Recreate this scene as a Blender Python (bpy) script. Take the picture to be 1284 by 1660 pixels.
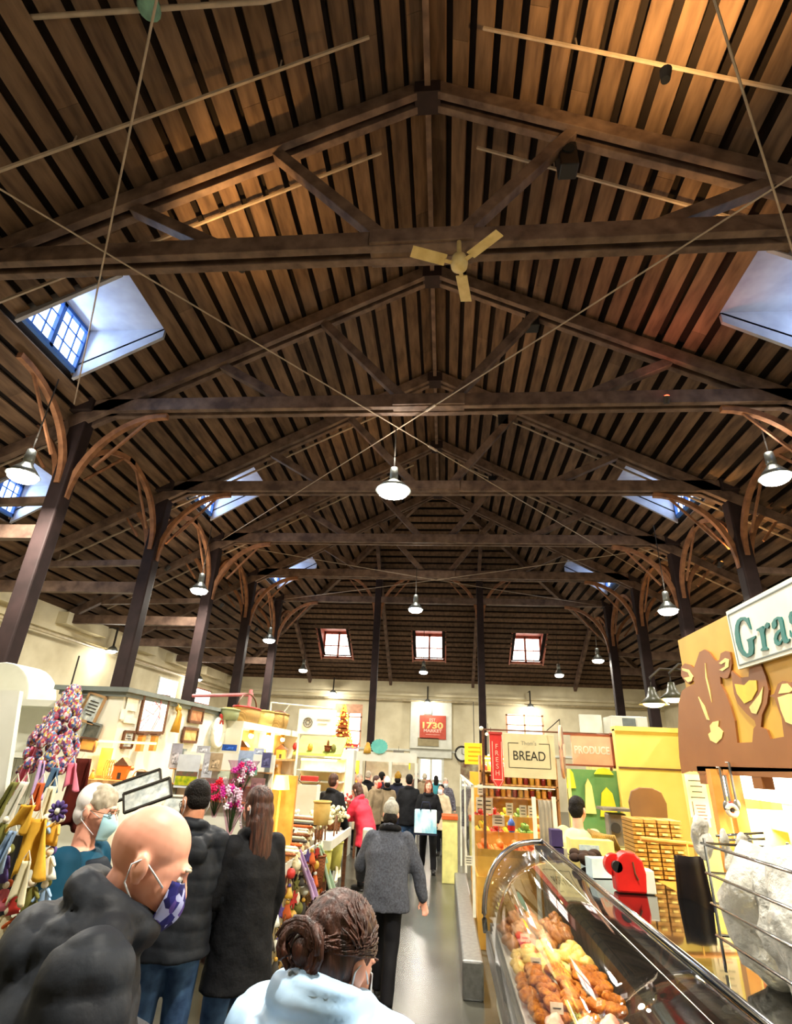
import bpy, math, random
from mathutils import Vector, Matrix, noise as mnoise
random.seed(7)
for _o in list(bpy.data.objects):
    bpy.data.objects.remove(_o)
SC = bpy.context.scene
COL = SC.collection
R = math.radians
# ------------------------------------------------------------------ camera
EYE = Vector((0.0, 0.0, 2.0))
ROLL, PITCH, YAW, FPX = 0.04535797, 0.42822044, 0.10071252, 873.535
def _cam_rows():
    cy, sy = math.cos(YAW), math.sin(YAW)
    Rz = Matrix(((cy, sy, 0), (-sy, cy, 0), (0, 0, 1)))
    cp, sp = math.cos(PITCH), math.sin(PITCH)
    Rx = Matrix(((1, 0, 0), (0, cp, sp), (0, -sp, cp)))
    A = Matrix(((1, 0, 0), (0, 0, -1), (0, 1, 0)))
    cr, sr = math.cos(ROLL), math.sin(ROLL)
    return Matrix(((cr, -sr, 0), (sr, cr, 0), (0, 0, 1))) @ A @ Rx @ Rz
CM = _cam_rows()
cam_data = bpy.data.cameras.new('camera')
cam = bpy.data.objects.new('camera', cam_data)
COL.objects.link(cam)
SC.camera = cam
_rot = Matrix((CM[0], -CM[1], -CM[2])).transposed()
cam.matrix_world = Matrix.Translation(EYE) @ _rot.to_4x4()
cam_data.sensor_fit = 'HORIZONTAL'
cam_data.sensor_width = 36.0
cam_data.lens = FPX / 1284.0 * 36.0
cam_data.clip_start = 0.05
cam_data.clip_end = 300
def at(px, py, Y=None, X=None, Z=None):
    """the point of the place seen at a pixel of the photograph, at a known depth, side or height"""
    d = CM.transposed() @ Vector(((px - 642) / FPX, (py - 830) / FPX, 1.0))
    if Y is not None: t = Y / d.y
    elif X is not None: t = X / d.x
    else: t = (Z - EYE.z) / d.z
    return EYE + d * t
# ------------------------------------------------------------------ world and exposure
W = bpy.data.worlds.new('world'); SC.world = W; W.use_nodes = True
_bg = W.node_tree.nodes['Background']
_bg.inputs[0].default_value = (0.62, 0.80, 1.0, 1)
_bg.inputs[1].default_value = 6.0
SC.view_settings.view_transform = 'Standard'
SC.view_settings.look = 'None'
SC.view_settings.gamma = 1.0
SC.view_settings.use_curve_mapping = False
SC.view_settings.exposure = 0.42
def area(name, loc, size, power, color=(1, 1, 1), direction=(0, 0, -1), shape='SQUARE', sy=None, parent=None, spread=180):
    l = bpy.data.lights.new(name, 'AREA'); l.energy = power; l.color = color; l.size = size
    l.spread = R(spread)
    if sy: l.shape = 'RECTANGLE'; l.size_y = sy
    elif shape == 'DISK': l.shape = 'DISK'
    o = bpy.data.objects.new(name, l); COL.objects.link(o)
    o.location = loc
    o.rotation_euler = Vector(direction).to_track_quat('-Z', 'Y').to_euler()
    return o
def spot(name, loc, direction, power, color, angle=90, blend=.8, rad=.06):
    l = bpy.data.lights.new(name, 'SPOT'); l.energy = power; l.color = color
    l.spot_size = R(angle); l.spot_blend = blend; l.shadow_soft_size = rad
    o = bpy.data.objects.new(name, l); COL.objects.link(o)
    o.location = loc; o.rotation_euler = Vector(direction).to_track_quat('-Z', 'Y').to_euler()
    return o
def point(name, loc, power, color, rad=.05):
    l = bpy.data.lights.new(name, 'POINT'); l.energy = power; l.color = color; l.shadow_soft_size = rad
    o = bpy.data.objects.new(name, l); COL.objects.link(o); o.location = loc
    return o
# ------------------------------------------------------------------ mesh helper
ZUP = Vector((0, 0, 1))
ROOT = {}
def frame(d, up=ZUP):
    z = Vector(d).normalized()
    x = Vector(up).cross(z)
    if x.length < 1e-4: x = Vector((1, 0, 0)).cross(z)
    if x.length < 1e-4: x = Vector((0, 1, 0)).cross(z)
    x.normalize(); y = z.cross(x)
    return Matrix((x, y, z)).transposed()          # columns x, y, z
def rz(a): return Matrix.Rotation(a, 3, 'Z')
class MB:
    def __init__(s, T=None): s.v = []; s.f = []; s.T = T
    def add(s, vs, fs):
        o = len(s.v)
        if s.T is not None: vs = [s.T @ Vector(v) for v in vs]
        s.v += [Vector(v) for v in vs]; s.f += [[i + o for i in f] for f in fs]
        return s
    def box(s, c, size, rot=None):
        hx, hy, hz = size[0] / 2, size[1] / 2, size[2] / 2
        vs = [Vector((x, y, z)) for x in (-hx, hx) for y in (-hy, hy) for z in (-hz, hz)]
        if rot is not None: vs = [rot @ v for v in vs]
        c = Vector(c)
        return s.add([v + c for v in vs], [(0, 1, 3, 2), (4, 6, 7, 5), (0, 4, 5, 1), (2, 3, 7, 6), (0, 2, 6, 4), (1, 5, 7, 3)])
    def b2(s, x0, x1, y0, y1, z0, z1):
        return s.box(((x0 + x1) / 2, (y0 + y1) / 2, (z0 + z1) / 2), (abs(x1 - x0), abs(y1 - y0), abs(z1 - z0)))
    def bar(s, a, b, w, h, up=ZUP):
        a, b = Vector(a), Vector(b); F = frame(b - a, up)
        return s.box((a + b) / 2, (w, h, (b - a).length), F)
    def loft(s, rings, n=16, caps=True):
        """rings: (centre, rx, ry, rot3x3)"""
        vs = []
        for c, rx, ry, rt in rings:
            for i in range(n):
                t = 2 * math.pi * i / n
                p = Vector((rx * math.cos(t), ry * math.sin(t), 0))
                vs.append(Vector(c) + (rt @ p if rt is not None else p))
        fs = []
        for k in range(len(rings) - 1):
            for i in range(n):
                j = (i + 1) % n
                fs.append((k * n + i, k * n + j, (k + 1) * n + j, (k + 1) * n + i))
        if caps:
            fs.append(tuple(reversed(range(n)))); o = (len(rings) - 1) * n
            fs.append(tuple(range(o, o + n)))
        return s.add(vs, fs)
    def cone(s, a, b, ra, rb=None, n=12, caps=True):
        a, b = Vector(a), Vector(b); rb = ra if rb is None else rb
        F = frame(b - a)
        return s.loft([(a, ra, ra, F), (b, rb, rb, F)], n, caps)
    def tube(s, pts, r, n=6, caps=True):
        pts = [Vector(p) for p in pts]; rings = []
        m = len(pts)
        if not isinstance(r, (list, tuple)): r = [r] * m
        up = ZUP if abs((pts[-1] - pts[0]).normalized().z) < .9 else Vector((0, 1, 0))
        for i, p in enumerate(pts):
            d = pts[min(i + 1, m - 1)] - pts[max(i - 1, 0)]
            rings.append((p, r[i], r[i], frame(d, up)))
        return s.loft(rings, n, caps)
    def capsule(s, a, b, ra, rb=None, n=14, k=4, flat=1.0, up=ZUP):
        a, b = Vector(a), Vector(b); rb = ra if rb is None else rb
        F = frame(b - a, up); d = F @ Vector((0, 0, 1)); rings = []
        for i in range(k + 1):
            t = (i / k) * math.pi / 2
            rr = max(math.sin(t), .02) * ra
            rings.append((a - d * math.cos(t) * ra, rr, rr * flat, F))
        for i in range(k + 1):
            t = (i / k) * math.pi / 2
            rr = max(math.cos(t), .02) * rb
            rings.append((b + d * math.sin(t) * rb, rr, rr * flat, F))
        return s.loft(rings, n)
    def ell(s, c, r, rot=None, n=16, m=10):
        if not isinstance(r, (tuple, list)): r = (r, r, r)
        vs = []; c = Vector(c); fs = []
        for k in range(1, m):
            ph = math.pi * k / m
            for i in range(n):
                t = 2 * math.pi * i / n
                p = Vector((r[0] * math.sin(ph) * math.cos(t), r[1] * math.sin(ph) * math.sin(t), -r[2] * math.cos(ph)))
                vs.append(c + (rot @ p if rot is not None else p))
        for k in range(m - 2):
            for i in range(n):
                j = (i + 1) % n
                fs.append((k * n + i, k * n + j, (k + 1) * n + j, (k + 1) * n + i))
        for z, base, rev in ((-1, 0, True), (1, (m - 2) * n, False)):
            p = Vector((0, 0, z * r[2])); idx = len(vs); vs.append(c + (rot @ p if rot is not None else p))
            for i in range(n):
                j = (i + 1) % n
                fs.append((base + j, base + i, idx) if rev else (base + i, base + j, idx))
        return s.add(vs, fs)
    def lathe(s, prof, c, n=24, rot=None, caps=True):
        rings = []
        for r, z in prof:
            p = Vector((0, 0, z))
            rings.append((Vector(c) + (rot @ p if rot is not None else p), max(r, 1e-4), max(r, 1e-4), rot))
        return s.loft(rings, n, caps)
    def prism(s, poly, th, o, ux, uy):
        """2-D outline in the plane (ux, uy) at o, extruded by th along ux x uy"""
        o, ux, uy = Vector(o), Vector(ux).normalized(), Vector(uy).normalized()
        nn = ux.cross(uy); n = len(poly)
        vs = [o + ux * x + uy * y for x, y in poly] + [o + ux * x + uy * y + nn * th for x, y in poly]
        fs = [tuple(reversed(range(n))), tuple(range(n, 2 * n))]
        fs += [(i, (i + 1) % n, n + (i + 1) % n, n + i) for i in range(n)]
        return s.add(vs, fs)
    def sheet(s, fn, nu, nv, th=0.0):
        """fn(u,v)->point; a surface with a real thickness"""
        P0 = [[Vector(fn(i / nu, j / nv)) for j in range(nv + 1)] for i in range(nu + 1)]
        def nrm(i, j):
            a = P0[min(i + 1, nu)][j] - P0[max(i - 1, 0)][j]; b = P0[i][min(j + 1, nv)] - P0[i][max(j - 1, 0)]
            c = a.cross(b); return c.normalized() if c.length > 1e-9 else ZUP
        W_ = nv + 1
        vs = [P0[i][j] for i in range(nu + 1) for j in range(nv + 1)]
        fs = [(i * W_ + j, (i + 1) * W_ + j, (i + 1) * W_ + j + 1, i * W_ + j + 1) for i in range(nu) for j in range(nv)]
        if th:
            N = len(vs)
            vs += [P0[i][j] - nrm(i, j) * th for i in range(nu + 1) for j in range(nv + 1)]
            fs += [tuple(N + k for k in reversed(f)) for f in fs]
            for i in range(nu):
                a, b = i * W_, (i + 1) * W_; fs.append((b, a, N + a, N + b))
                a, b = i * W_ + nv, (i + 1) * W_ + nv; fs.append((a, b, N + b, N + a))
            for j in range(nv):
                a, b = j, j + 1; fs.append((a, b, N + b, N + a))
                a, b = nu * W_ + j, nu * W_ + j + 1; fs.append((b, a, N + a, N + b))
        return s.add(vs, fs)
    def build(s, name, mat, parent=None, smooth=False, bevel=0, voxel=0, disp=None, base=None, sm=0, mats=None):
        me = bpy.data.meshes.new(name)
        if parent is not None: Mi = ROOT[parent.name].inverted()
        elif base is not None: Mi = Matrix.Translation(-Vector(base))
        else: Mi = None
        vs = [Mi @ v for v in s.v] if Mi is not None else s.v
        me.from_pydata([tuple(v) for v in vs], [], s.f)
        me.materials.append(mat); me.update()
        if voxel:
            tmp = bpy.data.objects.new('tmp', me); COL.objects.link(tmp)
            md = tmp.modifiers.new('r', 'REMESH'); md.mode = 'VOXEL'; md.voxel_size = voxel
            if sm:
                ms = tmp.modifiers.new('s', 'SMOOTH'); ms.factor = .5; ms.iterations = sm
            dg = bpy.context.evaluated_depsgraph_get(); dg.update()
            m2 = bpy.data.meshes.new_from_object(tmp.evaluated_get(dg))
            bpy.data.objects.remove(tmp); bpy.data.meshes.remove(me); me = m2; me.name = name
            if not me.materials: me.materials.append(mat)
            smooth = True
        if disp:
            nrm = [v.normal.copy() for v in me.vertices]
            for v, nn in zip(me.vertices, nrm):
                v.co += nn * disp(v.co)
            me.update()
        if smooth:
            for p in me.polygons: p.use_smooth = True
        o = bpy.data.objects.new(name, me); COL.objects.link(o)
        if parent is not None:
            o.parent = parent; ROOT[o.name] = ROOT[parent.name]
        elif base is not None:
            o.location = base; ROOT[o.name] = Matrix.Translation(Vector(base))
        else: ROOT[o.name] = Matrix.Identity(4)
        if bevel:
            b = o.modifiers.new('bevel', 'BEVEL'); b.width = bevel; b.segments = 2; b.limit_method = 'ANGLE'; b.angle_limit = R(40)
        return o
def tag(o, label=None, cat=None, group=None, kind=None):
    if label: o['label'] = label
    if cat: o['category'] = cat
    if group: o['group'] = group
    if kind: o['kind'] = kind
    return o
def struct(o, label=None): o['kind'] = 'structure'; return o
def thing(name, label, cat, loc=(0, 0, 0), rotz=0, group=None):
    o = bpy.data.objects.new(name, None); COL.objects.link(o); o.empty_display_size = .1
    o.location = loc; o.rotation_euler = (0, 0, rotz)
    ROOT[o.name] = Matrix.Translation(Vector(loc)) @ Matrix.Rotation(rotz, 4, 'Z')
    return tag(o, label, cat, group)
def copy_tree(o, loc=None, rotz=None, label=None, scale=None, parent=None):
    c = o.copy(); COL.objects.link(c); c.parent = parent
    if loc is not None: c.location = loc
    if rotz is not None: c.rotation_euler = (0, 0, rotz)
    if scale is not None: c.scale = (scale,) * 3
    if label: c['label'] = label
    for ch in list(o.children): copy_tree(ch, parent=c)
    return c
# ------------------------------------------------------------------ materials
def lin(c):
    return tuple(((v / 255) / 12.92 if v / 255 <= .04045 else ((v / 255 + .055) / 1.055) ** 2.4) for v in c) + (1,)
MATS = {}
def mat(name, c1, c2=None, rough=.6, metal=0., scale=6., stretch=(1, 1, 1), kind='noise', bump=0., bscale=None,
        emit=0., ecol=None, trans=0., island=0., coat=0., sheen=0., ior=1.45, detail=3, colors=None, alpha=None):
    if name in MATS: return MATS[name]
    m = bpy.data.materials.new(name); m.use_nodes = True; nt = m.node_tree; N = nt.nodes; L = nt.links
    b = N['Principled BSDF']; b.inputs['Roughness'].default_value = rough; b.inputs['Metallic'].default_value = metal
    b.inputs['IOR'].default_value = ior; b.inputs['Coat Weight'].default_value = coat
    b.inputs['Sheen Weight'].default_value = sheen
    if rough >= .55 and not metal and not coat: b.inputs['Specular IOR Level'].default_value = .2
    b.inputs['Transmission Weight'].default_value = trans
    if alpha is not None: b.inputs['Alpha'].default_value = alpha
    tc = N.new('ShaderNodeTexCoord'); mp = N.new('ShaderNodeMapping'); mp.inputs['Scale'].default_value = stretch
    L.new(tc.outputs['Object'], mp.inputs['Vector'])
    col = None
    if kind == 'noise':
        t = N.new('ShaderNodeTexNoise'); t.inputs['Scale'].default_value = scale; t.inputs['Detail'].default_value = detail; fac = t.outputs['Fac']
    elif kind == 'wave':
        t = N.new('ShaderNodeTexWave'); t.bands_direction = 'Z' if name.startswith('stripe') else 'X'; t.inputs['Scale'].default_value = scale; t.inputs['Distortion'].default_value = 1.5; fac = t.outputs['Fac']
    elif kind == 'checker':
        t = N.new('ShaderNodeTexChecker'); t.inputs['Scale'].default_value = scale; fac = t.outputs['Fac']
    elif kind == 'brick':
        t = N.new('ShaderNodeTexBrick'); t.inputs['Scale'].default_value = scale; fac = t.outputs['Fac']
    else:
        t = N.new('ShaderNodeTexVoronoi'); t.inputs['Scale'].default_value = scale; fac = t.outputs['Color' if colors else 'Distance']
    L.new(mp.outputs[0], t.inputs['Vector'])
    rp = N.new('ShaderNodeValToRGB')
    if colors:
        rp.color_ramp.interpolation = 'CONSTANT'; els = rp.color_ramp.elements
        while len(els) < len(colors): els.new(.5)
        for i, c in enumerate(colors):
            els[i].position = i / len(colors) * (.8 if kind == 'voronoi' else 1) + (.1 if kind == 'voronoi' and i else 0); els[i].color = lin(c)
    else:
        c2 = c2 or tuple(v * .86 for v in c1)
        rp.color_ramp.elements[0].position = .32; rp.color_ramp.elements[1].position = .68
        rp.color_ramp.elements[0].color = lin(c2); rp.color_ramp.elements[1].color = lin(c1)
    L.new(fac, rp.inputs['Fac']); col = rp.outputs['Color']
    if island:
        g = N.new('ShaderNodeNewGeometry'); mr = N.new('ShaderNodeMapRange')
        mr.inputs['To Min'].default_value = 1 - island; mr.inputs['To Max'].default_value = 1 + island * .6
        L.new(g.outputs['Random Per Island'], mr.inputs['Value'])
        hs = N.new('ShaderNodeHueSaturation'); L.new(mr.outputs[0], hs.inputs['Value']); L.new(col, hs.inputs['Color']); col = hs.outputs[0]
    L.new(col, b.inputs['Base Color'])
    if emit:
        b.inputs['Emission Strength'].default_value = emit
        if ecol: b.inputs['Emission Color'].default_value = lin(ecol)
        else: L.new(col, b.inputs['Emission Color'])
    if bump:
        t2 = N.new('ShaderNodeTexNoise'); t2.inputs['Scale'].default_value = bscale or scale * 3; t2.inputs['Detail'].default_value = 4
        L.new(mp.outputs[0], t2.inputs['Vector'])
        bp = N.new('ShaderNodeBump'); bp.inputs['Strength'].default_value = bump; bp.inputs['Distance'].default_value = .02
        L.new(t2.outputs['Fac'], bp.inputs['Height']); L.new(bp.outputs[0], b.inputs['Normal'])
    MATS[name] = m; return m
def glass_mat(name, tint=(1, 1, 1), clear=.9, rough=.02):
    m = bpy.data.materials.new(name); m.use_nodes = True; nt = m.node_tree; N = nt.nodes; L = nt.links
    N.remove(N['Principled BSDF']); out = N['Material Output']
    tr = N.new('ShaderNodeBsdfTransparent'); tr.inputs[0].default_value = tuple(c * clear for c in tint) + (1,)
    gl = N.new('ShaderNodeBsdfGlossy'); gl.inputs['Roughness'].default_value = rough
    lw = N.new('ShaderNodeLayerWeight'); lw.inputs[0].default_value = .5
    pw = N.new('ShaderNodeMath'); pw.operation = 'POWER'; pw.inputs[1].default_value = 3.5; L.new(lw.outputs['Facing'], pw.inputs[0])
    fr = N.new('ShaderNodeMath'); fr.operation = 'MULTIPLY_ADD'; fr.inputs[1].default_value = .7; fr.inputs[2].default_value = .04; L.new(pw.outputs[0], fr.inputs[0])
    mx = N.new('ShaderNodeMixShader'); L.new(fr.outputs[0], mx.inputs[0]); L.new(tr.outputs[0], mx.inputs[1]); L.new(gl.outputs[0], mx.inputs[2])
    L.new(mx.outputs[0], out.inputs[0]); return m
GLASS = glass_mat('clear_glass')
def text_obj(txt, size, mat_, o, ux, uy, parent, name='lettering', depth=.004, width=None, bold=0.0, align='CENTER'):
    """real raised lettering: o is the centre of the line"""
    cu = bpy.data.curves.new('t', 'FONT'); cu.body = txt; cu.size = size; cu.extrude = depth; cu.align_x = align; cu.align_y = 'CENTER'; cu.offset = bold
    tmp = bpy.data.objects.new('t', cu); COL.objects.link(tmp)
    dg = bpy.context.evaluated_depsgraph_get(); dg.update()
    me = bpy.data.meshes.new_from_object(tmp.evaluated_get(dg)); bpy.data.objects.remove(tmp)
    xs = [v.co.x for v in me.vertices]; ys = [v.co.y for v in me.vertices]
    k = (width / (max(xs) - min(xs))) if width else 1
    cx = (max(xs) + min(xs)) / 2; cyy = (max(ys) + min(ys)) / 2
    ux, uy = Vector(ux).normalized(), Vector(uy).normalized(); nn = ux.cross(uy); o = Vector(o)
    mb = MB(); mb.add([o + ux * ((v.co.x - cx) * k) + uy * (v.co.y - cyy) + nn * v.co.z for v in me.vertices], [list(p.vertices) for p in me.polygons])
    bpy.data.meshes.remove(me)
    return mb.build(name, mat_, parent)
# ================================================================== THE HALL
RX, RZ, SL = -0.3, 11.95, 0.54            # ridge x, deck height, slope
XL, XR, YB, YF = -11.6, 11.0, 29.8, -7.0  # walls
ZW = RZ - SL * 11.3                        # eave height
COLX = (-7.2, 6.65)
ROWS = [1.52 + 3.48 * k for k in range(-2, 7)]
def deck(x): return RZ - SL * abs(x - RX)
m_board = mat('roof_board', (112, 88, 68), (80, 61, 47), rough=.8, scale=3, stretch=(3, .5, 3), island=.28, bump=.3, bscale=8)
m_gap = mat('roof_gap', (34, 26, 22), rough=.9)
m_beam = mat('truss_timber', (116, 94, 80), (76, 59, 51), rough=.6, scale=4, bump=.3, bscale=10)
m_brace = mat('arch_brace', (156, 108, 76), (112, 76, 54), rough=.55, scale=5)
m_post = mat('column_paint', (48, 35, 34), (36, 26, 25), rough=.7, scale=3)
m_rod = mat('tie_rod_steel', (170, 150, 130), rough=.5, metal=.2)
m_wall = mat('cream_plaster', (226, 216, 184), (204, 192, 158), rough=.85, scale=1.3, bump=.1)
m_white = mat('white_paint', (222, 222, 208), (206, 206, 190), rough=.6, scale=3)
m_floor = mat('floor_concrete', (80, 79, 70), (54, 53, 47), rough=.25, scale=1.2, bump=.05)
m_black = mat('black_plastic', (14, 14, 15), rough=.5)
m_sash = mat('window_sash', (200, 190, 180), rough=.6)
m_pipe = mat('pipe_paint', (205, 188, 150), rough=.5)
# floor
struct(MB().b2(XL - .3, XR + .3, YF - .3, YB + .3, -.2, 0).build('floor', m_floor))
# ---- roof: spaced boards running along the hall with dark gaps, hip at the far end
def dormer_hole(x, y):
    for hx0, hx1, hy0, hy1 in HOLES:
        if hx0 < x < hx1 and hy0 < y < hy1: return (hy0, hy1)
    return None
DL = [(-6.9, -5.35, 6.1, 7.5), (-6.9, -5.35, 12.6, 14.0), (-6.9, -5.35, 19.6, 21.0), (-9.9, -8.7, 9.3, 10.5)]
DR = [(4.75, 6.3, 6.1, 7.5), (4.75, 6.3, 12.6, 14.0), (4.75, 6.3, 19.6, 21.0)]
HOLES = DL + DR
rb = MB(); gp = MB()
STEP, BW = .335, .25
def spans(a, b, cuts):
    out = [(a, b)]
    for c0, c1 in cuts:
        nn = []
        for p, q in out:
            if c1 <= p or c0 >= q: nn.append((p, q)); continue
            if c0 > p: nn.append((p, c0))
            if c1 < q: nn.append((c1, q))
        out = nn
    return out
for side in (-1, 1):
    k = 0
    while True:
        x = RX + side * (.17 + STEP * k); k += 1
        if abs(x - RX) > 11.3: break
        z = deck(x); yend = YB - (z - ZW) / SL
        cuts = [(h[2], h[3]) for h in HOLES if h[0] < x < h[1]]
        for y0, y1 in spans(YF, yend, cuts):
            a = Vector((x, y0, z - .1)); b = Vector((x, y1, z - .1))
            nrm = Vector((side * SL, 0, 1)).normalized()
            # split a long board at random butt joints
            ys = [y0]
            while ys[-1] + 5 < y1: ys.append(ys[-1] + random.uniform(3, 4.8))
            ys.append(y1)
            for p, q in zip(ys[:-1], ys[1:]):
                rb.bar((x, p + .004, z - .1), (x, q, z - .1), BW + (.025 if side < 0 else 0), .05, up=nrm)
        for y0, y1 in spans(YF - .2, yend + .2, cuts):
            gp.bar((x, y0, z + .05), (x, y1, z + .05), STEP * 1.16, .04, up=nrm)
k = 0
HW = [(-6.35, -4.75), (-1.6, 0.0), (3.25, 4.85)]
while True:
    y = YB - .1 - STEP * k * .98; k += 1
    z = ZW + SL * (YB - y)
    half = 11.3 - (YB - y)
    if half < .2: break
    nrm = Vector((0, SL, 1)).normalized()
    cuts = HW if 26.15 < y < 28.2 else []
    for x0, x1 in spans(RX - half, RX + half, cuts):
        rb.bar((x0, y, z - .1), (x1, y, z - .1), .05, BW, up=nrm) if False else rb.box(((x0 + x1) / 2, y, z - .1), (x1 - x0, BW, .05), Matrix.Rotation(-math.atan(SL), 3, 'X'))
        gp.box(((x0 + x1) / 2, y, z + .05), (x1 - x0 + .3, STEP * 1.16, .04), Matrix.Rotation(-math.atan(SL), 3, 'X'))
rbo = struct(rb.build('ceiling', m_board)); struct(gp.build('trim_1', m_gap)); bpy.data.objects['trim_1'].name = 'trim_1'
# ridge and hips
t = MB(); t.bar((RX, YF, RZ - .32), (RX, YB - 11.3, RZ - .32), .09, .32)
t.bar((RX, YB - 11.3, RZ - .3), (XL + .2, YB - .2, ZW - .1), .14, .28); t.bar((RX, YB - 11.3, RZ - .3), (XR - .2, YB - .2, ZW - .1), .14, .28)
struct(t.build('trim_2', m_beam))
# dormers: white cheeks, flat white ceiling, mullioned window
m_pane = mat('window_pane', (235, 245, 255), rough=.1, emit=3.6, ecol=(205, 228, 255))
m_panew = mat('window_pane_warm', (255, 248, 240), rough=.1, emit=3.4, ecol=(255, 240, 228))
m_blue = mat('window_frame_blue', (60, 110, 190), rough=.5)
m_pinkfr = mat('window_frame_rose', (196, 120, 100), rough=.5)
m_dorm = mat('dormer_board', (172, 170, 176), (146, 144, 152), rough=.8, scale=2)
wn = 0
for (x0, x1, y0, y1) in HOLES:
    left = x0 < 0
    xo, xi = (x0, x1) if left else (x1, x0)          # outer, inner
    zt = deck(xi) + .05; zb = deck(xo) - .1
    w = MB()
    for yy in (y0 - .03, y1 + .03):
        w.prism([(xo, zb - .15), (xi, zt - .2), (xi, zt + .1), (xo, zt + .1)], .06, (0, yy + .03, 0), (1, 0, 0), (0, 0, 1))
    w.b2(min(xo, xi) - .1, max(xo, xi) + .1, y0 - .1, y1 + .1, zt, zt + .06)
    wn += 1
    wo = struct(w.build('window_%d' % wn, m_dorm))
    fr = MB(); n_ = 2
    for i in range(n_ + 1):
        yy = y0 + (y1 - y0) * i / n_
        fr.b2(xo - .04, xo + .04, yy - .04, yy + .04, zb, zt)
    for zz in (zb + .02, zt - .03): fr.b2(xo - .04, xo + .04, y0, y1, zz - .04, zz + .04)
    for i in range(n_):
        for q in (1, 2):
            yy = y0 + (y1 - y0) * (i + q / 3) / n_; fr.b2(xo - .012, xo + .012, yy - .01, yy + .01, zb, zt)
    for q in (1, 2):
        zz = zb + (zt - zb) * q / 3; fr.b2(xo - .012, xo + .012, y0, y1, zz - .01, zz + .01)
    fr.build('window_frame', m_blue, wo)
    s_ = -.05 if left else .05
    area('window_daylight', (xo + (.12 if left else -.12), (y0 + y1) / 2, (zb + zt) / 2), y1 - y0 - .2, 34 if left else 14, (.45, .66, 1), (1 if left else -1, 0, -.12), sy=zt - zb - .1)
    MB().b2(xo + s_ - .008, xo + s_ + .008, y0, y1, zb, zt).build('window_pane', m_pane, wo)
for (x0, x1) in HW:
    yw = 28.2; zb = ZW + SL * (YB - yw) - .12; zt = 7.95
    w = MB()
    for xx in (x0 - .03, x1 + .03):
        w.prism([(yw, zb - .1), (26.1, zt - .15), (26.1, zt + .1), (yw, zt + .1)], .06, (xx - .03, 0, 0), (0, 1, 0), (0, 0, 1))
    w.b2(x0 - .1, x1 + .1, 26.05, yw + .1, zt, zt + .06)
    wn += 1; wo = struct(w.build('window_%d' % wn, m_pinkfr))
    fr = MB()
    for xx, h in ((x0 + .04, .05), ((x0 + x1) / 2, .045), (x1 - .04, .05)): fr.b2(xx - h, xx + h, yw - .04, yw + .04, zb, zt)
    for zz, h in ((zb + .04, .05), ((zb + zt) / 2 - .05, .02), (zt - .06, .07)): fr.b2(x0, x1, yw - .04, yw + .04, zz - h, zz + h)
    for q in (.25, .75):
        xx = x0 + (x1 - x0) * q; fr.b2(xx - .01, xx + .01, yw - .02, yw + .02, zb, zt)
    fr.build('window_frame', m_pinkfr, wo)
    MB().b2(x0, x1, yw + .05, yw + .07, zb, zt).build('window_pane', m_panew, wo)
# ---- walls
def wall(name, x0, x1, y0, y1, z1):
    return struct(MB().b2(x0, x1, y0, y1, 0, z1).build(name, m_wall))
wl = wall('wall_left', XL - .3, XL, YF, YB, 5.9)
wr = wall('wall_right', XR, XR + .3, YF, YB, 5.9)
wall('wall_front', XL - .3, XR + .3, YF - .3, YF, 11.9)
# back wall with openings for two windows and the door
wb = MB()
OPN = [(-5.75, -4.3, 1.9, 4.5), (3.1, 5.0, 2.2, 4.3), (-1.25, -.1, 0, 2.15)]
xs = sorted({XL - .3, XR + .3} | {o[0] for o in OPN} | {o[1] for o in OPN})
for a, b in zip(xs[:-1], xs[1:]):
    op = [o for o in OPN if o[0] <= a and o[1] >= b]
    if op:
        if op[0][2] > 0: wb.b2(a, b, YB, YB + .3, 0, op[0][2])
        wb.b2(a, b, YB, YB + .3, op[0][3], 5.9)
    else: wb.b2(a, b, YB, YB + .3, 0, 5.9)
struct(wb.build('wall_back', m_wall))
for i, (x0, x1, z0, z1) in enumerate(OPN[:2]):
    wn += 1; fr = MB()
    for xx in (x0 + .05, (x0 + x1) / 2, x1 - .05): fr.b2(xx - .045, xx + .045, YB + .05, YB + .13, z0, z1)
    for zz in (z0 + .05, z0 + (z1 - z0) * .5, z1 - .05, z0 + (z1 - z0) * .76): fr.b2(x0, x1, YB + .05, YB + .13, zz - .03, zz + .03)
    if i == 0: fr.b2(x0, x1, YB + .0, YB + .1, z1 - .45, z1)
    wo = struct(fr.build('window_%d' % wn, mat('window_frame_peach', (236, 176, 140), rough=.5)))
    MB().b2(x0, x1, YB + .15, YB + .17, z0, z1).build('window_pane', m_panew, wo)
for px, py, w_, h_, lab in ((271, 1116, 1.7, .8, 0), (322, 1128, 2.6, .7, 1)):
    q = at(px, py, X=XL + .02); wn += 1
    wo = struct(MB().b2(XL, XL + .05, q.y - w_ / 2, q.y + w_ / 2, q.z - h_ / 2, q.z + h_ / 2).build('window_%d' % wn, m_pinkfr if lab else m_white))
    MB().b2(XL + .04, XL + .06, q.y - w_ / 2 + .08, q.y + w_ / 2 - .08, q.z - h_ / 2 + .06, q.z + h_ / 2 - .06).build('window_pane', m_panew, wo)
# door
dr = MB()
for xx in (-1.25, -.675, -.1): dr.b2(xx - .06, xx + .06, YB - .02, YB + .1, 0, 2.15)
for zz, h in ((.45, .45), (2.08, .07), (1.05, .07)): dr.b2(-1.25, -.1, YB - .01, YB + .09, zz - h, zz + h)
do = struct(dr.build('door_1', m_white))
MB().b2(-1.2, -.15, YB + .12, YB + .14, .9, 2.1).build('window_pane', m_panew, do)
MB().b2(-.74, -.71, YB - .08, YB - .02, .95, 1.15).build('door_handle', m_black, do)
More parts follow.
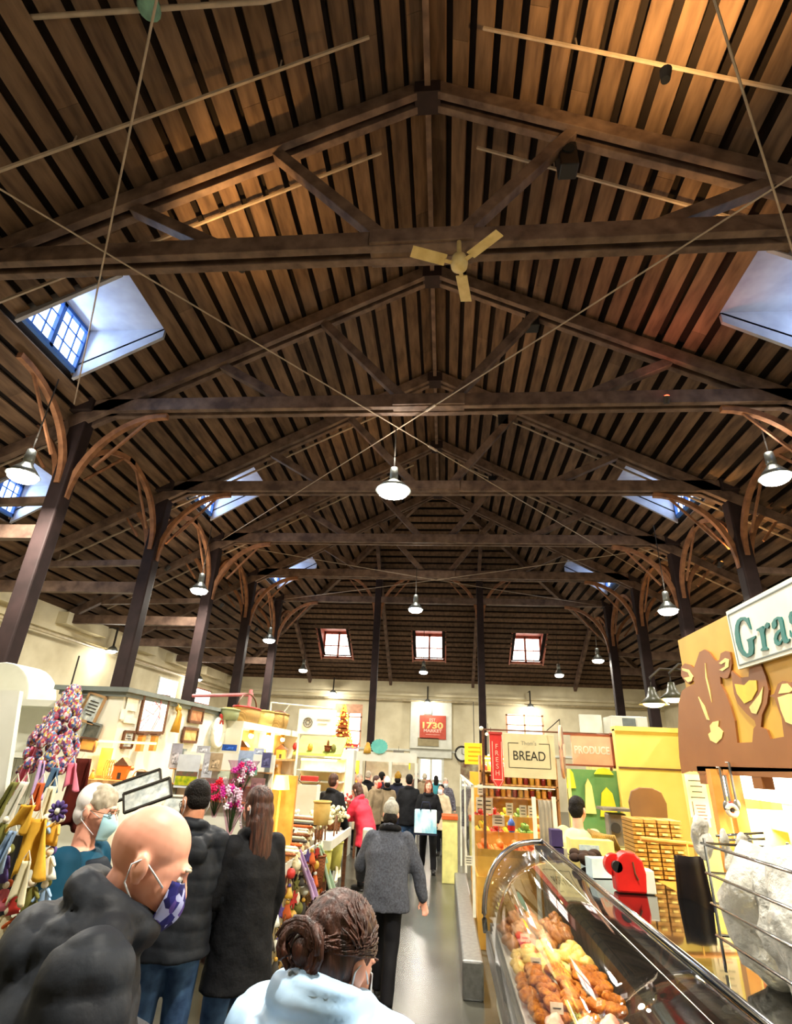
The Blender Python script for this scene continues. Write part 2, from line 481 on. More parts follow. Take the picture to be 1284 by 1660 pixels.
# cornice, coves and trims high on the walls
c = MB()
c.b2(XL, XL + .12, YF, YB, 5.0, 5.12); c.b2(XR - .12, XR, YF, YB, 5.0, 5.12); c.b2(XL, XR, YB - .12, YB, 5.0, 5.12)
for y in [1.2 + 3.48 * k for k in range(-2, 9)]:
    c.b2(XL, XL + .35, y, y + 2.1, 5.25, 5.6); c.b2(XR - .35, XR, y, y + 2.1, 5.25, 5.6)
struct(c.build('trim_3', m_wall))
struct(MB().b2(XL, XR, YB - .06, YB, 2.35, 2.45).build('trim_4', m_white))
# projecting white panel behind the 1730 banner
pn = MB().b2(-1.75, .35, YB - .25, YB, 2.5, 4.85); pn.b2(-1.75, .35, YB - .12, YB, 2.1, 2.5)
struct(pn.build('trim_5', m_white))
# pipes along the walls
def pipe(name, pts, r, m_, label, cat='pipe', n=8):
    o = MB().tube(pts, r, n).build(name, m_, None, smooth=True, base=pts[0]); return tag(o, label, cat)
pipe('wall_pipe', [(XL + .3, YF + .2, 4.86), (XL + .3, YB - .3, 4.86)], .05, m_pipe, 'cream pipe running along the left wall under the roof', 'pipe')
pipe('wall_pipe', [(XL + .3, YB - .28, 4.76), (XR - .3, YB - .28, 4.76)], .05, m_pipe, 'cream pipe running along the far end wall under the roof', 'pipe')
pipe('wall_pipe', [(XR - .3, YF + .2, 4.86), (XR - .3, YB - .3, 4.86)], .05, m_pipe, 'cream pipe running along the right wall under the roof', 'pipe')
# ---- trusses
ORD = ['nearest', 'second', 'third', 'fourth', 'fifth', 'sixth']
def truss(y, label):
    t = thing('roof_truss', label, 'roof truss', (RX, y, 8.0), 0, 'timber roof trusses')
    zc = 8.14
    c = MB()
    for dy in (-.1, .1): c.bar((COLX[0] - .4, y + dy, zc), (COLX[1] + .4, y + dy, zc), .11, .28)
    c.b2(-1.0, .35, y - .2, y + .2, 8.02, 8.26)
    c.build('bottom_chord', m_beam, t, bevel=.01)
    for s in (-1, 1):
        xe = COLX[0] - .2 if s < 0 else COLX[1] + .2
        r_ = MB()
        for dy in (-.1, .1): r_.bar((RX, y + dy, RZ - .38), (xe, y + dy, deck(xe) - .38), .11, .27)
        r_.build('rafter', m_beam, t, bevel=.01)
        xo = XL if s < 0 else XR
        MB().bar((xe, y, deck(xe) - .34), (xo, y, deck(xo) - .34), .14, .22).build('aisle_rafter', m_beam, t)
    zr = lambda x: deck(x) - .5
    for xa, xb in ((-2.55, -.75), (-4.55, -3.0), (1.8, .1), (4.2, 2.45)):
        MB().bar((xa, y, zr(xa)), (xb, y, 8.2), .16, .17).build('strut', m_beam, t, bevel=.01)
    pl = MB().b2(RX - .2, RX + .2, y - .17, y + .17, RZ - .62, RZ - .34)
    pl.build('ridge_plate', m_post, t)
    return t
for i, y in enumerate(ROWS[1:-1]):
    if i == 0: lab = 'dark brown timber roof truss over the near end, mostly above the view'
    elif y < 0: lab = 'timber roof truss behind the viewpoint'
    else: lab = None
trs = [(5.0, 'brown timber roof truss nearest the viewer, with the beige ceiling fan'), (8.48, 'second timber roof truss, its chord meeting the first left column'),
       (11.96, 'third timber roof truss, just above the bright hanging lamp'), (15.44, 'fourth timber roof truss behind the bright hanging lamp'),
       (18.92, 'farthest timber roof truss before the hipped end')]
for y, lab in trs: truss(y, lab)
# ---- columns with four curved braces
def qarc(c, d, r, rv, n=12):
    """quarter arch rising from the column at z0 outwards in direction d"""
    return [Vector(c) + Vector(d) * (r * (1 - math.cos(t))) + ZUP * (rv * math.sin(t)) for t in [math.pi / 2 * i / n for i in range(n + 1)]]
def column(x, y, label, top=8.0, r=1.45, dirs=((1, 0, 0), (-1, 0, 0), (0, 1, 0), (0, -1, 0)), w=.3):
    o = thing('timber_column', label, 'column', (x, y, 0), 0, 'dark timber columns carrying the roof')
    s = MB(); s.b2(x - w / 2, x + w / 2, y - w / 2, y + w / 2, 0, top + .05)
    s.b2(x - w * .62, x + w * .62, y - w * .62, y + w * .62, 0, .9)
    s.b2(x - w * .8, x + w * .8, y - w * .8, y + w * .8, top - .02, top + .3)
    s.build('shaft', m_post, o, bevel=.03)
    for d in dirs:
        d = Vector(d); rv = 1.55 if abs(d.y) > .5 else 1.8; rh = 1.72 if abs(d.y) > .5 else 1.6; base = Vector((x, y, top - rv - .05)) + d * (w * .42)
        a = MB(); pts = qarc(base, d, rh, rv)
        up = d.cross(ZUP)
        rings = []
        for i, p in enumerate(pts):
            dd = pts[min(i + 1, len(pts) - 1)] - pts[max(i - 1, 0)]
            F = frame(dd, up)
            rings.append([p + F @ Vector(q) for q in ((-.055, -.05, 0), (.055, -.05, 0), (.055, .05, 0), (-.055, .05, 0))])
        vs = [q for rg in rings for q in rg]; fs = []
        for k in range(len(rings) - 1):
            for i in range(4):
                j = (i + 1) % 4; fs.append((4 * k + i, 4 * k + j, 4 * k + 4 + j, 4 * k + 4 + i))
        fs += [(3, 2, 1, 0), tuple(4 * (len(rings) - 1) + i for i in range(4))]
        a.add(vs, fs)
        # straight inner struts behind the arch
        a.bar(Vector((x, y, top - 1.2)) + d * .5, Vector((x, y, top - .05)) + d * (rh * .9), .04, .05)
        a.build('arched_brace', m_brace, o)
    return o
LN = ['nearest', 'second', 'third', 'fourth', 'farthest']
for i, y in enumerate((8.48, 11.96, 15.44, 18.92, 22.4)):
    column(COLX[0], y, '%s column of the left row, dark timber with curved braces' % LN[i])
    column(COLX[1], y, '%s column of the right row, dark timber with curved braces' % LN[i])
for x, lab in ((-2.85, 'slim column left of the red banner, before the far wall'), (1.45, 'slim column right of the red banner, before the far wall')):
    column(x, 22.4, lab, top=9.25, r=1.6, dirs=((1, 0, 0), (-1, 0, 0), (0, 1, 0)), w=.27)
hb = MB(); hb.b2(-7.6, 7.0, 22.3, 22.5, 9.25, 9.5); hb.b2(-7.4, 6.9, 22.28, 22.52, 8.0, 8.25)
tag(hb.build('cross_beam', m_beam, base=(0, 22.4, 9.2)), 'dark double cross beam under the hipped roof end, over the slim columns', 'beam')
# hip rafters on the end slope
for i, x in enumerate((-7.2, -2.85, 1.45, 6.65)):
    z1 = min(RZ - SL * abs(x - RX), RZ) - .4; y1 = YB - (z1 + .4 - ZW) / SL
    o = MB().bar((x, YB - .2, ZW - .25), (x, y1, z1), .14, .26).build('hip_rafter', m_beam, base=(x, YB - .2, ZW))
    tag(o, 'long rafter on the far hipped slope, %s' % ['far left', 'left of the middle window', 'right of the middle window', 'far right'][i], 'rafter', 'rafters of the far hipped slope')
# aisle tie beams
for i, y in enumerate((8.48, 11.96, 15.44, 18.92, 22.4)):
    for s, x in ((-1, COLX[0]), (1, COLX[1])):
        xo = XL if s < 0 else XR
        t = MB(); t.bar((x, y, 5.45), (xo, y, 5.45), .16, .26); t.bar((x, y, 6.1), (x + (xo - x) * .75, y, deck(x + (xo - x) * .75) - .45), .12, .14)
        o = t.build('aisle_beam', m_beam, base=(x, y, 5.3))
        tag(o, 'timber tie beam from the %s %s column out to the side wall' % (LN[i], 'left' if s < 0 else 'right'), 'beam', 'tie beams over the side aisles')
# ---- sprinkler pipes following the slopes, one a bay
bays = [(4.05, 'nearest'), (5.65, 'second'), (8.75, 'third'), (12.6, 'fourth'), (16.2, 'fifth')]
for yb_, nm in bays:
    for s in (-1, 1):
        xa, xb = RX + s * .8, (-10.8 if s < 0 else 10.2)
        p = MB().tube([(xa, yb_, deck(xa) - .3), (xb, yb_, deck(xb) - .3)], .028, 6)
        k = 2.0
        while k < 10: 
            xx = RX + s * k; p.tube([(xx, yb_, deck(xx) - .3), (xx, yb_, deck(xx) - .08)], .012, 5); k += 2.6
        o = p.build('sprinkler_pipe', m_rod, base=(xa, yb_, deck(xa) - .3))
        tag(o, '%s thin sprinkler pipe climbing the %s roof slope' % (nm, 'left' if s < 0 else 'right'), 'pipe', 'sprinkler pipes under the roof slopes')
pipe('conduit', [(-11, 3.0, 9.0), (-5.1, 2.86, 9.5), (-2.0, 2.9, 9.5), (1.0, 2.9, 10.6)], .03, m_rod, 'pale conduit crossing the top left corner under the roof', 'conduit')
tg = MB(); tg.lathe([(.02, .12), (.1, .1), (.13, 0), (.1, -.05), (.02, -.06)], (-3.3, 2.86, 9.46), 14)
tag(tg.build('junction_box', mat('verdigris', (120, 160, 140), (90, 120, 110), rough=.7), smooth=True, base=(-3.3, 2.86, 9.4)), 'small greenish junction box on the conduit in the top left corner', 'junction box')
# ---- tie rods of the horizontal bracing
def rod(a, b, lab):
    v = Vector(b) - Vector(a); o = MB()
    o.tube([Vector(a) + v * (i / 8) - ZUP * .05 * math.sin(math.pi * i / 8) for i in range(9)], .012, 6)
    mid = Vector(a) + v * .5; u = v.normalized()
    o.capsule(mid - u * .12 - ZUP * .05, mid + u * .12 - ZUP * .05, .028, .028, 8)
    tag(o.build('tie_rod', m_rod, base=a), lab, 'tie rod', 'steel tie rods crossing under the trusses')
rod((-7.2, 1.6, 8.0), (6.65, 17.9, 8.0), 'steel rod from the left edge down to the right row, crossing over the bright lamp')
rod((6.65, 1.2, 8.0), (-7.2, 15.44, 8.0), 'steel rod from the right edge down to the left row, crossing over the bright lamp')
rod((-7.2, 8.1, 8.0), (4.0, -6, 8.0), 'steep steel rod near the top left, ending at the nearest left column')
rod((6.65, 8.1, 8.0), (-4.5, -6, 8.0), 'steep steel rod near the top right, above the ceiling fan')
rod((-7.2, 15.6, 8.05), (6.4, 29.0 - 6.6, 8.05), 'far steel rod crossing from the third left column toward the end columns')
rod((6.65, 15.6, 8.05), (-7, 22.3, 8.05), 'far steel rod crossing from the third right column toward the end columns')
# ---- black loudspeakers under the right rafters
bx = [(1.72, 5.1, 9.9), (1.75, 8.6, 10.3), (1.5, 12.0, 10.2), (1.5, 15.5, 10.1)]
for i, (x, y, z) in enumerate(bx):
    o = MB().box((x, y, z), (.26, .24, .5)).build('loudspeaker_box', m_black, base=(x, y, z - .25), bevel=.02)
    MB().cone((x, y - .12, z + .08), (x, y - .14, z + .08), .09, .09, 16).build('grille', mat('grille', (30, 30, 30), rough=.8), o)
    MB().bar((x, y, z + .24), (x, y, deck(x) - .08), .03, .03).build('bracket', m_black, o)
    tag(o, 'black box hung under the right slope at the %s truss' % ['nearest', 'second', 'third', 'fourth'][i], 'loudspeaker', 'black boxes under the right slope')
# ---- ceiling fan on the nearest truss
fn = thing('ceiling_fan', 'beige three-bladed ceiling fan hanging from the nearest truss chord', 'ceiling fan', (.16, 4.85, 7.6))
m_fan = mat('fan_beige', (206, 184, 128), (180, 156, 100), rough=.5)
fc = Vector((.16, 4.85, 7.62))
MB().tube([fc, fc + ZUP * .42], .03, 10).build('down_rod', m_fan, fn, smooth=True)
MB().lathe([(.02, .14), (.09, .12), (.11, .02), (.1, -.05), (.03, -.09)], fc, 20).build('motor', m_fan, fn, smooth=True)
for a in (200, 318, 80):
    d = Vector((math.cos(R(a)), math.sin(R(a)), 0))
    p = MB().bar(fc + d * .1, fc + d * .2, .05, .02)
    p.bar(fc + d * .18 + ZUP * .01, fc + d * .62 + ZUP * .01, .15, .014, up=(ZUP + d.cross(ZUP) * .2))
    p.build('blade', m_fan, fn, bevel=.005)
# ---- pendant lamps
m_bulb = mat('lamp_glow', (255, 255, 250), emit=28, ecol=(255, 252, 240))
m_shade = mat('lamp_shade', (150, 155, 150), rough=.35, metal=.6)
m_cord = mat('lamp_cord', (60, 55, 50), rough=.6)
def pendant(x, y, z, label, power, r=.24, col=(1, .93, .8), top=None, glow=None, up=0):
    o = thing('pendant_lamp', label, 'lamp', (x, y, z), 0, 'hanging market hall lamps')
    top = top if top is not None else 8.0
    MB().tube([(x, y, z + .5), (x, y, top)], .012, 6).build('cord', m_cord, o)
    MB().lathe([(.03, .52), (.07, .5), (.085, .3), (.06, .24)], (x, y, z), 16).build('ballast_housing', m_shade, o, smooth=True)
    s = MB(); prof = [(.06, .26), (.1, .2), (r * .7, .1), (r, 0), (r * .96, -.005), (r * .66, .085), (.08, .17)]
    s.lathe(prof, (x, y, z + .02), 24).build('reflector', m_shade, o, smooth=True)
    MB().ell((x, y, z - .01), (r * .86, r * .86, .09), None, 20, 8).build('bulb', glow or m_bulb, o, smooth=True)
    l = area('lamp_light', (x, y, z - .11), r * 1.7, power, col, (0, 0, -1), 'DISK')
    if up: point('lamp_spill', (x, y, z + .75), up, col, .2)
    return o
m_bulbw = mat('lamp_glow_warm', (255, 220, 150), emit=14, ecol=(255, 210, 130))
LAMPS = [
 (-.98, 9.0, 6.55, 'brightest hanging lamp, glaring under the crossing of the two long steel rods', 1100, .34, 70),
 (-.98, 17.6, 6.5, 'hanging lamp in front of the far roof slope, above the middle gable window', 500, .26, 25),
 (-7.0, 7.35, 6.0, 'hanging lamp beside the nearest left column', 700, .26, 30),
 (-6.9, 14.2, 6.05, 'hanging lamp between the second and third left columns', 500, .26, 25),
 (-6.9, 20.9, 6.0, 'hanging lamp between the fourth and farthest left columns', 400, .26, 10),
 (5.6, 13.9, 5.65, 'hanging lamp just left of the cow signboard', 600, .26, 30),
 (6.3, 23.4, 6.0, 'hanging lamp beside the farthest right column', 300, .26, 10),
 (-9.9, 9.6, 5.55, 'hanging lamp over the left aisle at the left edge', 400, .24, 5),
 (-6.7, 25.9, 5.6, 'small hanging lamp at the far left before the end wall', 250, .22, 0),
 (-1.0, 26.0, 5.7, 'small hanging lamp above the red banner', 250, .22, 0),
 (5.2, 26.0, 5.75, 'small hanging lamp at the far right before the end wall', 250, .22, 0),
 (.6, 1.6, 6.6, 'unseen hanging lamp above the viewpoint', 900, .26, 60),  # out of view, added along the lamp grid to light the near stalls
 (-4.6, 1.0, 6.0, 'unseen hanging lamp over the left stalls', 320, .26, 20),  # also out of view, added to light the left stalls from above
 (5.6, 4.0, 6.0, 'unseen hanging lamp over the right stalls', 500, .26, 30),  # out of view to the right, added for light on the stalls
 (5.6, 8.6, 6.6, 'hanging lamp over the stalls behind the signboard', 500, .26, 20)]
for x, y, z, lab, pw, r, up in LAMPS:
    pendant(x, y, z, lab, pw * .55, r, top=8.0 if abs(x) < 7.15 and y < 22 else deck(x) - .3 if y < 22 else ZW + SL * (YB - y) - .25, up=up)
# small drop lamps hung in front of the walls
for i, (x, y, z, lab) in enumerate([(-5.83, 29.2, 5.0, 'left drop lamp on the far end wall'), (-.88, 29.2, 4.7, 'middle drop lamp on the far end wall, above the white panel'),
        (4.3, 29.2, 4.65, 'right drop lamp on the far end wall'), (-11.1, 17.5, 4.9, 'drop lamp on the left side wall nearer the viewer'), (-11.1, 24.5, 4.9, 'drop lamp on the left side wall near the far corner')]):
    o = thing('drop_lamp', lab, 'lamp', (x, y, z), 0, 'small drop lamps along the walls')
    MB().cone((x, y, z + .12), (x, y, z + .75), .035, .035, 8).build('stem', m_cord, o)
    MB().lathe([(.04, .14), (.12, .08), (.2, -.04), (.18, -.04), (.08, .04)], (x, y, z), 16).build('shade', m_shade, o, smooth=True)
    MB().ell((x, y, z - .02), (.14, .14, .09), None, 14, 8).build('bulb', m_bulb, o, smooth=True)
    MB().bar((x, y, z + .74), (x, YB, z + .74), .03, .03).build('wall_arm', m_cord, o) if x > -10 else MB().bar((x, y, z + .74), (XL, y, z + .74), .03, .03).build('wall_arm', m_cord, o)
    point('lamp_light', (x, y - .1 if x > -10 else y, z - .2), 45, (1, .93, .8), .1)
# amber and red spot lamps clamped to the timber, warming the boards
m_amber = mat('amber_glow', (255, 150, 70), emit=9, ecol=(255, 140, 60))
m_redglow = mat('red_glow', (255, 80, 50), emit=9, ecol=(255, 70, 40))
UP = [(-3.0, 5.5, 8.5, (-.12, .12, 1), 230, 'amber', 'amber uplight just beyond the nearest truss chord at the left'),
      (2.2, 3.3, 8.4, (.15, -.1, 1), 700, 'amber', 'amber uplight in the near right of the roof'),
      (-7.2 + .3, 12.3, 6.1, (.3, .5, 1), 60, 'amber', 'amber lamp on the second left column'),
      (-7.2 + .3, 15.9, 6.1, (.3, .5, 1), 60, 'amber', 'amber lamp on the third left column'),
      (-7.2 + .3, 19.3, 6.1, (.3, .5, 1), 60, 'amber', 'amber lamp on the fourth left column'),
      (6.35, 15.9, 6.0, (.5, .3, 1), 90, 'amber', 'amber lamp on the third right column'),
      (6.35, 12.4, 6.4, (.5, -.2, 1), 120, 'amber', 'amber lamp on the second right column'),
      (3.9, 8.2, 8.0, (0, -.6, 1), 60, 'red', 'small red lamp under the second truss chord at the right'),
      (.3, 8.9, 8.45, (.2, .3, 1), 60, 'amber', 'amber uplight on the second truss chord'),
      (-1.8, 12.4, 8.45, (-.1, .3, 1), 60, 'amber', 'amber uplight on the third truss chord'),
      (3.3, 5.4, 8.45, (.3, .4, 1), 60, 'amber', 'amber uplight on the nearest truss chord at the right')]
for x, y, z, d, pw, c, lab in UP:
    F = frame(d); o = thing('spot_lamp', lab, 'lamp', (x, y, z), 0, 'little coloured uplights on the timber')
    dv = Vector(d).normalized(); p = Vector((x, y, z))
    MB().cone(p - dv * .1, p + dv * .04, .045, .06, 12).build('housing', m_cord, o)
    MB().ell(p + dv * .03, (.05, .05, .03), F, 12, 8).build('bulb', m_amber if c == 'amber' else m_redglow, o, smooth=True)
    spot('lamp_light', p + dv * .09, d, pw * 1.0, (1, .58, .2) if c == 'amber' else (1, .3, .2), 125, 1, .05)
# ================================================================== PEOPLE
m_skin = mat('skin', (236, 172, 146), (222, 150, 126), rough=.5, scale=9)
m_skin2 = mat('skin_tan', (206, 146, 112), (186, 124, 94), rough=.5, scale=9)
m_hdark = mat('hair_dark', (22, 16, 13), (12, 9, 7), rough=.6, scale=50, bump=.5, bscale=80)
m_hbrown = mat('hair_brown', (78, 42, 28), (32, 17, 12), rough=.5, scale=60, stretch=(1, 1, .12), bump=.5, bscale=90)
m_hgrey = mat('hair_grey', (190, 180, 160), (150, 140, 120), rough=.6, scale=30)
m_hblond = mat('hair_blond', (180, 130, 70), (140, 96, 48), rough=.5, scale=30)
m_capw = mat('cap_organdy', (240, 236, 232), (222, 216, 214), rough=.7, scale=20)
m_coatb = mat('coat_black', (30, 34, 40), (17, 19, 24), rough=.6, scale=8, bump=.1, bscale=30)
m_coatk = mat('coat_charcoal', (17, 18, 22), (10, 11, 14), rough=.7, scale=8, bump=.2, bscale=40)
m_teal = mat('dress_teal', (8, 66, 90), (4, 48, 68), rough=.7, scale=4)
m_cape = mat('cape_dark', (12, 22, 34), rough=.7)
m_lblue = mat('jacket_pale_blue', (176, 206, 232), (140, 178, 214), rough=.5, scale=4)
m_grey = mat('sweater_grey', (84, 88, 98), (62, 64, 72), rough=.9, scale=60, bump=.4)
m_greyl = mat('beanie_grey', (168, 166, 156), (140, 138, 128), rough=.9, scale=40, bump=.4)
m_pink = mat('jacket_coral', (240, 66, 84), (214, 46, 66), rough=.6, scale=6)
m_jean = mat('jeans_blue', (64, 92, 128), (40, 60, 92), rough=.8, scale=14)
m_blk = mat('trousers_black', (20, 20, 24), rough=.7)
m_mask = mat('mask_pale_blue', (176, 216, 226), (150, 196, 210), rough=.7)
m_maskw = mat('mask_white', (235, 240, 244), rough=.7)
m_maskn = mat('mask_navy_print', (40, 42, 110), rough=.7, kind='voronoi', scale=45, colors=[(34, 34, 104), (46, 44, 120), (170, 176, 220), (28, 28, 84), (90, 70, 150)])
m_shoe = mat('shoe_dark', (24, 22, 22), rough=.5)
m_eye = mat('eye_white', (235, 232, 228), rough=.2)
m_lens = glass_mat('spectacle_lens', clear=.93)
m_wire = mat('spectacle_wire', (120, 96, 60), rough=.3, metal=.8)
def head_pieces(b, C, Rm, s, face=True, jaw=1.0):
    def e(c, r, rot=None):
        rr = Rm @ rot if rot is not None else Rm
        b.ell(C + Rm @ (Vector(c) * s), tuple(v * s for v in r), rr, 20, 14)
    e((0, -.018, .035), (.076, .097, .088)); e((0, .02, -.01), (.068, .078, .085))
    e((0, .038, -.062), (.053 * jaw, .052, .052)); e((0, .066, -.1), (.024, .022, .02))
    for q in (-1, 1): e((q * .035, .05, -.03), (.03, .035, .04))
    e((0, .088, .022), (.048, .012, .012))
    b.capsule(C + Rm @ (Vector((0, .092, .008)) * s), C + Rm @ (Vector((0, .112, -.03)) * s), .009 * s, .014 * s, 10)
    for q in (-1, 1):
        e((q * .012, .103, -.034), (.009, .01, .008))
        er = Matrix.Rotation(q * R(-22), 3, 'Z')
        e((q * .08, -.012, -.012), (.007, .018, .03), er); e((q * .086, -.02, -.002), (.005, .02, .028), er)
    e((0, .088, -.066), (.023, .01, .006)); e((0, .086, -.077), (.02, .01, .007))
def person(label, x, y, a, H=1.7, lean=0., hp=0., hy=0., hroll=0., armL=((.25, 0, -1), (.1, .35, -1)), armR=((.25, 0, -1), (.1, .35, -1)),
           feet=((-.1, .0), (.1, .0)), coat=None, coat_mat=None, hem=.75, puff=0., hood=None, trousers=None, shoes=None, hair=None, hair_mat=None,
           skin=None, mask=None, glasses=False, lod=2, wide=1., skirt=None, group=None, extra=None, collar=True, quilt=0., nk=0.):
    s = H / 1.75; T = Matrix.Translation(Vector((x, y, 0))) @ Matrix.Rotation(-R(a), 4, 'Z')
    o = thing('person', label, 'person', (x, y, 0), -R(a), group)
    T3 = lambda p: T @ (Vector(p) * s)
    TR = T.to_3x3()
    skin = skin or m_skin
    VX = {3: .0065, 2: .010, 1: .02}[lod]
    Ll = Matrix.Rotation(-R(lean), 3, 'X')
    def S(p, k=1.0):
        p = Vector(p); c = Vector((0, 0, .93)); return c + Matrix.Rotation(-R(lean) * k, 3, 'X') @ (p - c)
    TL = TR @ Ll
    neck = S((0, -.01, 1.47)); HC = neck + Matrix.Rotation(-R(lean * .6 + hp * .4), 3, 'X') @ Vector((0, .02 + nk * .4, .165 - nk))
    Hm = TR @ Matrix.Rotation(-R(hy), 3, 'Z') @ Matrix.Rotation(-R(hp), 3, 'X') @ Matrix.Rotation(R(hroll), 3, 'Y')
    HCw = T3(HC)
    # --- arms
    arms = []
    for q, (u, l) in ((-1, armL), (1, armR)):
        sh = S((q * .185 * wide, 0, 1.405)); uu = Vector((u[0] * q, u[1], u[2])).normalized(); ll = Vector((l[0] * q, l[1], l[2])).normalized()
        el = sh + uu * .285; wr_ = el + ll * .25; arms.append((q, sh, el, wr_, ll))
    legs = []
    for q, (fx, fy) in ((-1, feet[0]), (1, feet[1])):
        hip = Vector((q * .09, 0, .9)); an = Vector((fx, fy, .09)); kn = (hip + an) / 2 + Vector((0, .05 + abs(fy) * .12, .02)); legs.append((q, hip, kn, an))
    b = MB()
    head_pieces(b, HCw, Hm, s * 1.0)
    b.capsule(T3(neck - Vector((0, 0, .06))), HCw + Hm @ Vector((0, -.02, -.06)) * s, .058 * s, .055 * s, 14)
    tor = [(.86, .15, .105), (.95, .16, .11), (1.1, .13, .095), (1.25, .155, .11), (1.36, .165, .105), (1.43, .11, .075), (1.47, .05, .05)]
    b.loft([(T3(S((0, 0, z))), rx * s * wide, ry * s, TL) for z, rx, ry in tor], 20)
    for q, sh, el, wr_, ll in arms:
        b.capsule(T3(sh), T3(el), .05 * s, .04 * s, 12); b.capsule(T3(el), T3(wr_), .04 * s, .027 * s, 12)
        # hand: palm, four fingers of different lengths, thumb leaving the side of the palm
        F = frame(TR @ ll, TR @ Vector((q, 0, 0))); W0 = T3(wr_)
        hf = lambda p: W0 + F @ (Vector(p) * s)
        b.ell(hf((0, 0, .048)), (.018 * s if True else 0, .038 * s, .05 * s), F, 12, 8)
        if lod > 1:
            for i, L_ in enumerate((.068, .078, .073, .058)):
                yy = -.029 + .0195 * i
                k0, k1, k2 = hf((0, yy, .085)), hf((-.006 * 1, yy * 1.05, .085 + L_ * .55)), hf((-.026, yy * 1.05, .085 + L_ * .92))
                b.capsule(k0, k1, .0098 * s, .009 * s, 8); b.capsule(k1, k2, .009 * s, .0078 * s, 8)
            b.capsule(hf((-.004, -.03, .03)), hf((-.012, -.058, .065)), .012 * s, .0105 * s, 8)
            b.capsule(hf((-.012, -.058, .065)), hf((-.02, -.062, .094)), .0105 * s, .0085 * s, 8)
    for q, hip, kn, an in legs:
        b.capsule(T3(hip), T3(kn), .08 * s, .055 * s, 12); b.capsule(T3(kn), T3(an), .055 * s, .036 * s, 12)
        b.ell(T3(an + Vector((0, .06, -.04))), (.04 * s, .11 * s, .035 * s), TR, 12, 8)
    b.build('body', skin, o, voxel=VX, sm=2)
    if lod > 1:
        for q in (-1, 1):
            ey = MB(); pu = MB(); c = HCw + Hm @ (Vector((q * .031, .079, .002)) * s); ey.ell(c, .0125 * s, Hm, 12, 8)
            pu.ell(HCw + Hm @ (Vector((q * .031, .0885, .001)) * s), .0058 * s, Hm, 10, 6)
            e_ = ey.build('eye', m_eye, o, smooth=True); pu.build('iris', m_shoe, e_, smooth=True)
        for q in (-1, 1):
            br = MB(); br.capsule(HCw + Hm @ (Vector((q * .015, .098, .026)) * s), HCw + Hm @ (Vector((q * .05, .086, .028)) * s), .0045 * s, .003 * s, 8)
            br.build('eyebrow', hair_mat or m_hgrey, o, smooth=True)
    # --- trousers, shoes
    if trousers:
        t = MB()
        for q, hip, kn, an in legs:
            t.capsule(T3(hip), T3(kn), .105 * s, .078 * s, 14)
            t.cone(T3(kn + Vector((0, 0, .02))), T3(an + Vector((0, 0, -.02))), .078 * s, .062 * s, 14)
        t.loft([(T3((0, 0, z)), rx * s, ry * s, TR) for z, rx, ry in ((.8, .15, .11), (.9, .175, .125), (1.0, .165, .115))], 18)
        t.build('trousers', trousers, o, voxel=max(VX * 1.4, .012), sm=3, disp=lambda p: .006 * mnoise.noise(p * 9))
    for q, hip, kn, an in legs:
        f = MB(); f.ell(T3(an + Vector((0, .07, -.045))), (.05 * s, .14 * s, .05 * s), TR, 14, 8); f.ell(T3(an + Vector((0, 0, -.01))), (.05 * s, .055 * s, .06 * s), TR, 12, 8)
        f.box(T3(an + Vector((0, .06, -.078))), (.095 * s, .26 * s, .022 * s), TR)
        f.build('shoe', shoes or m_shoe, o, voxel=max(VX, .01), sm=2)
    # --- coat
    if coat_mat:
        c = MB(); pf = puff
        rr = [(1.46, .075, .075), (1.42, .15, .1), (1.36, .205, .13), (1.25, .205 + pf * .5, .145 + pf), (1.1, .19 + pf * .5, .14 + pf), (.97, .195 + pf * .5, .145 + pf), (.85, .205 + pf * .5, .15 + pf)]
        rr = [r for r in rr if r[0] > hem + .03]
        last = rr[-1]; fl = .0
        zz = hem
        rr.append((zz, last[1] + (last[0] - zz) * (.12 if skirt is None else .3), last[2] + (last[0] - zz) * (.08 if skirt is None else .26)))
        c.loft([(T3(S((0, 0, z)) if z > .93 else (0, 0, z)), rx * s * wide, ry * s, TL if z > .93 else TR) for z, rx, ry in rr][::-1], 24)
        sr = .062 + pf * .35
        for q, sh, el, wr_, ll in arms:
            c.capsule(T3(sh - Vector((q * .02, 0, .0))), T3(el), (sr + .012) * s, sr * s, 14); c.capsule(T3(el), T3(wr_), sr * s, (sr - .014) * s, 14)
        if collar:
            c.tube([T3(S((.085 * math.cos(t_), .0 + .085 * math.sin(t_), 1.485 + .02 * -math.sin(t_)))) for t_ in [2 * math.pi * i / 16 for i in range(17)]], (.03 + pf * .35) * s, 8)
        if hood:
            for i in range(9):
                t_ = math.pi * (1.0 + i / 8); c.ell(T3(S((.13 * math.cos(t_), .01 + .12 * math.sin(t_), 1.45 - .05 * abs(math.sin(t_))))), (.06 * s, .055 * s, .055 * s), TL, 12, 8)
            c.ell(T3(S((0, -.13, 1.36))), (.13 * s, .06 * s, .1 * s), TL, 16, 10)
        def dsp(p):
            v = .010 * mnoise.noise(p * 6) + .006 * mnoise.noise(p * 15 + Vector((3, 1, 2)))
            if quilt: v += quilt * (abs(math.sin((p.z + .02 * math.sin(p.x * 9)) * math.pi / .085)) ** .5 - .6)
            return v * (1 if lod > 1 else 1.2)
        c.build(coat or 'coat', coat_mat, o, voxel={3: .011, 2: .014, 1: .024}[lod], sm=3, disp=dsp)
    if skirt:
        k = MB(); k.loft([(T3((0, 0, z)), rx * s, ry * s, TR) for z, rx, ry in ((.2, .3, .27), (.5, .26, .22), (.8, .22, .17), (1.0, .17, .13))], 24)
        k.build('skirt', skirt, o, voxel=.018, sm=2, disp=lambda p: .012 * mnoise.noise(p * 8))
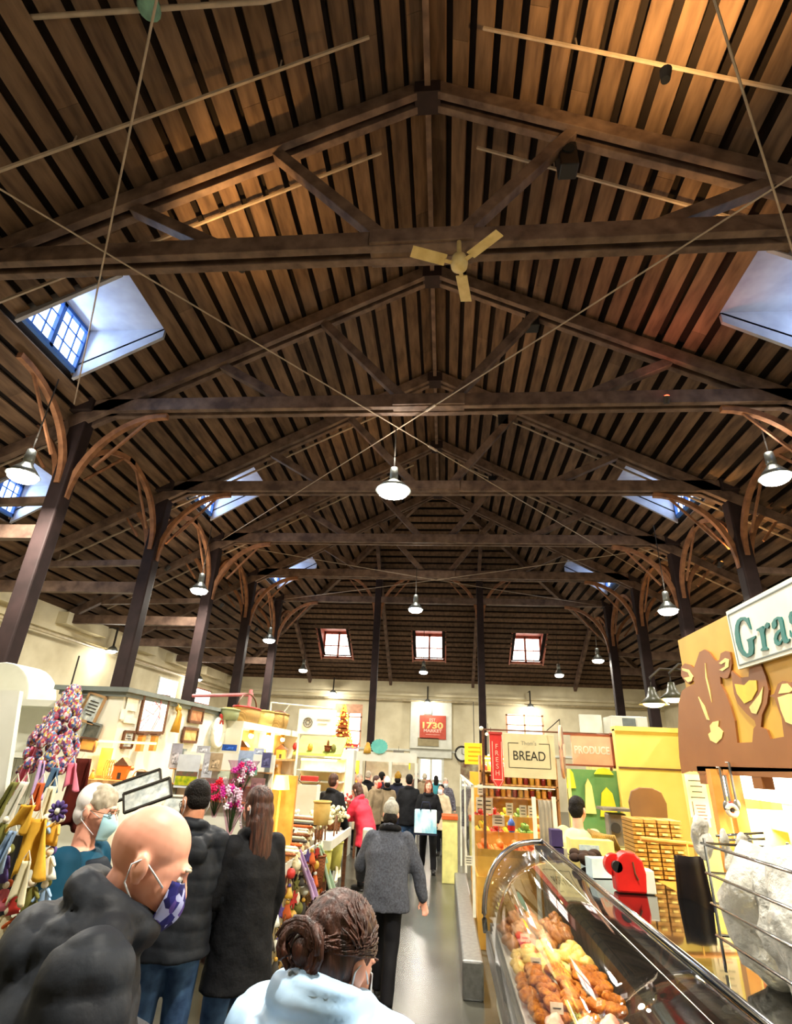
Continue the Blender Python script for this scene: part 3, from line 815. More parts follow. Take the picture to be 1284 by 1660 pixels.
    # --- hair and headgear
    h = MB(); hm = hair_mat or m_hdark
    def he(c, r): h.ell(HCw + Hm @ (Vector(c) * s), tuple(v * s for v in r), Hm, 22, 16)
    hd = lambda p: .004 * mnoise.noise(p * 40) + .003 * mnoise.noise(Vector((p.x * 90, p.y * 90, p.z * 12)))
    hv = {3: .007, 2: .009, 1: .016}[lod]
    if hair == 'short':
        he((0, -.03, .05), (.084, .098, .088)); he((0, -.055, .0), (.08, .068, .08)); he((0, -.05, -.05), (.06, .05, .04))
        h.build('hair', hm, o, voxel=hv, sm=1, disp=hd)
    elif hair == 'crop':
        he((0, -.035, .046), (.0815, .093, .083)); he((0, -.05, .0), (.0775, .062, .07))
        h.build('hair', hm, o, voxel=hv, sm=1, disp=lambda p: .0015 * mnoise.noise(p * 60))
    elif hair in ('long', 'longer'):
        he((0, -.03, .05), (.088, .1, .09)); he((0, -.06, -.02), (.088, .07, .1))
        L2 = .5 if hair == 'longer' else .24
        ax = HC + Vector((0, -.07, -.05))
        h.loft([(T3(ax + Vector((0, -.01 - .03 * math.sin(k / 7 * 3), .06 - (L2 + .1) * k / 7))), (.088 - .02 * (k / 7) ** 2) * s * (.5 if k == 0 else 1), (.055 - .02 * k / 7) * s, TL) for k in range(8)][::-1], 20)
        for q in (-1, 1): h.capsule(HCw + Hm @ (Vector((q * .075, .0, .02)) * s), HCw + Hm @ (Vector((q * .085, -.02, -.16)) * s), .022 * s, .02 * s)
        h.build('hair', hm, o, voxel=hv, sm=1, disp=lambda p: .006 * mnoise.noise(Vector((p.x * 50, p.y * 50, p.z * 5))))
    elif hair == 'bun':
        he((0, -.03, .05), (.09, .106, .092)); he((0, -.06, -.0), (.086, .072, .09)); he((0, -.065, -.06), (.062, .05, .045))
        h.build('hair', hm, o, voxel=hv, sm=1, disp=lambda p: .005 * mnoise.noise(Vector((p.x * 30, p.y * 60, p.z * 30))))
        bn = MB(); C0 = Vector((0, -.13, -.0))
        random.seed(11)
        for i in range(46):
            ph = random.uniform(0, 6.28); tl = random.uniform(-.5, .5); rr_ = random.uniform(.028, .052); pts = []
            for k in range(9):
                t_ = ph + k * .55; pts.append(HCw + Hm @ ((C0 + Vector((rr_ * math.cos(t_) * 1.15, -.012 + .03 * math.sin(t_ * .5 + tl) + tl * .02, rr_ * math.sin(t_)))) * s))
            bn.tube(pts, .0075 * s, 6)
        bn.ell(HCw + Hm @ (C0 * s), .035 * s, Hm)
        bn.build('hair_bun', hm, o, smooth=True)
        st = MB()
        for i in range(240):
            az = random.uniform(-2.5, 2.5); el0 = random.uniform(.0, 1.4)
            pts = []
            for k in range(7):
                t_ = k / 6
                a_ = az * (1 - t_ * .75); e_ = el0 * (1 - t_) + .0 * t_
                # from the hairline over the skull back to the bun
                d = Vector((math.sin(az * (1 - t_)) * math.cos(e_), math.cos(az * (1 - t_) + math.pi * 0) * math.cos(e_) * (1 - t_) - t_ * 1.0, math.sin(e_)))
                d.normalize(); rr_ = 1.03 + random.uniform(-.0, .03)
                pts.append(HCw + Hm @ (Vector((d.x * .09 * rr_, -.03 + d.y * .105 * rr_, .045 + d.z * .094 * rr_ - .045 * t_)) * s))
            if pts[0] is not None and (Hm.inverted() @ (pts[0] - HCw)).y < .075 * s: st.tube(pts, [.0018, .003, .003, .003, .003, .0025, .0015], 4)
        st.build('hair_strands', hm, o, smooth=True)
    if hair == 'beanie':
        he((0, -.022, .055), (.09, .108, .1)); he((0, -.03, .15), (.04, .045, .03))
        h.build('knit_hat', hair_mat, o, voxel=hv, sm=1)
        h2 = MB(); h2.ell(HCw + Hm @ (Vector((0, -.05, -.04)) * s), (.083 * s, .07 * s, .075 * s), Hm); h2.build('hair', m_hdark, o, voxel=hv, disp=hd)
        h3 = MB(); h3.tube([T3(S((.09 * math.cos(t_), .09 * math.sin(t_), 1.5))) for t_ in [2 * math.pi * i / 14 for i in range(15)]], .04 * s, 10); h3.build('scarf', m_coatk, o, voxel=.014, sm=2)
    if hair == 'cap':
        he((0, .0, .05), (.078, .088, .082)); h.build('hair', m_hgrey, o, voxel=hv, sm=1, disp=hd)
        k = MB(); k.ell(HCw + Hm @ (Vector((0, -.045, .045)) * s), (.082 * s, .078 * s, .085 * s), Hm, 24, 16); k.ell(HCw + Hm @ (Vector((0, -.06, -.02)) * s), (.07 * s, .055 * s, .065 * s), Hm, 24, 16)
        k.build('prayer_cap', m_capw, o, voxel=.008, sm=2)
    # --- mask, ear loops, spectacles
    if mask:
        def mf(u, v):
            az = (u - .5) * 2.15; z = .0 - .125 * v
            bulge = 1 + .10 * math.sin(math.pi * v) * math.cos(az)
            rx = .074 - .016 * abs(v - .3); ry = .066 + .03 * math.sin(math.pi * min(v * 1.1, 1)) * math.cos(az) ** 2
            return HCw + Hm @ (Vector((rx * math.sin(az) * bulge, .036 + ry * math.cos(az), z)) * s)
        mo = MB().sheet(mf, 22, 14, .002).build('face_mask', mask, o, smooth=True)
        for q in (-1, 1):
            MB().tube([HCw + Hm @ (Vector(p) * s) for p in ((q * .064, .055, -.02), (q * .079, .02, -.002), (q * .087, -.02, .016), (q * .088, -.038, -.004), (q * .085, -.03, -.04), (q * .078, .012, -.07), (q * .06, .05, -.1))], .0022 * s, 6).build('ear_loop', m_maskw, o, smooth=True)
    if glasses:
        g = MB(); ln = MB()
        for q in (-1, 1):
            g.tube([HCw + Hm @ (Vector((q * .032 + .023 * math.cos(t_), .105 - .012 * abs(math.cos(t_)), .0 + .017 * math.sin(t_))) * s) for t_ in [2 * math.pi * i / 14 for i in range(15)]], .0017 * s, 5)
            ln.lathe([(.021 * s, 0), (.021 * s, .001)], HCw + Hm @ (Vector((q * .032, .1, 0)) * s), 14, Hm @ Matrix.Rotation(R(90), 3, 'X'))
            g.tube([HCw + Hm @ (Vector(p) * s) for p in ((q * .056, .096, .003), (q * .08, .05, .005), (q * .086, -.02, .008))], .0018 * s, 5)
        g.tube([HCw + Hm @ (Vector(p) * s) for p in ((-.01, .107, .003), (.01, .107, .003))], .0018 * s, 5)
        go = g.build('spectacles', m_wire, o, smooth=True); ln.build('lens', m_lens, go)
    if extra: extra(o, T3, S, TR, HCw, Hm, s, arms)
    return o
# foreground
person('bald man in a black hooded coat and navy patterned face mask, looking down', -1.03, 1.58, 62, 1.93, lean=17, hp=24, hy=4, nk=.045,
       armL=((.3, .1, -1), (-.1, .9, -.35)), armR=((.3, .15, -1), (-.2, .9, -.3)), coat='coat', coat_mat=m_coatb, hem=.62, puff=.045, hood=True,
       trousers=m_jean, hair=None, hair_mat=m_hgrey, mask=m_maskn, lod=3, wide=1.28, quilt=.008)
person('woman with messy brown hair bun and pale blue puffy jacket, close in front', -.3, 1.55, 22, 1.74, lean=6, hp=20, nk=.07, hy=10, hroll=6,
       armL=((.3, .2, -1), (-.2, .8, -.4)), armR=((.3, .2, -1), (-.2, .8, -.4)), coat='puffy_jacket', coat_mat=m_lblue, hem=.8, puff=.06, hood=True,
       trousers=m_jean, hair='bun', hair_mat=m_hbrown, mask=m_maskw, lod=3, quilt=.008)
person('vendor with white prayer cap, spectacles, pale blue mask and teal dress', -1.98, 3.25, 84, 1.79, lean=4, hp=8,
       armL=((.35, .1, -1), (0, .3, -1)), armR=((.35, .1, -1), (0, .3, -1)), coat='dress_bodice', coat_mat=m_teal, hem=.8, puff=.03,
       skirt=m_teal, hair='cap', mask=m_mask, glasses=True, lod=3, collar=False,
       extra=lambda o, T3, S, TR, HC, Hm, s, arms: MB().loft([(T3(S((0, .03, z))), rx * s, ry * s, TR) for z, rx, ry in ((1.0, .12, .16), (1.2, .13, .175), (1.36, .14, .15), (1.42, .1, .1))], 20).build('cape', m_cape, o, voxel=.014, sm=2))
person('man with dark cropped hair, glasses and long black quilted coat, back turned', -1.66, 3.95, -22, 1.8, lean=3, hp=20, hy=-30,
       armL=((.25, .1, -1), (-.2, .9, -.3)), armR=((.25, .05, -1), (-.1, .4, -1)), coat='quilted_coat', coat_mat=m_coatb, hem=.84, puff=.03, hood=True,
       trousers=m_jean, hair='crop', hair_mat=m_hdark, mask=m_maskw, glasses=True, lod=3, quilt=.006, skin=m_skin2, wide=1.05)
person('woman with very long straight brown hair and long black coat', -1.3, 4.2, -50, 1.76, hp=8, hy=-10,
       armL=((.2, .1, -1), (-.1, .8, -.5)), armR=((.15, 0, -1), (0, .3, -1)), coat='long_coat', coat_mat=m_coatk, hem=.66, puff=.015,
       trousers=m_jean, hair='longer', hair_mat=m_hbrown, mask=m_maskw, lod=2)
person('walker in charcoal sweater and pale grey knit hat, seen from behind in the aisle', -.55, 6.1, 2, 1.6, lean=16, hp=14,
       armL=((.35, .1, -1), (.1, .9, -.6)), armR=((.4, -.1, -1), (.25, .05, -1)), feet=((-.07, .22), (.07, -.2)), coat='sweater', coat_mat=m_grey, hem=.78, puff=.03,
       trousers=m_blk, hair='beanie', hair_mat=m_greyl, lod=2, wide=1.12)
person('shopper in coral pink jacket bending over the left table', -1.33, 10.6, -65, 1.6, lean=22, hp=25,
       armL=((.2, .5, -1), (-.1, 1, -.2)), armR=((.2, .5, -1), (-.1, 1, -.2)), coat='jacket', coat_mat=m_pink, hem=.68, puff=.03,
       trousers=m_blk, hair='long', hair_mat=m_hbrown, lod=2)
def tote(o, T3, S, TR, HC, Hm, s, arms):
    c = T3((-.0, .27, .93)); F = TR
    m_tote = mat('tote_print', (150, 200, 224), (210, 228, 232), rough=.7, scale=5, stretch=(1, 1, .5))
person('woman with reddish brown long hair and black jacket walking toward the viewer', -.33, 12.6, 178, 1.6, hp=2,
       armL=((.25, .1, -1), (-.2, .6, -.6)), armR=((.25, .1, -1), (-.5, .5, -.2)), feet=((-.12, .25), (.12, -.22)), coat='jacket', coat_mat=m_coatk, hem=.8, puff=.02,
       trousers=m_blk, hair='long', hair_mat=mat('hair_auburn', (130, 70, 40), (84, 42, 24), rough=.5, scale=30), lod=2)
# the crowd in the aisle beyond
m_hgold = mat('hair_gold', (170, 130, 40), (130, 96, 30), rough=.6, scale=20)
m_tan = mat('coat_tan', (150, 132, 104), (120, 104, 80), rough=.8, scale=8)
m_cream = mat('coat_cream', (214, 196, 164), (190, 170, 138), rough=.8, scale=8)
m_navy = mat('coat_navy', (34, 38, 56), (24, 26, 40), rough=.7)
m_green = mat('coat_green', (66, 110, 100), (48, 84, 78), rough=.8)
m_brown = mat('coat_brown', (96, 72, 60), (70, 52, 42), rough=.8)
m_maskr = mat('mask_red', (220, 66, 56), rough=.7)
CR = [(538, 1255, 10.17, 20, 'black jacket and auburn hair, behind the first left table', m_coatk, 'short', m_hbrown, None),
      (568, 1250, 15.2, 100, 'green jacket at the far end of the left tables', m_green, 'short', m_hdark, None),
      (583, 1255, 14.8, 150, 'cream top just left of the coral jacket', m_cream, 'short', m_hgrey, None),
      (596, 1250, 15.5, 10, 'black coat behind the left tables, left of the red mask', m_coatk, 'crop', m_hgrey, None),
      (608, 1258, 13.2, 120, 'tan jacket and red face mask', m_tan, 'short', m_hbrown, m_maskr),
      (618, 1252, 15.1, 30, 'navy coat just behind the red-masked shopper', m_navy, 'short', m_hdark, None),
      (628, 1262, 14.3, -20, 'grey-brown long coat and white hood in mid aisle', m_tan, 'beanie', m_capw, None),
      (645, 1254, 14.6, 5, 'dark purple coat and golden yellow hat', m_navy, 'beanie', m_hgold, None),
      (664, 1256, 13.0, -5, 'black coat and dark hair, back turned in mid aisle', m_coatk, 'short', m_hdark, None),
      (716, 1272, 14.6, 200, 'cream coat and black hair, right of the tote bag', m_cream, 'short', m_hdark, m_maskw),
      (688, 1254, 19.5, 10, 'grey coat before the lit far door', m_tan, 'short', m_hgrey, None),
      (675, 1252, 21.5, 180, 'brown coat far down the aisle, left of the far door', m_brown, 'short', m_hdark, None),
      (707, 1258, 20.5, 0, 'teal-blue coat far down the aisle', mat('coat_aqua', (60, 140, 150), rough=.8), 'long', m_hdark, None),
      (655, 1249, 22.0, 40, 'navy coat near the far door, left side', m_navy, 'crop', m_hdark, None),
      (722, 1262, 17.0, 170, 'patterned grey coat by the right stall front', mat('coat_speckled', (120, 120, 130), (60, 50, 60), rough=.8, scale=30), 'short', m_hgrey, m_maskw),
      (600, 1251, 21.0, 90, 'red-brown coat at the far left of the crowd', m_brown, 'long', m_hbrown, None),
      (635, 1251, 20.0, 180, 'cream coat far back in the middle of the crowd', m_cream, 'short', m_hdark, None)]
for i, (px, py, Y_, a, lab, cm, hs, hm_, mk) in enumerate(CR):
    p = at(px, py, Y=Y_); random.seed(100 + i)
    st = random.uniform(.03, .14) * random.choice((-1, 1))
    person('person in %s' % lab, p.x, p.y, a, max(1.45, min(1.75, p.z)), lean=random.uniform(0, 8), hp=random.uniform(0, 15), coat='coat', coat_mat=cm, hem=random.choice((.62, .75, .45)),
           feet=((-.1, st), (.1, -st)), puff=.02, trousers=random.choice((m_blk, m_jean, m_blk)), hair=hs, hair_mat=hm_, mask=mk, lod=1, group='shoppers crowding the far aisle')
# vendor behind the right stalls
p = at(930, 1297, Y=6.5)
person('vendor in pale yellow shirt with tied dark hair behind the bread stall', p.x, p.y, 35, 1.7, lean=6, hp=12, armL=((.3, .2, -1), (-.1, .8, -.5)), armR=((.3, .2, -1), (-.1, .8, -.5)),
       coat='shirt', coat_mat=mat('shirt_pale_yellow', (226, 220, 160), (206, 198, 136), rough=.8), hem=.85, puff=.02, trousers=m_blk, hair='short', hair_mat=m_hdark, lod=2, collar=False)

p = at(292, 1648, Y=1.15)
person('person with sandy brown hair whose crown just shows at the bottom edge', p.x, p.y - .03, 10, p.z - .055, hp=6, coat='coat', coat_mat=m_tan, hem=.7, puff=.02, trousers=m_jean, hair='short', hair_mat=mat('hair_sandy', (190, 150, 100), (150, 112, 70), rough=.6, scale=50), lod=2)
# ================================================================== LEFT STALLS
def C(name, r, g, b, **k): return mat(name, (r, g, b), **k)
m_wood = mat('pine_wood', (196, 146, 88), (160, 112, 62), rough=.5, kind='wave', scale=3, stretch=(1, 6, 6))
m_dkwood = mat('dark_wood', (110, 70, 42), (78, 48, 28), rough=.5, scale=6, stretch=(1, 5, 5))
m_gold = mat('gold_paint', (214, 168, 60), (170, 126, 40), rough=.4)
m_amberw = mat('amber_wood', (226, 164, 78), (202, 134, 52), rough=.5, scale=8)
m_paper = mat('paper_cream', (232, 222, 200), (214, 204, 180), rough=.8, scale=10)
m_greytrim = mat('grey_trim', (120, 128, 124), rough=.6)
m_wick = mat('wicker', (196, 160, 92), (136, 100, 52), rough=.7, kind='checker', scale=70, bump=.4)
m_wickd = mat('wicker_dark', (140, 84, 48), (96, 54, 30), rough=.7, kind='checker', scale=60, bump=.4)
m_red = C('red_paint', 196, 52, 46, rough=.5)
m_rose = C('rose_metal', 200, 110, 110, rough=.5)
m_line = C('ink_dark', 60, 56, 50, rough=.7)
def board(name, mb, m_, label, cat, base, **k):
    return tag(mb.build(name, m_, base=base, **k), label, cat)
# white partition wall with a stepped grey cornice: one leg faces us, the other runs along the aisle
t = thing('stall_partition', 'white stall partition with grey cornice, hung with framed pictures', 'partition', (-3.0, 5.1, 0))
MB().b2(-3.6, -3.0, 5.1, 5.2, 0, 2.47).build('end_panel', m_white, t)
MB().b2(-3.1, -3.0, 5.2, 9.6, 0, 2.45).build('side_panel', m_white, t)
k = MB(); k.b2(-3.68, -2.94, 5.04, 5.26, 2.46, 2.5); k.b2(-3.16, -2.94, 5.26, 9.7, 2.46, 2.5); k.b2(-3.64, -2.97, 5.07, 5.23, 2.42, 2.46); k.b2(-3.13, -2.97, 5.23, 9.65, 2.42, 2.46)
k.build('cornice', m_greytrim, t)
t = thing('stall_partition', 'plain cream stall wall at the left edge below the round top', 'partition', (-4.6, 5.6, 0))
MB().b2(-5.9, -3.62, 5.6, 5.7, 0, 2.32).build('panel', m_white, t)
MB().b2(-5.9, -3.6, 5.3, 5.7, 2.32, 2.38).build('top_board', m_white, t)
MB().b2(-5.2, -3.7, 5.2, 5.6, 1.86, 1.9).build('shelf_board', m_white, t)
bb = MB()
for i in range(22): bb.b2(-5.0 + i * .07, -4.935 + i * .07, 5.56, 5.6, .6, 1.84)
bb.build('beadboard', m_white, t)
c_ = at(30, 1060, Y=6.2); rt = MB()
o_ = [(-.42, 0)] + [(.42 * math.cos(math.pi - a * math.pi / 14), 2.42 - .0 + .42 * math.sin(a * math.pi / 14)) for a in range(15)] + [(.42, 0)]
rt.prism(o_, .5, (c_.x - .05, 6.6, 0), (1, 0, 0), (0, 0, 1)); board('storage_cabinet', rt, m_white, 'tall white round-topped cabinet at the left edge behind the stalls', 'cabinet', (c_.x, 6.4, 0), bevel=.02)
a = at(0, 1112, Y=3.9); b = at(30, 1112, Y=3.9)
q = [at(0, 1115, Y=3.9), at(32, 1120, Y=3.9), at(14, 1240, Y=3.9), at(0, 1330, Y=3.9)]
pl = MB(); pl.prism([(-4.4, 0), (q[3].x - .02, 0), (q[3].x, q[3].z), (q[2].x, q[2].z), (q[1].x, q[1].z), (-4.4, q[1].z + .02)], .04, (0, 3.94, 0), (1, 0, 0), (0, 0, 1))
board('side_screen', pl, m_white, 'slanting cream side screen at the very left edge', 'screen', (-3.9, 3.9, 0))
# --- framed things
def framed(label, p, w, h, nrm, mframe, mpic, fw=.02, tilt=0., cat='picture', name='framed_picture', group=None, mount=None, lines=None):
    nrm = Vector(nrm).normalized(); ux = ZUP.cross(nrm).normalized() if abs(nrm.z) < .9 else Vector((1, 0, 0)); uy = nrm.cross(ux)
    if tilt:
        Rm = Matrix.Rotation(R(tilt), 3, nrm); ux = Rm @ ux; uy = Rm @ uy
    o = thing(name, label, cat, p, 0, group); p = Vector(p)
    f = MB()
    for sx in (-1, 1): f.prism([(sx * w / 2 - fw / 2, -h / 2), (sx * w / 2 + fw / 2, -h / 2), (sx * w / 2 + fw / 2, h / 2), (sx * w / 2 - fw / 2, h / 2)], .022, p, ux, uy)
    for sy in (-1, 1): f.prism([(-w / 2, sy * h / 2 - fw / 2), (w / 2, sy * h / 2 - fw / 2), (w / 2, sy * h / 2 + fw / 2), (-w / 2, sy * h / 2 + fw / 2)], .024, p, ux, uy)
    f.build('frame', mframe, o)
    MB().prism([(-w / 2, -h / 2), (w / 2, -h / 2), (w / 2, h / 2), (-w / 2, h / 2)], .01, p, ux, uy).build('picture_panel', mount or mpic, o)
    if mount: MB().prism([(-w * .36, -h * .36), (w * .36, -h * .36), (w * .36, h * .36), (-w * .36, h * .36)], .014, p, ux, uy).build('print', mpic, o)
    if lines:
        l = MB(); random.seed(len(label))
        for i in range(lines):
            yy = h * (.3 - .6 * (i + .5) / lines); ww = w * random.uniform(.15, .3)
            l.prism([(-ww, yy - h * .018), (ww, yy - h * .018), (ww, yy + h * .018), (-ww, yy + h * .018)], .017, p, ux, uy)
        l.build('writing', m_line, o)
    return o
XW = -2.985; YW = 5.085
m_sketch = mat('sketch_print', (222, 226, 216), (150, 160, 160), rough=.7, scale=22)
m_bw = mat('photo_grey', (120, 116, 112), (60, 60, 60), rough=.5, scale=20)
m_mirror = mat('mirror_dark', (96, 96, 84), (46, 50, 44), rough=.2, scale=14)
framed('tilted wood-framed sampler print on the white end panel of the stall', at(150, 1148, Y=YW), .17, .24, (0, -1, 0), mat('oak_frame', (176, 140, 96), rough=.5), m_sketch, .02, -14, lines=5)
framed('narrow dark-framed photograph at the cornice corner, left of the sampler', at(112, 1140, Y=YW - .12), .12, .26, (.35, -1, 0), m_greytrim, m_bw, .02, -6)
framed('dark mirror-like picture below the tilted sampler', at(150, 1185, Y=YW), .15, .13, (0, -1, 0), m_greytrim, m_mirror, .014, -10)
framed('small orange picture in a dark frame at the left end of the lit shelf', at(143, 1207, Y=4.95), .15, .1, (0, -1, 0), m_dkwood, m_amberw, .018, -4)
sg = framed('backlit stained glass panel in a rose frame on the aisle side of the partition', at(248, 1157, X=XW), .52, .36, (1, 0, 0), m_dkwood, mat('stained_glass', (255, 250, 220), emit=1.6, kind='voronoi', scale=14, colors=[(255, 252, 235), (250, 246, 200), (240, 236, 225), (255, 255, 255), (248, 226, 200)]), .03, 2)
ld = MB(); p0 = at(248, 1157, X=XW + .02); random.seed(5)
for i in range(9):
    a_ = random.uniform(0, 6.28); y0_, z0_ = random.uniform(-.15, .15), random.uniform(-.1, .1)
    ld.bar(p0 + Vector((0, y0_ - .09 * math.cos(a_), z0_ - .09 * math.sin(a_))), p0 + Vector((0, y0_ + .09 * math.cos(a_), z0_ + .09 * math.sin(a_))), .006, .006)
ld.build('lead_lines', m_rose, sg)
framed('upper of two small wood-framed carvings on the partition', at(317, 1160, X=XW), .36, .15, (1, 0, 0), m_dkwood, mat('carving', (190, 140, 100), (150, 100, 66), scale=12), .03)
framed('lower of two small wood-framed carvings on the partition', at(307, 1192, X=XW), .38, .14, (1, 0, 0), m_dkwood, mat('carving_gold', (220, 190, 130), (190, 150, 90), scale=12), .03)
framed('wood-framed print near the partition corner, under the paper sheets', at(206, 1199, X=XW), .13, .14, (1, -.2, 0), m_dkwood, m_sketch, .02, 0, lines=4)
for i, (px, py, w, h) in enumerate([(215, 1138, .2, .16), (200, 1158, .1, .09), (211, 1168, .22, .05)]):
    q = at(px, py, X=XW + .002 * i); o = MB().b2(q.x, q.x + .003, q.y - w / 2, q.y + w / 2, q.z - h / 2, q.z + h / 2).build('paper_notice', m_paper, base=q)
    tag(o, ['large pale paper sheet pinned high on the partition corner', 'small pinkish note overlapping the large sheet', 'long paper strip below the sheets'][i], 'notice')
# gold dried-flower bag, oval wreath with red bow, corn tassel
def tassel(label, p, h, w, m_, cat='hanging'):
    o = thing('dried_bundle', label, cat, p); b = MB(); random.seed(int(p[1] * 100)); p = Vector(p)
    for i in range(26):
        a = random.uniform(0, 6.28); r_ = random.uniform(0, w)
        b.tube([p + Vector((0.01, 0, h * .45)), p + Vector((.02 + .3 * r_, r_ * math.cos(a) * .5, h * .1)), p + Vector((.03, r_ * math.cos(a), -h * .5))], [.006, .012, .016], 6)
    b.build('stalks', m_, o, smooth=True)
    MB().ell(p + Vector((.02, 0, h * .3)), (.03, .05, .035)).build('bow', m_gold, o, smooth=True)
    MB().tube([p + ZUP * h * .45, p + ZUP * (h * .62)], .004, 5).build('hanging_loop', m_paper, o)
tassel('gold bundle of dried grass hanging right of the stained glass', at(284, 1163, X=XW + .03), .3, .09, m_gold)
tassel('thin dried bundle hanging from the cornice right of the oval wreath', at(403, 1165, X=XW + .03), .3, .1, mat('straw', (200, 160, 110), (160, 120, 80), rough=.8))
wq = at(352, 1187, X=XW + .02); o = thing('oval_wreath', 'white oval wreath with a red bow on the partition', 'wreath', wq)
MB().tube([wq + Vector((.02, .2 * math.cos(t_), .17 * math.sin(t_))) for t_ in [2 * math.pi * i / 24 for i in range(25)]], .03, 8).build('ring', m_white, o, smooth=True)
MB().ell(wq, (.012, .18, .15)).build('plate', mat('wreath_plate_glow', (255, 252, 240), emit=.7), o, smooth=True)  # plate glows by itself, brightness put into its material
bw_ = MB()
for q in (-1, 1): bw_.ell(wq + Vector((.04, q * .05, .19)), (.02, .05, .03), Matrix.Rotation(q * .5, 3, 'X')); bw_.bar(wq + Vector((.04, q * .01, .18)), wq + Vector((.04, q * .05, .1)), .02, .01)
bw_.build('red_bow', m_red, o, smooth=True)
# --- lit shelf of wooden gifts
t = thing('wall_shelf', 'amber-lit wooden wall shelf of gifts over the vendor in teal', 'shelf', (-2.85, 4.9, 1.72))
MB().b2(-3.14, -2.5, 4.78, 5.09, 1.70, 1.735).build('board', m_wood, t)
br_ = MB()
for xx in (-3.1, -2.55): br_.prism([(0, 0), (-.22, 0), (0, -.2)], .02, (xx, 5.09, 1.7), (0, 1, 0), (0, 0, 1))
br_.build('brackets', m_wood, t)
MB().b2(-3.1, -2.54, 4.98, 5.0, 2.02, 2.04).build('light_strip', mat('warm_strip', (255, 200, 110), emit=6, ecol=(255, 190, 90)), t)
area('shelf_light', (-2.82, 4.93, 2.03), .5, 7, (1, .68, .25), (0, -.2, -1), sy=.08)
def gift(name, label, p, fn, cat):
    o = thing(name, label, cat, p); fn(o, Vector(p)); return o
def house(o, p, m1, m2, s=.1):
    MB().box(p + ZUP * s * .45, (s, s * .6, s * .9)).build('body', m1, o)
    MB().prism([(-s * .6, 0), (s * .6, 0), (0, s * .55)], s * .7, p + Vector((0, s * .35, s * .9)), (1, 0, 0), (0, 0, 1)).build('roof', m2, o)
    MB().box(p + Vector((0, -s * .31, s * .25)), (s * .25, .006, s * .4)).build('door', m_line, o)
def figure(o, p, m1, m2, s=.1):
    MB().lathe([(s * .35, 0), (s * .4, s * .1), (s * .22, s * .7), (s * .1, s * .9)], p, 14).build('gown', m1, o, smooth=True)
    MB().ell(p + ZUP * s * 1.05, s * .2).build('head', m2, o, smooth=True)
def bowl(o, p, m1, s=.1):
    MB().lathe([(s * .4, 0), (s * .5, s * .02), (s, s * .5), (s * .94, s * .5), (s * .45, s * .06)], p, 20).build('basin', m1, o, smooth=True)
    MB().tube([p + Vector((s * .95 * math.cos(a), 0, s * .5 + s * .7 * math.sin(a))) for a in [math.pi * i / 12 for i in range(13)]], s * .06, 6).build('handle', m1, o, smooth=True)
ZS = 1.737
gift('wooden_plaque', 'tall yellow plaque on the lit shelf, behind the loop ornaments', (-3.0, 5.03, ZS), lambda o, p: (MB().box(p + ZUP * .12, (.1, .02, .24)).build('panel', m_amberw, o), MB().box(p + Vector((0, .0, .01)), (.14, .05, .02)).build('foot', m_wood, o)), 'plaque')
gift('wire_ornament', 'looped gilt wire ornament in the middle of the lit shelf', (-2.88, 4.92, ZS), lambda o, p: ([MB().tube([p + Vector((.02 * k + .05 * math.sin(a) * .5, 0, .075 + .075 * -math.cos(a))) for a in [2 * math.pi * i / 14 for i in range(15)]], .004, 6).build('wire_loop', m_amberw, o, smooth=True) for k in (-1, 0, 1, 2)],), 'ornament')
gift('wooden_figure', 'small yellow figure at the left end of the lit shelf', (-3.08, 4.9, ZS), lambda o, p: figure(o, p, m_amberw, m_wood, .07), 'figurine')
gift('wooden_figure', 'second small yellow figure, beside the wire loops on the shelf', (-2.99, 4.88, ZS), lambda o, p: figure(o, p, m_gold, m_wood, .06), 'figurine')
gift('wooden_house', 'orange lantern house on the lit shelf', (-2.76, 4.93, ZS), lambda o, p: house(o, p, mat('orange_house', (236, 120, 40), rough=.6), m_dkwood, .12), 'ornament')
gift('wooden_figure', 'pale slender figure right of the orange house on the shelf', (-2.67, 4.92, ZS), lambda o, p: figure(o, p, m_paper, m_wood, .085), 'figurine')
gift('wooden_basket', 'wooden handled bowl hanging open over the shelf right end', (-2.57, 4.9, ZS), lambda o, p: bowl(o, p, m_wood, .07), 'basket')
gift('gift_box', 'dark box standing at the right end of the lit shelf', (-2.52, 4.84, ZS), lambda o, p: (MB().box(p + ZUP * .035, (.08, .08, .07)).build('carton', m_line, o), MB().box(p + ZUP * .072, (.085, .085, .006)).build('lid', m_dkwood, o)), 'box')
gift('lantern', 'narrow yellow-glass lantern under the stained glass, left one', at(228, 1205, X=-2.9), lambda o, p: (MB().box(p, (.05, .06, .14)).build('glass_body', m_amberw, o), MB().box(p + ZUP * .08, (.07, .08, .015)).build('cap', m_dkwood, o)), 'lantern')
gift('lantern', 'narrow yellow-glass lantern under the stained glass, right one', at(249, 1205, X=-2.9), lambda o, p: (MB().box(p, (.05, .06, .14)).build('glass_body', m_amberw, o), MB().box(p + ZUP * .08, (.07, .08, .015)).build('cap', m_dkwood, o)), 'lantern')
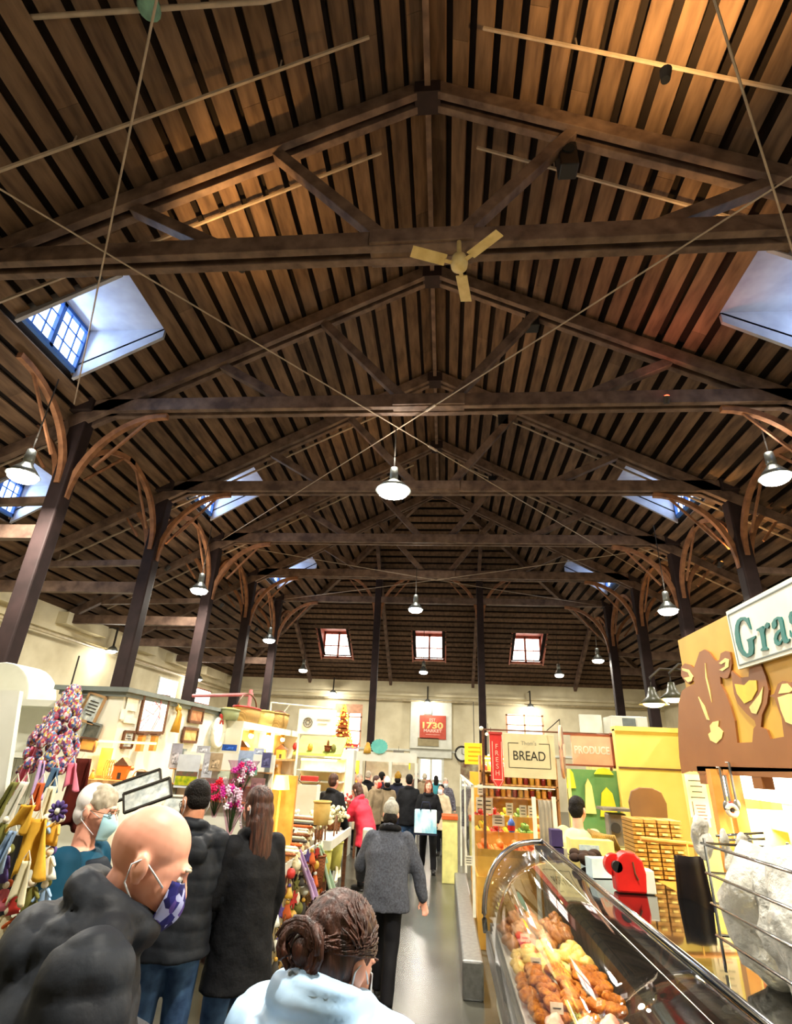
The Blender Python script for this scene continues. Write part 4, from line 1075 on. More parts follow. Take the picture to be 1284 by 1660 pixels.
# --- patchwork bundle hanging high on the left
pq = at(93, 1190, Y=3.6)
cols = [(150, 90, 110), (90, 130, 170), (210, 180, 190), (196, 170, 96), (120, 80, 130), (170, 60, 80), (220, 210, 200), (70, 100, 150), (190, 120, 100)]
m_patch = mat('patchwork', (150, 100, 120), rough=.85, kind='voronoi', scale=95, colors=cols, stretch=(1, 1, .7), bump=.5, bscale=50)
o = thing('patchwork_bundle', 'large bundle of multicoloured patchwork pouches hanging at upper left', 'fabric bundle', pq)
pb = MB(); random.seed(3)
for i in range(120):
    t_ = random.random(); wr_ = .02 + .15 * min(1, t_ * 1.5); a_ = random.uniform(0, 6.28)
    c = pq + Vector((wr_ * math.cos(a_) * .9 - .02 + .05 * (1 - t_), wr_ * math.sin(a_) * .6, .28 - .5 * t_))
    pb.ell(c, (.035, .02, .04), Matrix.Rotation(random.uniform(-.7, .7), 3, 'Y') @ rz(a_ + 1.57), 10, 6)
pb.build('pouches', m_patch, o, smooth=True)
MB().tube([pq + ZUP * .28, pq + ZUP * .5], .006, 6).build('hanging_cord', m_line, o)
def flap(o, name, px, py, w, h, m_, yd=3.6, tilt=0.):
    c = at(px, py, Y=yd)
    def f(u, v):
        ww = w * (.6 + .4 * v)
        return c + Vector(((u - .5) * ww + tilt * v, .02 * math.sin(u * 9 + v * 3), h * (.5 - v) - .03 * math.cos(u * math.pi * 2) * v))
    MB().sheet(f, 12, 10, .006).build(name, m_, o, smooth=True)
def cloth(label, px, py, w, h, m_, yd=3.6, tilt=0., cat='cloth', name='hanging_cloth', wav=.02, rz_=0.):
    c = at(px, py, Y=yd); o = thing(name, label, cat, c)
    def f(u, v):
        x = (u - .5) * w * (.7 + .3 * v)
        return c + Vector((x * math.cos(rz_) + tilt * v, x * math.sin(rz_) + wav * math.sin(u * 11 + v * 2), h * (.5 - v) - .02 * math.cos(u * 7) * v))
    MB().sheet(f, 16, 12, .005).build('fabric', m_, o, smooth=True)
    MB().tube([c + Vector((-.02 * math.cos(rz_), 0, h * .5)), c + Vector((0, 0, h * .5 + .04)), c + Vector((.02, 0, h * .5))], .003, 5).build('hanging_loop', m_paper, o)
    return o
m_pk = mat('cloth_pink', (228, 130, 150), (204, 100, 124), rough=.8); m_lil = mat('cloth_lilac', (206, 176, 214), (180, 150, 196), rough=.8)
cloth('pink cloth pouch hanging left below the patchwork bundle', 46, 1247, .07, .26, m_pk, 3.55, -.03)
cloth('lilac cloth pouch hanging below the patchwork bundle', 62, 1262, .08, .2, m_lil, 3.5, .02)
cloth('slate blue cloth tip under the patchwork bundle', 86, 1262, .09, .12, mat('cloth_slate', (90, 120, 150), rough=.8), 3.5, .0)
cloth('rose pink cloth flap at the right under the patchwork bundle', 112, 1257, .11, .14, m_pk, 3.56, .03)
cloth('dark russet shawl hanging behind the white-capped vendor', 122, 1285, .2, .42, mat('cloth_russet', (96, 34, 24), (64, 22, 16), rough=.9), 3.9, .0)
# --- dense wall rack of dolls, dresses and stockings at the left edge
rk = thing('grid_rack', 'black wire grid rack of cloth dolls at the left edge', 'rack', (-2.2, 3.0, 0))
g = MB()
for i in range(9): g.bar((-3.2 + i * .12, 3.02, .3), (-3.2 + i * .12, 3.02, 1.7), .004, .004)
for i in range(11): g.bar((-3.2, 3.02, .3 + i * .14), (-2.14, 3.02, .3 + i * .14), .004, .004)
g.build('wire_grid', m_black, rk)
for x in (-3.2, -2.14): MB().bar((x, 3.02, 0), (x, 3.02, 1.7), .02, .02).build('upright', m_black, rk)
bk = MB().b2(-3.25, -2.16, 3.1, 3.13, 0, 1.55); board('back_cloth', bk, mat('backdrop_dark', (58, 50, 40), (30, 34, 24), rough=.9, scale=5), 'dark backdrop cloth behind the doll rack', 'backdrop', (-2.4, 3.1, 0))
def doll(label, c, h, dress, hat, lean=0.):
    o = thing('cloth_doll', label, 'doll', c, 0); c = Vector(c); F = Matrix.Rotation(lean, 3, 'Y')
    W_ = lambda p: c + F @ Vector(p)
    MB().loft([(W_((0, 0, z * h)), r_ * h, r_ * h * .5, F) for z, r_ in ((-.5, .36), (-.3, .3), (0, .17), (.18, .13), (.24, .06))], 16).build('dress', dress, o, smooth=True)
    for q in (-1, 1): MB().capsule(W_((q * .12 * h, 0, .16 * h)), W_((q * .34 * h, -.02, -.06 * h)), .07 * h, .05 * h, 10).build('sleeve', dress, o, smooth=True)
    MB().ell(W_((0, 0, .36 * h)), .13 * h).build('head', m_paper, o, smooth=True)
    MB().ell(W_((0, .02, .39 * h)), (.15 * h, .12 * h, .15 * h)).build('bonnet', hat, o, smooth=True)
m_yel = mat('cloth_yellow', (226, 180, 66), (200, 150, 48), rough=.85, scale=12); m_crm = mat('cloth_cream', (230, 222, 188), (210, 200, 164), rough=.85)
m_bl = mat('cloth_sky', (150, 180, 216), rough=.85); m_pur = mat('cloth_plum', (66, 40, 84), (90, 80, 140), rough=.8, scale=30)
m_olv = mat('cloth_olive', (120, 118, 60), (84, 84, 40), rough=.85, scale=20); m_ora = mat('cloth_rust', (190, 90, 44), rough=.85)
cloth('yellow doll dress, widest piece on the left grid rack', 50, 1372, .17, .22, m_yel, 2.72, .02, cat='doll dress', name='doll_dress', wav=.025)
cloth('yellow doll blouse tilted above the yellow dress', 42, 1325, .12, .1, m_yel, 2.7, -.03, cat='doll dress', name='doll_dress', wav=.02)
cloth('cream stocking with a stitched word hanging under the yellow dress', 34, 1428, .085, .15, m_crm, 2.7, .0, cat='stocking', name='stocking', wav=.008)
cloth('blue sleeve hanging left of the yellow dress', 12, 1378, .06, .15, m_bl, 2.74, -.03)
cloth('long white ribbon cloth hanging at the top left of the rack', 30, 1305, .06, .2, m_white, 2.8, -.05)
cloth('olive and cream scarf at the left edge', 14, 1305, .05, .2, m_olv, 2.84, -.06)
cloth('rust cloth scrap above the yellow blouse', 62, 1288, .05, .1, m_ora, 2.8, .0)
cloth('cream cloth pouch between yellow dress and purple bow', 78, 1305, .06, .16, m_crm, 2.8, .0)
kinds = [(96, 1322, m_pur, 'purple rosette bow'), (92, 1338, m_pur, 'plum doll beside the yellow dress'), (112, 1335, m_crm, 'cream doll left of the vendor')]
dcols = [(m_crm, 'cream'), (m_olv, 'olive'), (m_ora, 'rust'), (m_bl, 'sky blue'), (m_pur, 'plum'), (m_gold, 'gold'), (m_white, 'white'), (m_pk, 'pink'), (mat('cloth_forest', (44, 70, 48), rough=.9), 'forest green'), (m_red, 'red')]
rows = [('first', 1345), ('second', 1400), ('third', 1452), ('fourth', 1500), ('fifth', 1550)]
random.seed(21)
for ri, (rn, py) in enumerate(rows):
    for ci, px in enumerate((4, 70, 88) if ri < 1 else (4, 78) if ri < 2 else (6, 28, 50, 72) if ri < 4 else (8, 34, 60)):
        m1, cn = dcols[(ri * 3 + ci * 2 + 1) % 10]; m2, _ = dcols[(ri + ci * 3) % 10]
        pos = ['left end', 'middle', 'right of middle', 'right end'][ci if ri > 1 else ci]
        doll('%s cloth doll, %s of the %s row on the left grid rack' % (cn, pos, rn), at(px, py, Y=2.78), random.uniform(.11, .15), m1, m2, random.uniform(-.3, .3))
rs = at(94, 1315, Y=2.72); o = thing('rosette', 'purple and white fabric rosette right above the yellow dress', 'rosette', rs)
b1 = MB(); 
for i in range(10): a_ = i * .628; b1.ell(rs + Vector((.03 * math.cos(a_), 0, .03 * math.sin(a_))), (.018, .012, .01), Matrix.Rotation(-a_, 3, 'Y'), 8, 6)
b1.build('petals', m_pur, o, smooth=True); MB().ell(rs, (.015, .015, .015)).build('centre', m_white, o, smooth=True)
# --- card and calendar rack behind the two dark coats
t = thing('card_rack', 'white card rack behind the man in the quilted coat', 'rack', (-2.0, 5.2, 0))
w0 = at(284, 1230, Y=5.2); w1 = at(445, 1230, Y=5.2)
MB().b2(w0.x, w1.x, 5.2, 5.24, .5, 1.98).build('back_panel', m_white, t)
l_ = MB()
for x in (w0.x + .05, w1.x - .05): l_.b2(x - .02, x + .02, 5.18, 5.26, 0, 2.0)
l_.build('uprights', m_greytrim, t)
for z in (1.6, 1.72, 1.84): MB().b2(w0.x, w1.x, 5.12, 5.2, z - .01, z + .0).build('ledge', m_wood, t)
m_farm = mat('print_farm_sky', (214, 220, 226), rough=.6)
cal = thing('wall_calendar', 'wall calendar with barn and yellow field picture', 'calendar', at(304, 1250, Y=5.0)); cq = at(304, 1250, Y=5.0)
MB().box(cq, (.2, .006, .26)).build('page', m_farm, cal)
MB().box(cq + Vector((0, -.005, -.075)), (.19, .004, .07)).build('field_print', mat('print_field', (206, 196, 40), (120, 150, 30), scale=30), cal)
MB().box(cq + Vector((0, -.005, -.02)), (.19, .004, .035)).build('trees_print', mat('print_trees', (70, 90, 70), (130, 84, 70), scale=30), cal)
cards = [(372, 1212, .13, .05, (44, 90, 180), 'bright blue box lid on the card rack'), (398, 1233, .13, .16, (170, 190, 220), 'pale blue card with a white house picture'), (350, 1235, .11, .14, (190, 166, 130), 'tan card with dark figures in the rack'),
         (337, 1240, .09, .2, (200, 200, 206), 'grey card with a purple rose print'), (432, 1232, .08, .12, (90, 90, 130), 'dark slate blue card at the right of the rack'), (362, 1262, .1, .12, (206, 216, 190), 'pale green card, lower middle of the rack'),
         (405, 1250, .13, .06, (110, 160, 140), 'sea green strip card under the house picture'), (285, 1225, .1, .2, (170, 170, 182), 'grey hanging card set at the rack left end'), (418, 1272, .12, .1, (150, 110, 110), 'row of brown booklets at the rack lower right'),
         (420, 1218, .09, .05, (190, 200, 226), 'lilac envelope card on the rack top right'), (330, 1215, .12, .06, (190, 190, 194), 'grey envelope on the rack top left')]
for i, (px, py, w, h, c, lab) in enumerate(cards):
    q = at(px, py, Y=5.02 + .006 * i); o = thing('greeting_card', lab, 'card', q, 0)
    MB().box(q, (w, .008, h)).build('card_stock', mat('card_%d' % i, c, tuple(int(v * .8) for v in c), rough=.6, scale=14), o)
    MB().box(q + Vector((0, -.006, -.1 * h)), (w * .6, .004, h * .45)).build('picture_print', mat('cardp_%d' % i, tuple(min(255, int(v * 1.15) + 20) for v in c), tuple(int(v * .45) for v in c), rough=.6, scale=40), o)
# trays of pictures below
for i, (px, py, w, rr, lab) in enumerate([(222, 1275, .34, -.5, 'tilted dark-edged picture tray beside the white-capped vendor'), (290, 1308, .22, -.1, 'small framed sampler lying behind the bald man'), (240, 1290, .3, -.5, 'second tilted picture tray in front of the first')]):
    q = at(px, py, Y=4.3 - i * .15)
    framed(lab, q, w, .13, (.1, -1, .5), m_line if i != 1 else m_paper, m_sketch, .012, 24 if i != 1 else 0)
# pink cellophane flower bouquets
m_fl = [mat('petal_pink', (240, 70, 130), (220, 40, 100), rough=.6), mat('petal_magenta', (216, 60, 170), rough=.6), mat('petal_white', (240, 230, 236), rough=.6), mat('petal_red', (220, 40, 50), rough=.6)]
m_leaf = mat('leaf_green', (60, 110, 50), (40, 80, 36), rough=.6)
m_cello = glass_mat('cellophane_pink', (1, .8, .92), .85, .1)
def bouquet(label, px, py, yd, s, ms, seed):
    random.seed(seed); c = at(px, py, Y=yd); o = thing('flower_bouquet', label, 'flowers', c - ZUP * .15 * s)
    st = MB()
    fl = {m.name: MB() for m in ms}
    for i in range(26):
        a_ = random.uniform(0, 6.28); r_ = random.uniform(0, .1) * s; z = random.uniform(-.02, .12) * s
        p = c + Vector((r_ * math.cos(a_), r_ * math.sin(a_), z)); st.tube([c - ZUP * .15 * s, p], .002, 4)
        m_ = random.choice(ms); b_ = fl[m_.name]
        for k in range(5): t_ = k * 1.256 + i; b_.ell(p + Vector((.013 * math.cos(t_), -.004, .013 * math.sin(t_))) * 1, (.012 * s, .006 * s, .008 * s), Matrix.Rotation(-t_, 3, 'Y'), 8, 5)
        b_.ell(p, .006 * s, None, 6, 4)
    st.build('stems', m_leaf, o)
    for m_ in ms: 
        if fl[m_.name].v: fl[m_.name].build('blooms', m_, o, smooth=True)
    MB().lathe([(.015 * s, -.16 * s), (.06 * s, -.03 * s), (.11 * s, .1 * s), (.13 * s, .13 * s)], c, 14, None, False).build('wrapper', m_cello, o, smooth=True)
bouquet('tall pink bouquet in cellophane on the card table', 392, 1262, 4.7, 1.0, m_fl[:3], 1)
bouquet('magenta and white bouquet in front of the card rack', 378, 1308, 4.4, 1.1, m_fl[:3], 2)
bouquet('deep pink bouquet just right of the man in glasses', 352, 1290, 4.5, .9, m_fl[:1] + m_fl[3:], 3)
bouquet('small pink and red bouquet behind the long-haired woman', 400, 1330, 4.6, .8, m_fl, 4)
# --- craft shelf with baskets and amber spot cans beyond the partition
XS = -2.7
a = at(396, 1165, X=XS); b = at(484, 1187, X=XS)
t = thing('craft_shelf', 'white craft shelf unit with amber cans of light and baskets on top', 'shelf', (XS, (a.y + b.y) / 2, 0))
y0, y1 = a.y, b.y
MB().b2(XS - .35, XS + .0, y0, y1, 2.28, 2.37).build('top_board', m_white, t)
MB().b2(XS - .28, XS - .24, y0, y1, 0, 2.28).build('back_panel', mat('shelf_back_peach', (236, 196, 130), (222, 170, 96), rough=.6), t)
for z in (1.3, 1.62, 1.88): MB().b2(XS - .3, XS, y0, y1, z, z + .03).build('shelf_board', m_wood, t)
for yy in (y0, (y0 + y1) / 2, y1): MB().b2(XS - .35, XS, yy - .02, yy + .02, 0, 2.28).build('upright', m_white, t)
for i, (px, py) in enumerate(((407, 1193), (435, 1195), (458, 1199))):
    q = at(px, py, X=XS - .05); c_ = MB().cone(q + ZUP * .02, q + ZUP * .12, .035, .04, 12).build('can', m_gold, t); MB().ell(q, (.035, .06, .035)).build('bulb', m_bulbw, c_, smooth=True)
    point('can_light', q - ZUP * .08, 6, (1, .75, .38), .04)
def basket(label, c, rx, ry, h, m_, hm=None, lid=None, liner=None, name='woven_basket'):
    o = thing(name, label, 'basket', c); c = Vector(c)
    MB().loft([(c + ZUP * z, rx * k, ry * k, None) for z, k in ((0, .8), (.0, .84), (h * .5, .97), (h, 1), (h, .93), (h * .15, .78))], 24).build('basket_body', m_, o, smooth=True)
    MB().tube([c + Vector((rx * math.cos(t_), ry * math.sin(t_), h)) for t_ in [2 * math.pi * i / 24 for i in range(25)]], .012, 6).build('rim', liner or m_, o, smooth=True)
    if hm: MB().tube([c + Vector((0, ry * .95 * math.cos(t_), h + h * 1.0 * math.sin(t_))) for t_ in [math.pi * i / 14 for i in range(15)]], .012, 6).build('handle', hm, o, smooth=True)
    if lid: MB().ell(c + ZUP * h, (rx * .9, ry * .9, h * .25)).build('contents', lid, o, smooth=True)
zt = 2.372
basket('oval basket with red rim on the craft shelf top', (XS - .17, y0 + .55, zt), .15, .42, .2, m_wick, m_dkwood, None, m_red)
basket('square tan basket right of the red-rimmed one', (XS - .17, y0 + 1.4, zt), .14, .26, .22, mat('tan_basket', (206, 184, 110), (180, 156, 84), rough=.7))
basket('dark-topped wicker hamper at the far end of the shelf top', (XS - .17, y0 + 2.2, zt), .15, .36, .24, m_wick, None, m_dkwood)
basket('green-grey tub with yellow lid at the near end of the shelf top', (XS - .2, y0 - .15 + .1, zt), .12, .2, .13, mat('tub_sage', (150, 160, 120), rough=.6), None, m_gold)
random.seed(77)
for i in range(9):
    z = (1.65, 1.91, 1.33)[i % 3]; yy = y0 + .25 + (i // 3) * 1.0 + (i % 3) * .2
    gift('wooden_house' if i % 2 else 'wooden_figure', '%s ornament, %s on the %s board of the craft shelf' % (('amber house', 'small gold figure')[(i + 1) % 2], ('near end', 'middle', 'far end')[i // 3], ('middle', 'upper', 'lower')[i % 3]), (XS - .12, yy, z),
         (lambda o, p: house(o, p, m_amberw, m_dkwood, .16)) if i % 2 else (lambda o, p: figure(o, p, m_gold, m_paper, .14)), 'ornament')
# glowing lamp in an amber cabinet
q = at(455, 1290, Y=6.6)
t = thing('lamp_cabinet', 'glowing amber wooden cabinet stand right of the long-haired woman', 'cabinet', (q.x, 6.6, 0))
MB().b2(q.x - .2, q.x + .14, 6.68, 6.75, .96, q.z + .2).build('back_board', m_amberw, t); MB().b2(q.x - .2, q.x + .14, 6.4, 6.7, .925, .96).build('base_board', m_wood, t)
lq = at(456, 1268, Y=6.5)
t = thing('table_lamp', 'small table lamp with glowing yellow shade on the amber cabinet', 'lamp', (lq.x, 6.5, .82))
MB().lathe([(.05, .962), (.05, .975), (.015, .99), (.012, lq.z - .08)], (lq.x, 6.5, 0), 14).build('stem', m_gold, t, smooth=True)
MB().lathe([(.1, -.07), (.07, .07)], lq, 20, None, False).build('lamp_shade', mat('glow_shade', (255, 226, 110), emit=2.6, ecol=(255, 214, 90)), t, smooth=True)
point('lamp_light', lq - Vector((0, .16, .02)), 14, (1, .75, .3), .06)
# --- goods table A with drapes, table B with white rim
def table(label, x0, x1, y0, y1, z, mtop, mleg, cat='table', skirt=None):
    t = thing('display_table', label, cat, ((x0 + x1) / 2, (y0 + y1) / 2, 0))
    MB().b2(x0, x1, y0, y1, z - .04, z).build('tabletop', mtop, t, bevel=.006)
    for x in (x0 + .05, x1 - .05):
        for y in (y0 + .05, y1 - .05): MB().b2(x - .025, x + .025, y - .025, y + .025, 0, z - .04).build('leg', mleg, t)
    rim = MB(); rim.b2(x1 - .015, x1 + .01, y0, y1, z - .06, z + .05); rim.b2(x0, x1, y0 - .01, y0 + .015, z - .06, z + .05); rim.build('rim', m_white, t)
    if skirt: MB().sheet(lambda u, v: Vector((x1 - .03 + .02 * math.sin(u * 60), y0 + (y1 - y0) * u, (z - .06) * (1 - v * .96))), 80, 4, .004).build('skirt', skirt, t, smooth=True)
    return t
table('goods table heaped with baskets and towels, left of the aisle', -2.6, -1.62, 5.4, 8.05, .92, m_wood, m_dkwood, skirt=mat('table_skirt', (70, 60, 44), rough=.9, kind='voronoi', scale=26, stretch=(1, 1, .5), colors=[(60, 50, 36), (196, 180, 134), (120, 96, 60), (34, 28, 22), (214, 204, 170), (90, 40, 30), (150, 140, 96)]))
table('white-rimmed goods table of dried flowers beyond the first table', -2.5, -1.5, 8.2, 9.85, .92, m_white, m_dkwood)
table('far goods table near the crowd on the left', -2.9, -1.9, 11.6, 13.6, .92, m_white, m_dkwood)
COLN = [('cream', m_crm), ('straw', m_wick), ('rust', m_ora), ('olive', m_olv), ('white', m_white), ('brown', m_wickd), ('red', m_red), ('black', m_line), ('plum', m_pur), ('gold', m_gold)]
random.seed(31)
# heap of baskets, wreaths, rolled throws on table A (each a thing)
def throw_roll(label, c, L_, r_, m_, ang):
    o = thing('rolled_throw', label, 'throw', c); c = Vector(c); d = Vector((math.cos(ang), math.sin(ang), 0))
    MB().capsule(c - d * L_ / 2, c + d * L_ / 2, r_, r_, 12, flat=.45).build('roll', m_, o, smooth=True)
    fr = MB()
    for k in range(10): fr.tube([c + d * L_ / 2 + Vector((0, 0, r_ * (.6 - k * .12))), c + d * (L_ / 2 + .06) + Vector((0, 0, r_ * (.5 - k * .13) - .03))], .003, 4)
    fr.build('fringe', m_crm, o)
stripes = [mat('stripe_a', (214, 206, 170), (90, 60, 50), kind='wave', scale=16, rough=.9, stretch=(.2, 1, 3)), mat('stripe_b', (200, 196, 170), (110, 116, 90), kind='wave', scale=20, rough=.9, stretch=(.2, 1, 3)), mat('stripe_c', (226, 150, 90), (180, 70, 50), kind='wave', scale=12, rough=.9, stretch=(.2, 1, 3))]
tcol = [(m_crm, 'cream'), (m_wickd, 'brown'), (mat('throw_sage', (176, 180, 150), rough=.9), 'sage'), (m_line, 'black'), (m_ora, 'rust'), (mat('throw_grey', (190, 186, 170), rough=.9), 'pale grey')]
TP = ['topmost', 'second', 'third', 'fourth', 'fifth', 'sixth', 'seventh', 'eighth', 'ninth', 'tenth', 'eleventh', 'twelfth', 'thirteenth', 'lowest']
for i in range(14):
    c_ = Vector((-1.93 + .012 * i + random.uniform(-.04, .04), 7.95 - i * .115, 1.26 - i * .016))
    throw_roll('%s rolled throw on the goods heap, %s from the far end' % (tcol[i % 6][1], TP[i]), c_, .62 - .012 * i, .036, tcol[i % 6][0], -.35 + .05 * (i % 5))
heap = MB(); random.seed(9)
for i in range(80): heap.ell((random.uniform(-2.5, -1.75), random.uniform(5.5, 7.95), random.uniform(1.0, 1.14)), (random.uniform(.08, .16), random.uniform(.08, .16), random.uniform(.05, .12)), rz(random.random() * 3), 10, 7)
ho = heap.build('folded_textiles', mat('textile_heap', (200, 180, 130), rough=.9, kind='voronoi', scale=14, colors=[(214, 196, 150), (150, 110, 70), (228, 220, 196), (120, 60, 40), (96, 90, 60), (180, 150, 90), (60, 44, 34)]), base=(-2.1, 6.2, .93), smooth=True)
tag(ho, 'heap of mixed folded textiles covering the first goods table', 'textiles', kind='stuff')
q = at(522, 1312, Y=7.2); basket('round straw basket standing upright behind the heap', (q.x, 7.2, q.z - .16), .1, .1, .24, mat('straw_hat', (206, 180, 110), (176, 148, 84), rough=.8), None)
# long hanging towels
def towel(label, pts, w, m_, X=-1.58):
    o = thing('hanging_towel', label, 'towel', at(*pts[0], X=X)); P3 = [at(px, py, X=X + .03 * i) for i, (px, py) in enumerate(pts)]
    def f(u, v):
        k = v * (len(P3) - 1); i = min(int(k), len(P3) - 2); p = P3[i].lerp(P3[i + 1], k - i)
        return p + Vector((.025 * math.sin(u * 9), (u - .5) * w * (.5 + .5 * v), 0))
    MB().sheet(f, 14, 14, .006).build('fabric', m_, o, smooth=True)
    MB().sheet(lambda u, v: f(u, .9 + .06 * v) + Vector((.004, 0, 0)), 14, 2, .002).build('border', m_white, o, smooth=True)
towel('lilac towel hanging over the aisle edge of the goods table', [(482, 1378), (492, 1405), (505, 1440), (512, 1465)], .28, m_lil)
towel('mint towel hanging over the aisle edge of the goods table', [(515, 1370), (525, 1395), (533, 1425), (540, 1450)], .34, mat('cloth_mint', (188, 214, 190), (160, 190, 164), rough=.85))
towel('yellow cloth panel hanging right of the mint towel', [(546, 1392), (547, 1410), (546, 1425)], .4, m_crm)
towel('red-piped rust towel behind the lilac one', [(500, 1390), (512, 1420), (522, 1455), (528, 1480)], .12, m_ora, -1.62)
towel('cream and black framed cloth near the long-haired woman', [(448, 1405), (446, 1425), (444, 1440)], .2, m_crm, -1.6)
# rows of small ornaments hanging on the table front
kindn = ['knit star', 'bell', 'snowflake', 'mitten', 'gourd', 'cotton ball', 'angel']
def orn(o, c, k, m1, m2, s):
    if k in (0, 2):
        n = 5 if k == 0 else 6; pl_ = [(s * (1 if i % 2 == 0 else .45) * math.sin(math.pi * i / n), s * (1 if i % 2 == 0 else .45) * math.cos(math.pi * i / n)) for i in range(2 * n)]
        MB().prism(pl_, .015, c, (.3, 1, 0), (0, 0, 1)).build('star', m1, o)
        MB().ell(c, (.014, s * .3, s * .3)).build('centre', m2, o, smooth=True)
    elif k in (1, 6):
        MB().lathe([(s * .75, -s), (s * .6, -s * .6), (s * .3, .3 * s), (.005, .5 * s)], c, 14).build('body', m1, o, smooth=True); MB().ell(c + ZUP * s * .6, s * .28).build('knob', m2, o, smooth=True)
    elif k == 3:
        MB().ell(c, (.02, s * .5, s * .8)).build('palm', m1, o, smooth=True); MB().ell(c + Vector((0, s * .5, 0)), (.018, s * .22, s * .35)).build('thumb', m1, o, smooth=True)
    else:
        MB().ell(c, (s * .7, s * .7, s * .75), None, 14, 9).build('ball', m1, o, smooth=True); MB().ell(c + ZUP * s * .75, (s * .2, s * .2, s * .2)).build('cap', m2, o, smooth=True)
random.seed(50)
grid = []
for r_ in range(6):
    for c_ in range(11): grid.append((r_, c_, 5.5 + c_ * .245 + random.uniform(-.05, .05), .9 - r_ * .145 + random.uniform(-.03, .03)))
for r_, c_, px, py in grid:
    cn, m1 = COLN[(r_ * 3 + c_ * 4) % 10]; kk = (r_ * 2 + c_) % 7; p = Vector((-1.575, px, py))
    o = thing('hanging_ornament', '%s %s, %s in the %s row on the table front' % (cn, kindn[kk], ['first', 'second', 'third', 'fourth', 'fifth', 'sixth', 'seventh', 'eighth', 'ninth', 'tenth', 'farthest'][c_], ['top', 'second', 'third', 'fourth', 'fifth', 'lowest'][r_]), 'ornament', p, 0, 'ornaments on the goods table front')
    orn(o, p, kk, m1, COLN[(r_ + c_ * 3 + 5) % 10][1], random.uniform(.06, .085))
# dried flowers and cotton on table B
def spray(label, c, s, m_, n, seed, h=.3):
    random.seed(seed); o = thing('dried_flowers', label, 'dried flowers', c); c = Vector(c)
    st = MB(); bl = MB()
    for i in range(n):
        a_ = random.uniform(0, 6.28); t_ = random.uniform(.1, 1); p = c + Vector((s * t_ * math.cos(a_), s * t_ * math.sin(a_), h * random.uniform(.4, 1)))
        st.tube([c, c.lerp(p, .5) + ZUP * .05, p], .003, 4); bl.ell(p, random.uniform(.018, .034), None, 8, 5)
    st.build('stems', m_olv, o); bl.build('bolls', m_, o, smooth=True)
    MB().lathe([(.05, 0), (.07, .12), (.06, .12), (.045, .02)], c, 14).build('pot', m_wickd, o, smooth=True)
tb = [('white cotton spray at the aisle corner', -1.75, 8.6, m_crm), ('white cotton spray at the near left', -2.25, 8.7, m_white), ('dark red berry spray in the middle', -2.0, 9.4, m_red), ('cream spray by the aisle, middle', -1.7, 9.7, m_crm), ('silver-white spray at the back left', -2.3, 9.6, m_white), ('sage and cream spray at the far aisle corner', -1.8, 9.7, m_crm), ('plum berry spray at the far left', -2.05, 9.7, m_pur)]
for i, (lab, x, y, m_) in enumerate(tb): spray('%s of the white-rimmed table' % lab, (x, y, .93), .2, m_, 34, i, .32)
for i, (x, y, m_, lab) in enumerate([(-2.1, 11.9, m_white, 'white cotton spray on the far goods table, near end'), (-2.3, 12.6, m_crm, 'cream spray on the far goods table, middle'), (-2.1, 13.3, m_red, 'red berry spray on the far goods table, far end')]): spray(lab, (x, y, .93), .2, m_, 24, 40 + i, .3)
q = at(502, 1262, Y=9.0)
o = thing('toy_sled', 'dark red toy sleigh on a stack above the dried flowers', 'ornament', q)
MB().box(q, (.26, .1, .07)).build('sleigh_body', m_red, o, bevel=.01); MB().tube([q + Vector(p) for p in ((-.15, 0, .06), (-.17, 0, -.03), (-.1, 0, -.08), (.12, 0, -.08), (.17, 0, -.02))], .008, 6).build('runner', m_dkwood, o, smooth=True)
st_ = MB().b2(q.x - .15, q.x + .15, 8.9, 9.15, .93, q.z - .085); board('crate_stack', st_, m_white, 'pale stacked crate carrying the red toy sleigh', 'crate', (q.x, 9, .93))
for i, (px, py, yd, lab) in enumerate([(560, 1400, 8.3, 'yellow-green bucket hanging under the white-rimmed table corner'), (575, 1385, 9.2, 'second yellow-green bucket under the white-rimmed table'), (545, 1410, 7.9, 'brown basket on the floor at the table corner')]):
    q = at(px, py, Y=yd); basket(lab, (min(q.x, -1.62), yd, max(.02, q.z - .2)), .13, .13, .34, mat('bucket_lime', (190, 184, 96), (164, 160, 74), rough=.6) if i < 2 else m_wickd, m_dkwood)
# --- bakery stand with round-seal signboard, green awning, lit cases
t = thing('bakery_case', 'glowing bakery shelf case under the green awning', 'display case', (-2.25, 10.7, 0))
MB().b2(-2.7, -1.85, 10.50, 11.10, 0, 1.35).build('base_cabinet', m_white, t)
m_gl = mat('case_glow', (255, 236, 180), (250, 214, 140), rough=.5)
MB().b2(-2.7, -1.85, 11.05, 11.10, 1.35, 1.95).build('back_panel', m_gl, t)
for z in (1.38, 1.55, 1.72, 1.93): MB().b2(-2.7, -1.85, 10.60, 11.05, z, z + .02).build('shelf_board', m_white, t)
MB().b2(-2.6, -1.95, 10.62, 10.64, 1.9, 1.93).build('light_tube', mat('tube_glow', (255, 240, 200), emit=12, ecol=(255, 232, 180)), t)
area('case_light', (-2.28, 10.7, 1.88), .7, 12, (1, .88, .62), (0, .1, -1), sy=.06)
board('stall_awning', MB().add([(-2.72, 10.42, 2.02), (-1.84, 10.42, 2.02), (-1.84, 11.0, 2.32), (-2.72, 11.0, 2.32), (-2.72, 10.42, 1.98), (-1.84, 10.42, 1.98), (-1.84, 11.0, 2.28), (-2.72, 11.0, 2.28)], [(0, 1, 2, 3), (7, 6, 5, 4), (0, 4, 5, 1), (1, 5, 6, 2), (2, 6, 7, 3), (3, 7, 4, 0)]),
      mat('awning_green', (196, 206, 110), (170, 196, 96), rough=.6), 'light green sloping awning below the white signboard', 'awning', (-2.3, 10.2, 2.0))
